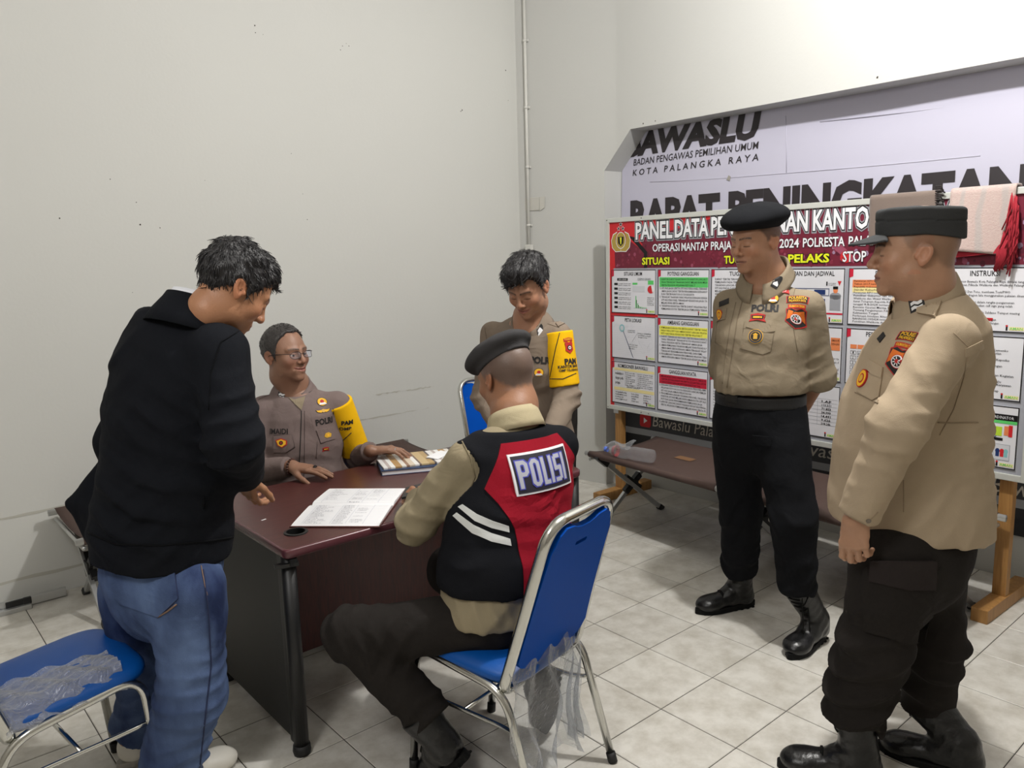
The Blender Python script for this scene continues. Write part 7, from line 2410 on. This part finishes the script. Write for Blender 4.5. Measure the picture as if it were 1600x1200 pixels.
    for k in range(18):
        a = 2 * math.pi * k / 18
        o = cc + X * 0.037 * math.cos(a) + UP * (0.030 * math.sin(a) + 0.001)
        if o[2] < Zd - 0.008: continue
        bd.lathe([(0.0005, -0.0058), (0.0045, -0.0038), (0.0058, 0), (0.0045, 0.0038), (0.0005, 0.0058)], 8, 0, o, wd)
    bo_ = bd.build('bead_bracelet', M_bead, me, base=base); bo_['kind'] = 'stuff'
    s0 = H1[1][2][0]
    mid = s0[0] + s0[1] * s0[2] * 0.45
    MB().tube([mid + X * 0.0105 * math.cos(a) + np.cross(X, s0[1]) * 0.0105 * math.sin(a) for a in np.linspace(0, 2 * math.pi, 14, endpoint=False)], 0.0022, 6, closed=True, side=s0[1]).build('ring', M_metal, me, base=base)
    MB().lathe([(0.009, 0), (0.0085, 0.004), (0.005, 0.007), (0.0005, 0.008)], 12, 0, mid + UP * 0.009, UP).build('ring_stone', flat('black_stone', 26, 20, 24, 0.1), me, base=base)
    s0 = H2[1][2][0]; mid = s0[0] + s0[1] * s0[2] * 0.5; X2 = np.cross(s0[1], UP)
    MB().tube([mid + nrm(X2) * 0.0102 * math.cos(a) + np.cross(nrm(X2), s0[1]) * 0.0102 * math.sin(a) for a in np.linspace(0, 2 * math.pi, 14, endpoint=False)], 0.002, 6, closed=True, side=s0[1]).build('ring', M_metal, me, base=base)
    return me
officer_glasses()

# ================================================================== YOUNG OFFICER LEANING OVER, BEHIND
def officer_young():
    F = nrm(-FH * 0.88 - RH * 0.42); p = Person((0.45, 0.95, 0), F); R = p.R; base = p.base
    D0 = 3.52
    tc = lambda px, py, f=0.0: at(px, py, D0) + F * f
    hd = Head(at(825, 450, 3.38), -FH * 0.78 - RH * 0.40 - UP * 0.48, (0, 0, 1), 1.0, (160, 118, 94), lid=0.95, smile=0.6, lipc=(150, 88, 78))
    nb = at(826, 494, 3.46)
    rings = [(tc(832, 735, -0.12), 0.150, 0.112, R), (tc(832, 690, -0.10), 0.150, 0.115, R), (tc(830, 630, -0.05), 0.160, 0.120, R), (tc(826, 575, 0.0), 0.168, 0.115, R), (tc(823, 530, 0.02), 0.145, 0.095, R), (tc(824, 513, 0.03), 0.095, 0.068, R)]
    shc = tc(823, 523, 0.02)
    shR, shL = shc + R * 0.158, shc - R * 0.158
    arms = [(shL, at(885, 622, 3.40), at(862, 676, 3.22), (0.058, 0.056, 0.042)), (shR, at(757, 620, 3.50), at(795, 690, 3.30), (0.058, 0.055, 0.042))]
    gx_ = tc(832, 740, -0.14) + V3(0.055, 0.06, 0)
    hl = gx_ * V3(1, 1, 0) + UP * 0.86
    legs = [(hl - R * 0.08, hl - R * 0.09 - UP * 0.38 + F * 0.02, hl * V3(1, 1, 0) - R * 0.10 + UP * 0.13, (0.092, 0.075, 0.065)), (hl + R * 0.08, hl + R * 0.09 - UP * 0.38 + F * 0.02, hl * V3(1, 1, 0) + R * 0.10 + UP * 0.13, (0.092, 0.075, 0.065))]
    hands = []
    for a, sd in ((arms[0], -1), (arms[1], 1)):
        el, wr = np.asarray(a[1]), np.asarray(a[2])
        hands.append(hand_mesh(hand_prims(wr, nrm(wr - el), UP + F * 0.3, sd, curl=(0.3, 0.4, 0.3)), [seg(el * 0.3 + wr * 0.7, wr + nrm(wr - el) * 0.015, 0.031, 0.026)]))
    core = core_from(rings, arms, legs, nb)
    base[:2] = hl[:2]
    me = body(hd, nb, hands, core, base, 'young black-haired officer with yellow armband leaning forward and smiling downward', 'officers in tan uniform', 0.054, 0.062)
    M = cloth('grey_brown_uniform', 128, 115, 102)
    Md = cloth('grey_brown_trim', 104, 92, 80)
    fl = [Fold(arms[0][1], nrm(np.asarray(arms[0][1]) - shL), 0.12, 0.009, 0.05, 0.3), Fold(arms[1][1], nrm(np.asarray(arms[1][1]) - shR), 0.10, 0.006, 0.05, 1.0), Fold(tc(800, 590, 0.1), nrm(UP + R), 0.14, 0.006, 0.06, 2.0)]
    sh, su, _ = garment('shirt', me, base, M, rings, arms, planes=[(nb - UP * 0.026, nrm(UP + F * 0.6))], folds=fl, extra=yoke(nb, shL, shR, 0.055, 0.05))
    garment('trousers', me, base, M_brown_trs, [(tc(832, 725, -0.12), 0.152, 0.118, R), (hl - UP * 0.02, 0.158, 0.12, R)], legs, folds=[], noise=0.003, vox=0.011)
    for sx in (0, 1):
        an = np.asarray(legs[sx][2]); h0 = an * V3(1, 1, 0) - F * 0.07
        make_boot(me, base, h0, h0 + F * 0.28, an + UP * 0.05)
    hair_mesh(hd, me, base, M_hair, 'short', 0.027, 0.008, front=0.012, part=-0.022, rough=0.004, seed=4.0, quiff=0.010, swoop=0.28, strands=1300, slen=0.030)
    co, cs = collar(me, base, M, nb - UP * 0.022 + F * 0.006, UP + F * 0.5, F, 0.068, 0.070, 0.030, 0.060, 0.42, 0.04, 0.034, drop=0.05)
    pixpatch(su, [(808, 518), (826, 522), (822, 531), (812, 529)], cloth('khaki_undershirt_b', 150, 136, 112), 0.003, sh, base, 'undershirt')
    chevrons(cs, 790, 503, me, base, 2, 0.95, rot=-0.1); chevrons(cs, 844, 517, me, base, 2, 0.95, rot=0.08)
    word(su, 845, 563, sh, base, 'POLRI', 0.092, 0.028, bold=0.05, rot=-0.08)
    emblem(su, 842, 582, sh, base, 'crest', 0.9)
    seam(su, [(816, 530), (818, 560), (822, 600), (826, 640)], 0.004, 0.002, sh, base, Md, 'placket')
    seam(su, [(852, 505), (862, 508), (874, 512)], 0.003, 0.003, sh, base, Md, 'epaulette_edge')
    pixpatch(su, [(856, 489), (866, 489), (882, 506), (872, 511)], M, 0.006, sh, base, 'epaulette'); button(su, 864, 497, sh, base, 0.0055)
    seam(su, [(757, 490), (758, 515), (763, 545)], 0.003, 0.002, sh, base, Md, 'armhole_seam')
    emblem(su, 749, 506, sh, base, 'oval', 0.8)
    ab, sab = armband(me, base, M_band, arms[0], -0.06, 0.80, 0.011, R)
    seam(sab, [(877, 510), (868, 545), (859, 590)], 0.004, 0.002, ab, base, M_thread_k, 'piping'); seam(sab, [(859, 592), (880, 592), (905, 581)], 0.004, 0.002, ab, base, M_thread_k, 'piping')
    b = Badge(sab, 889, 540)
    if b.fr is not None:
        sc = 0.82
        b.poly([(a, c + 0.028) for a, c in arcband(0.030 * sc, 0.018 * sc, 0.004)], M_thread_r).text('POLRESTA', -0.02, 0.02, 0.0245, 0.0325, M_thread_y, bold=0.03)
        b.poly(shield(0.026 * sc, 0.032 * sc, 0, -0.008), M_thread_r).poly(circ(0, -0.009, 0.014 * sc), M_thread_k).poly(circ(0, -0.009, 0.009 * sc), M_thread_w).poly(circ(0, -0.009, 0.004 * sc), M_thread_r)
        b.build('shoulder_patch', ab, base)
    b = Badge(sab, 889, 568); b.text('PAM', -0.018, 0.040, -0.002, 0.020, M_thread_k, bold=0.06); b.text('KANTOR BAW', -0.046, 0.050, -0.018, -0.006, M_thread_k, bold=0.04); b.text('OMP TELABANG', -0.044, 0.050, -0.033, -0.023, M_thread_k, bold=0.03); b.build('stitched_word', ab, base)
    return me
officer_young()
# ================================================================== OFFICER IN THE RED POLISI VEST, SEATED, SEEN FROM BEHIND
def officer_vest():
    F = V3(0.16, 0.987, 0); p = Person((-0.59, -0.17, 0), F); R = p.R; base = p.base
    Rp = V3(0.98, 0.197, 0)
    hd = Head(at(792, 592, 2.50), -RH * 0.62 + FH * 0.72 - UP * 0.30, (0, 0, 1), 1.0, (146, 104, 78), lid=0.9, jaw=1.1, width=1.03, shave=((92, 80, 74), 0.85))
    nb = at(803, 646, 2.44)
    shc = at(808, 708, 2.41)
    rings = [(V3(-0.585, -0.165, 0.50), 0.150, 0.118, Rp), (at(779, 950, 2.28), 0.186, 0.150, nrm(R + Rp)), (at(784, 890, 2.30), 0.184, 0.145, R), (at(794, 810, 2.35), 0.186, 0.132, R), (at(803, 745, 2.39), 0.182, 0.112, R), (at(808, 712, 2.41), 0.150, 0.092, R), (at(808, 690, 2.42), 0.095, 0.07, R)]
    shL, shR = shc - R * 0.178, shc + R * 0.158
    wr = at(655, 772, 2.62); wr[2] = DZ + 0.052
    arms = [(shL, at(651, 818, 2.34), wr - nrm(wr - at(651, 818, 2.34)) * 0.0, (0.064, 0.060, 0.046)), (shR + F * 0.02, shR + F * 0.17 + R * 0.02 - UP * 0.22, shR + F * 0.38 - R * 0.08 - UP * 0.20, (0.058, 0.055, 0.044))]
    hipL, hipR = V3(-0.585, -0.150, 0.505) - Rp * 0.09, V3(-0.585, -0.150, 0.505) + Rp * 0.09
    legs = [(hipL, at(548, 990, 2.20), at(672, 1120, 2.18), (0.088, 0.078, 0.066)), (hipR, V3(-0.50, 0.24, 0.50), V3(-0.43, -0.06, 0.26), (0.086, 0.076, 0.064))]
    k0 = at(634, 764, 2.70); k0[2] = DZ + 0.050
    HL = hand_prims(wr, nrm(k0 - wr), nrm(-RH * 0.75 + UP * 0.55 + FH * 0.1), 1, each=[(0.75, 0.9, 0.6), (0.85, 1.0, 0.6), (0.9, 1.0, 0.6), (0.95, 1.0, 0.6)], thumb=(0.45, 0.25), sc=1.0)
    el, w_ = np.asarray(arms[0][1]), np.asarray(arms[0][2])
    hands = [hand_mesh(HL, [seg(el * 0.3 + w_ * 0.7, w_ + nrm(w_ - el) * 0.015, 0.032, 0.027)])]
    el, w_ = np.asarray(arms[1][1]), np.asarray(arms[1][2])
    hands.append(hand_mesh(hand_prims(w_, nrm(w_ - el) - UP * 0.1, UP, -1, curl=(0.5, 0.6, 0.4)), [seg(el * 0.3 + w_ * 0.7, w_ + nrm(w_ - el) * 0.015, 0.031, 0.026)]))
    core = core_from(rings, arms, legs, nb)
    me = body(hd, nb, hands, core, base, 'seated officer in grey beret and red-black POLISI vest seen from behind', 'officers in tan uniform', 0.060, 0.068)
    M = cloth('khaki_shirt_cloth', 144, 133, 109, wrinkle=0.006)
    fl = [Fold(arms[0][1], nrm(np.asarray(arms[0][1]) - shL), 0.13, 0.007, 0.06, 0.7), Fold((shL + np.asarray(arms[0][1])) / 2, nrm(np.asarray(arms[0][1]) - shL + UP * 0.6), 0.13, 0.006, 0.07, 0.2), Fold(at(760, 955, 2.2), nrm(R + UP * 0.3), 0.13, 0.006, 0.045, 0.2)]
    sh, su, fsh = garment('shirt', me, base, M, rings, arms, planes=[(nb - UP * 0.030, nrm(UP + F * 0.15)), (at(779, 946, 2.28), nrm(-UP + F * 0.10))], folds=fl, extra=yoke(nb, shL, shR, 0.058, 0.052), ka=0.02)
    # vest: torso shell with armholes cut where the sleeves come out
    Mv = cloth('black_vest_fabric', 20, 21, 25, wrinkle=0.004, wscale=8)
    Mr = cloth('crimson_vest_fabric', 138, 20, 36, wrinkle=0.004, wscale=8)
    ap = [seg(np.asarray(a[0]) + nrm(np.asarray(a[0]) - shc) * 0.030 - UP * 0.02 + F * fo, a[1], 0.079, 0.080) for a, fo in zip(arms, (0.0, 0.05))]
    fv = [Fold(at(800, 800, 2.25), nrm(UP + R * 0.3), 0.13, 0.004, 0.06, 0.6), Fold(at(740, 880, 2.2), nrm(UP), 0.12, 0.005, 0.06, 1.6), Fold(at(850, 800, 2.3), UP, 0.09, 0.006, 0.05, 0.4)]
    vrings = [(a, w * 1.0, d_, l) for a, w, d_, l in rings[1:]]
    vs, sv, _ = garment('vest', me, base, Mv, vrings, (), planes=[(nb - UP * 0.040 - F * 0.02, nrm(UP + F * 0.05)), (at(779, 902, 2.28), nrm(-UP + F * 0.05))], folds=fv, grow=0.015, extra=[seg(q[0], q[0] + q[1] * q[2], q[5], q[6]) for q in yoke(nb, shL, shR, 0.074, 0.068)], minus=lambda P: union(P, ap, 0.01))
    # red back panel and POLISI plate, laid out on the back around the spine
    fr = sv.frame(850, 734, N=-F + UP * 0.12)
    b = Badge(sv, 848, 735); b.fr = fr
    red = [(-0.112, 0.092), (-0.19, -0.030), (-0.165, -0.075), (-0.135, -0.150), (-0.138, -0.26), (-0.145, -0.36), (0.145, -0.36), (0.138, -0.26), (0.135, -0.150), (0.165, -0.075), (0.19, -0.030), (0.112, 0.092)]
    b.poly(red, Mr, lift=0.0035, step=0.025); b.build('back_panel', vs, base, 'crimson back panel')
    b = Badge(sv, 848, 735); b.fr = fr; b.smooth(0.115, 0.062)
    W, Hh = 0.112, 0.060
    Mpl = flat('dark_plate', 28, 26, 40, 0.6); Mwe = flat('white_plate_edge', 236, 236, 240, 0.5); Mbl = flat('blue_letter_edge', 72, 76, 176, 0.5); Msv = flat('silver_letters', 176, 178, 188, 0.35)
    b.poly(rect(-W, W, -Hh, Hh), Mwe, lift=0.0045, step=0.03).poly(rect(-W + 0.006, W - 0.006, -Hh + 0.006, Hh - 0.006), Mpl, lift=0.0058, step=0.03)
    def oct_ring(x0, x1, y0, y1, t, c, m, lift):
        o = [(x0 + c, y0), (x1 - c, y0), (x1, y0 + c), (x1, y1 - c), (x1 - c, y1), (x0 + c, y1), (x0, y1 - c), (x0, y0 + c)]
        i = [(x0 + t + c * 0.3, y0 + t), (x1 - t - c * 0.3, y0 + t), (x1 - t, y0 + t + c * 0.3), (x1 - t, y1 - t - c * 0.3), (x1 - t - c * 0.3, y1 - t), (x0 + t + c * 0.3, y1 - t), (x0 + t, y1 - t - c * 0.3), (x0 + t, y0 + t + c * 0.3)]
        for k in range(8): b.poly([o[k], o[(k + 1) % 8], i[(k + 1) % 8], i[k]], m, lift=lift, thick=False)
    def letters(g, m, lift):
        y0, y1 = -0.040 - g, 0.040 + g; t = 0.0118 + 2 * g; x = -0.0975
        R_ = lambda a, c, d0, d1: b.poly(rect(a, c, d0, d1), m, lift=lift, thick=False)
        # P
        R_(x - g, x + t - g, y0, y1); oct_ring(x - g, x + 0.036 + g, -0.006 - g, y1, t, 0.010, m, lift)
        x += 0.0425; oct_ring(x - g, x + 0.034 + g, y0, y1, t, 0.011, m, lift)
        x += 0.041; R_(x - g, x + t - g, y0, y1); R_(x, x + 0.025 + g, y0, y0 + t)
        x += 0.0305; R_(x - g, x + t - g, y0, y1)
        x += 0.0185
        w = 0.032; R_(x + 0.006, x + w + g, y1 - t, y1); R_(x - g, x + w - 0.006, y0, y0 + t); R_(x, x + w, -t / 2, t / 2)
        R_(x - g, x + t - g, -0.002, y1 - 0.006); R_(x + w - t + g, x + w + g, y0 + 0.006, 0.002)
        x += 0.0385; R_(x - g, x + t - g, y0, y1)
    letters(0.0032, Mbl, 0.0070); letters(0.0, Msv, 0.0078)
    b.build('name_plate', vs, base, 'bordered plate reading POLISI in silver block letters')
    Mstripe = flat('reflective_stripe', 206, 208, 206, 0.4, bump=0.0004, bscale=400)
    pixpatch(sv, [(716, 792), (723, 788), (745, 803), (770, 814), (795, 822), (796, 832), (768, 825), (742, 814)], Mstripe, 0.003, vs, base, 'reflective_stripe', 8)
    pixpatch(sv, [(708, 806), (714, 801), (740, 820), (768, 833), (797, 842), (799, 853), (768, 846), (738, 833)], Mstripe, 0.003, vs, base, 'reflective_stripe', 8)
    # trousers and boots
    fp = [Fold(legs[0][1], nrm(np.asarray(legs[0][1]) - hipL), 0.13, 0.009, 0.055, 0.4), Fold((hipL + np.asarray(legs[0][1])) / 2, nrm(np.asarray(legs[0][1]) - hipL + UP * 0.5), 0.15, 0.007, 0.06, 2.0), Fold(legs[0][2], nrm(np.asarray(legs[0][2]) - np.asarray(legs[0][1])), 0.11, 0.009, 0.05)]
    tr, st, _ = garment('trousers', me, base, M_brown_trs, [(V3(-0.588, -0.165, 0.575), 0.150, 0.112, Rp), (V3(-0.588, -0.160, 0.54), 0.160, 0.122, Rp), (V3(-0.585, -0.155, 0.52), 0.158, 0.122, Rp)], legs, folds=fp, planes=[(V3(-0.588, -0.175, 0.61), UP)], ka=0.03, noise=0.004)
    an = at(694, 1162, 2.17)
    sd = nrm(an - np.asarray(legs[0][1]))
    fd = nrm(np.cross(np.cross(sd, F + RH * -0.6), sd) * 1.0 - UP * 0.22)
    heel = an + sd * 0.075 - fd * 0.06
    n_ = nrm(-sd - fd * (-sd @ fd))
    make_boot(me, base, heel, heel + fd * 0.27, an - sd * 0.125, ankle=an, r=0.062, flatfoot=False)
    # right boot tucked under the chair, toe on the floor, sole facing back
    toe = V3(-0.405, -0.150, 0.012); heel2 = V3(-0.420, -0.215, 0.262)
    make_boot(me, base, heel2, toe, V3(-0.44, -0.02, 0.315), ankle=V3(-0.425, -0.105, 0.235), r=0.060, flatfoot=False)
    # beret, pulled to the front left
    def beret(L):
        q = L - np.array([-0.004, 0.012, 0.094], np.float32)
        a, b_ = 0.30, -0.10
        y = q[:, 1] * math.cos(a) + q[:, 2] * math.sin(a) * 1.0; z = -q[:, 1] * math.sin(a) * -1.0 + q[:, 2] * math.cos(a)
        z = q[:, 2] * math.cos(a) + q[:, 1] * math.sin(a); y = q[:, 1] * math.cos(a) - q[:, 2] * math.sin(a)
        d = ball_d(np.stack([q[:, 0], y, z], 1), ball((0, 0, -0.004), (0.108, 0.130, 0.040)))
        bn = smax(ball_d(L, ball((0, -0.011, 0.041), (0.084, 0.104, 0.098))), np.abs(L[:, 2] + 0.30 * L[:, 1] - 0.066) - 0.016, 0.004)
        d = smin(d, bn, 0.018) - 0.0018 * wob(L, 65, 1.0)
        return smax(d, 0.048 - L[:, 2] - 0.32 * L[:, 1], 0.004)
    local_sdf(hd, me, base, cloth('dark_grey_felt', 62, 61, 62, bump=0.0012, bscale=500, wrinkle=0.002), 'beret', beret, (-0.15, 0.15, -0.17, 0.19, -0.03, 0.18))
    co, cs = collar(me, base, cloth('khaki_collar', 176, 164, 134), nb - UP * 0.034, UP + F * 0.25, F, 0.072, 0.076, 0.040, 0.040, 0.35, 0.02, 0.014, drop=0.03)
    seam(su, [(722, 690), (735, 715), (742, 745), (736, 762)], 0.005, 0.003, sh, base, cloth('khaki_trim', 128, 117, 95), 'yoke_seam')
    pb = Badge(su, 694, 700, rot=-0.1)
    if pb.fr is not None:
        pb.poly([(-0.02, -0.03), (0.02, -0.03), (0.02, 0.03), (-0.02, 0.03)], M_thread_r).poly(circ(0, 0.01, 0.012), M_thread_y).poly(circ(0, -0.012, 0.010), M_thread_y)
        pb.build('shoulder_patch', sh, base)
    # phone in the hand
    ph = empty('phone', k0 + nrm(RH * 0.9 + UP * 0.45) * 0.03)
    tag(ph, 'small black phone gripped in the fist of the officer in the POLISI vest', 'phone')
    pm = MB().obox((0, 0, 0), RH * 0.034 + UP * 0.008, FH * 0.062, -RH * 0.001 + UP * 0.004)
    pm.build('case', M_blackpl, ph)
    return me
officer_vest()

# ================================================================== MAN IN BLACK JACKET AND JEANS
def man_jacket():
    F = V3(0.985, 0.17, 0); p = Person((-1.46, 0.52, 0), F); R = p.R; base = p.base
    D0 = 2.23
    tc = lambda px, py, f=0.0: at(px, py, D0) + F * f
    hd = Head(at(364, 454, 2.20), RH * 0.62 + FH * 0.47 - UP * 0.62, (0, 0, 1), 1.0, (162, 116, 86), lid=0.9)
    nb = at(318, 508, 2.21); cc = at(307, 490, 2.21)
    rings = [(tc(252, 880), 0.212, 0.190, R), (tc(254, 820), 0.205, 0.182, R), (tc(260, 740), 0.200, 0.168, R), (tc(266, 650), 0.206, 0.158, R), (tc(272, 580), 0.200, 0.142, R), (tc(284, 530), 0.170, 0.115, R), (tc(298, 505), 0.110, 0.085, R)]
    shc = tc(292, 545)
    shR, shL = shc + R * 0.170, shc - R * 0.185
    arms = [(shR, at(366, 690, 2.04), at(384, 742, 2.36), (0.074, 0.076, 0.054)), (shL, at(184, 690, 2.44), at(214, 800, 2.44), (0.074, 0.066, 0.05))]
    legs = [(at(298, 920, 2.12), at(300, 1085, 2.13), V3(-1.445, 0.39, 0.10), (0.098, 0.096, 0.090)), (at(208, 920, 2.34), at(238, 1090, 2.34), V3(-1.47, 0.66, 0.10), (0.100, 0.094, 0.086))]
    hands = []
    el, wr = np.asarray(arms[0][1]), np.asarray(arms[0][2])
    hands.append(hand_mesh(hand_prims(wr - nrm(wr - el) * 0.01, nrm(nrm(wr - el) - UP * 1.1), nrm(-RH * 0.3 - FH + UP * 0.3), -1, curl=(0.4, 0.5, 0.4), sc=1.0), [seg(el * 0.3 + wr * 0.7, wr + nrm(wr - el) * 0.015, 0.034, 0.028)]))
    el, wr = np.asarray(arms[1][1]), np.asarray(arms[1][2])
    hands.append(hand_mesh(hand_prims(wr, nrm(wr - el) + F * 0.4, -R, 1, curl=(0.3, 0.4, 0.3)), [seg(el * 0.3 + wr * 0.7, wr + nrm(wr - el) * 0.015, 0.032, 0.027)]))
    core = core_from(rings, arms, legs, nb)
    me = body(hd, nb, hands, core, base, 'man in black zip jacket and blue jeans standing with head bowed at the desk', None, 0.053, 0.057)
    M = cloth('black_jersey', 19, 21, 26, wrinkle=0.006, wscale=9)
    fl = [Fold(arms[0][1], nrm(UP + FH * 0.3), 0.14, 0.009, 0.06, 0.4), Fold(tc(300, 640, -0.05) - FH * 0.1, nrm(UP + RH * 0.7), 0.16, 0.010, 0.07, 1.2), Fold(tc(240, 760) - FH * 0.12, nrm(UP + RH * 0.6), 0.20, 0.010, 0.085, 2.2), Fold(tc(290, 800) - FH * 0.12, nrm(UP - RH * 0.3), 0.15, 0.008, 0.07, 0.0), Fold(tc(200, 560) - FH * 0.1, nrm(UP - RH * 0.4), 0.15, 0.005, 0.07, 0.6)]
    flap = [seg(at(176, 730, 2.30), at(112, 786, 2.30), (0.045, 0.03), (0.014, 0.012), u=UP), seg(at(112, 788, 2.30), at(150, 838, 2.28), (0.014, 0.014), (0.03, 0.03)), seg(at(132, 788, 2.29), at(168, 800, 2.27), 0.028, 0.05), seg(at(150, 768, 2.29), at(158, 830, 2.27), 0.034, 0.04)]
    hemdir = nrm(-UP - RH * 0.07)
    sh, su, _ = garment('jacket', me, base, M, rings, arms, planes=[(tc(252, 862), hemdir), (cc - UP * 0.02, nrm(UP + F * 0.5))], folds=fl, extra=yoke(cc, shL, shR, 0.072, 0.074) + flap, ka=0.035)
    Md = cloth('black_jersey_trim', 13, 14, 17)
    seam(su, [(137, 832), (180, 850), (250, 852), (320, 846), (374, 838)], 0.006, 0.002, sh, base, Md, 'hem_seam')
    seam(su, [(318, 775), (318, 795), (326, 780), (330, 768)], 0.005, 0.002, sh, base, Md, 'pocket_seam')
    seam(su, [(372, 518), (345, 535), (330, 580), (326, 640)], 0.004, 0.002, sh, base, Md, 'armhole_seam')
    # jeans
    def denim():
        m = flat('blue_denim', 44, 62, 104, 0.85, spec=0.2, bump=0.0008, bscale=350, wrinkle=0.008, wscale=10)
        nt = m.node_tree; b = nt.nodes['Principled BSDF']
        tcx = nt.nodes.new('ShaderNodeTexCoord'); n = nt.nodes.new('ShaderNodeTexNoise'); n.inputs['Scale'].default_value = 5.5; n.inputs['Detail'].default_value = 6
        mp = nt.nodes.new('ShaderNodeMapping'); mp.inputs['Scale'].default_value = (1, 1, 0.55)
        cr = nt.nodes.new('ShaderNodeValToRGB'); cr.color_ramp.elements[0].position = 0.36; cr.color_ramp.elements[0].color = rgb(30, 42, 76); cr.color_ramp.elements[1].position = 0.68; cr.color_ramp.elements[1].color = rgb(92, 112, 150)
        nt.links.new(tcx.outputs['Object'], mp.inputs['Vector']); nt.links.new(mp.outputs['Vector'], n.inputs['Vector']); nt.links.new(n.outputs['Fac'], cr.inputs['Fac']); nt.links.new(cr.outputs['Color'], b.inputs['Base Color'])
        return m
    Mj = denim(); Ms = flat('tan_topstitch', 122, 98, 82, 0.8); Mjd = flat('dark_denim_seam', 30, 40, 74, 0.85)
    fp = [Fold(legs[0][1], nrm(UP + F * 0.2), 0.15, 0.008, 0.05, 0.4), Fold(np.asarray(legs[0][1]) - UP * 0.22, UP, 0.14, 0.009, 0.05, 1.4), Fold(legs[1][1], UP, 0.14, 0.007, 0.05, 2.0), Fold(tc(230, 1000) - FH * 0.1, nrm(UP + RH), 0.12, 0.006, 0.05)]
    jr = [(tc(253, 835), 0.190, 0.150, R), (tc(253, 885), 0.192, 0.152, R), (tc(253, 925), 0.180, 0.138, R)]
    tr, st, _ = garment('jeans', me, base, Mj, jr, legs, planes=[(tc(252, 815), UP)], folds=fp, ka=0.03, noise=0.004)
    pk = [(165, 892), (228, 874), (272, 884), (278, 935), (248, 964), (186, 942)]
    pixpatch(st, pk, Mj, 0.004, tr, base, 'back_pocket', 12)
    seam(st, pk + [pk[0]], 0.004, 0.005, tr, base, Mjd, 'pocket_edge')
    seam(st, [(182, 934), (205, 926), (225, 917), (245, 930), (274, 928)], 0.003, 0.006, tr, base, Ms, 'topstitch')
    seam(st, [(188, 938), (206, 931), (225, 922), (245, 935), (275, 933)], 0.003, 0.006, tr, base, Ms, 'topstitch')
    seam(st, [(247, 964), (262, 955), (276, 944)], 0.005, 0.006, tr, base, Ms, 'topstitch')
    seam(st, [(318, 890), (326, 960), (330, 1040), (322, 1110), (312, 1198)], 0.005, 0.002, tr, base, Mjd, 'side_seam')
    seam(st, [(314, 884), (320, 915), (324, 930)], 0.003, 0.004, tr, base, Ms, 'topstitch')
    # sneakers
    Msn = flat('white_sneaker', 214, 210, 200, 0.5); Mso = flat('grey_sneaker_sole', 168, 164, 156, 0.6)
    for an, dx in ((np.asarray(legs[0][2]), 0.0), (np.asarray(legs[1][2]), 0.0)):
        h0 = an * V3(1, 1, 0) - F * 0.06
        bt = make_boot(me, base, h0, h0 + nrm(F + V3(0, 0.08, 0)) * 0.285, an + UP * 0.03, name='sneaker')
        bt.data.materials[0] = Msn
        for c in bt.children: c.data.materials[0] = Mso if c.name.startswith('sole') else M_thread_k
    hair_mesh(hd, me, base, M_hair, 'short', 0.014, 0.006, front=0.006, rough=0.005, seed=6.0, vox=0.003, strands=1500, slen=0.026)
    co, cs = collar(me, base, M, cc - UP * 0.006, UP + F * 0.38, F, 0.080, 0.086, 0.032, 0.080, 0.40, 0.02, 0.034, drop=-0.006)
    wc, _ = collar(me, base, cloth('white_shirt_cotton', 228, 230, 236), cc - UP * 0.010 + F * 0.006 + R * 0.004, UP + F * 0.38, F, 0.075, 0.081, 0.046, 0.016, 0.30, 0.01, 0.002, name='shirt_collar', drop=-0.022)
    return me
man_jacket()
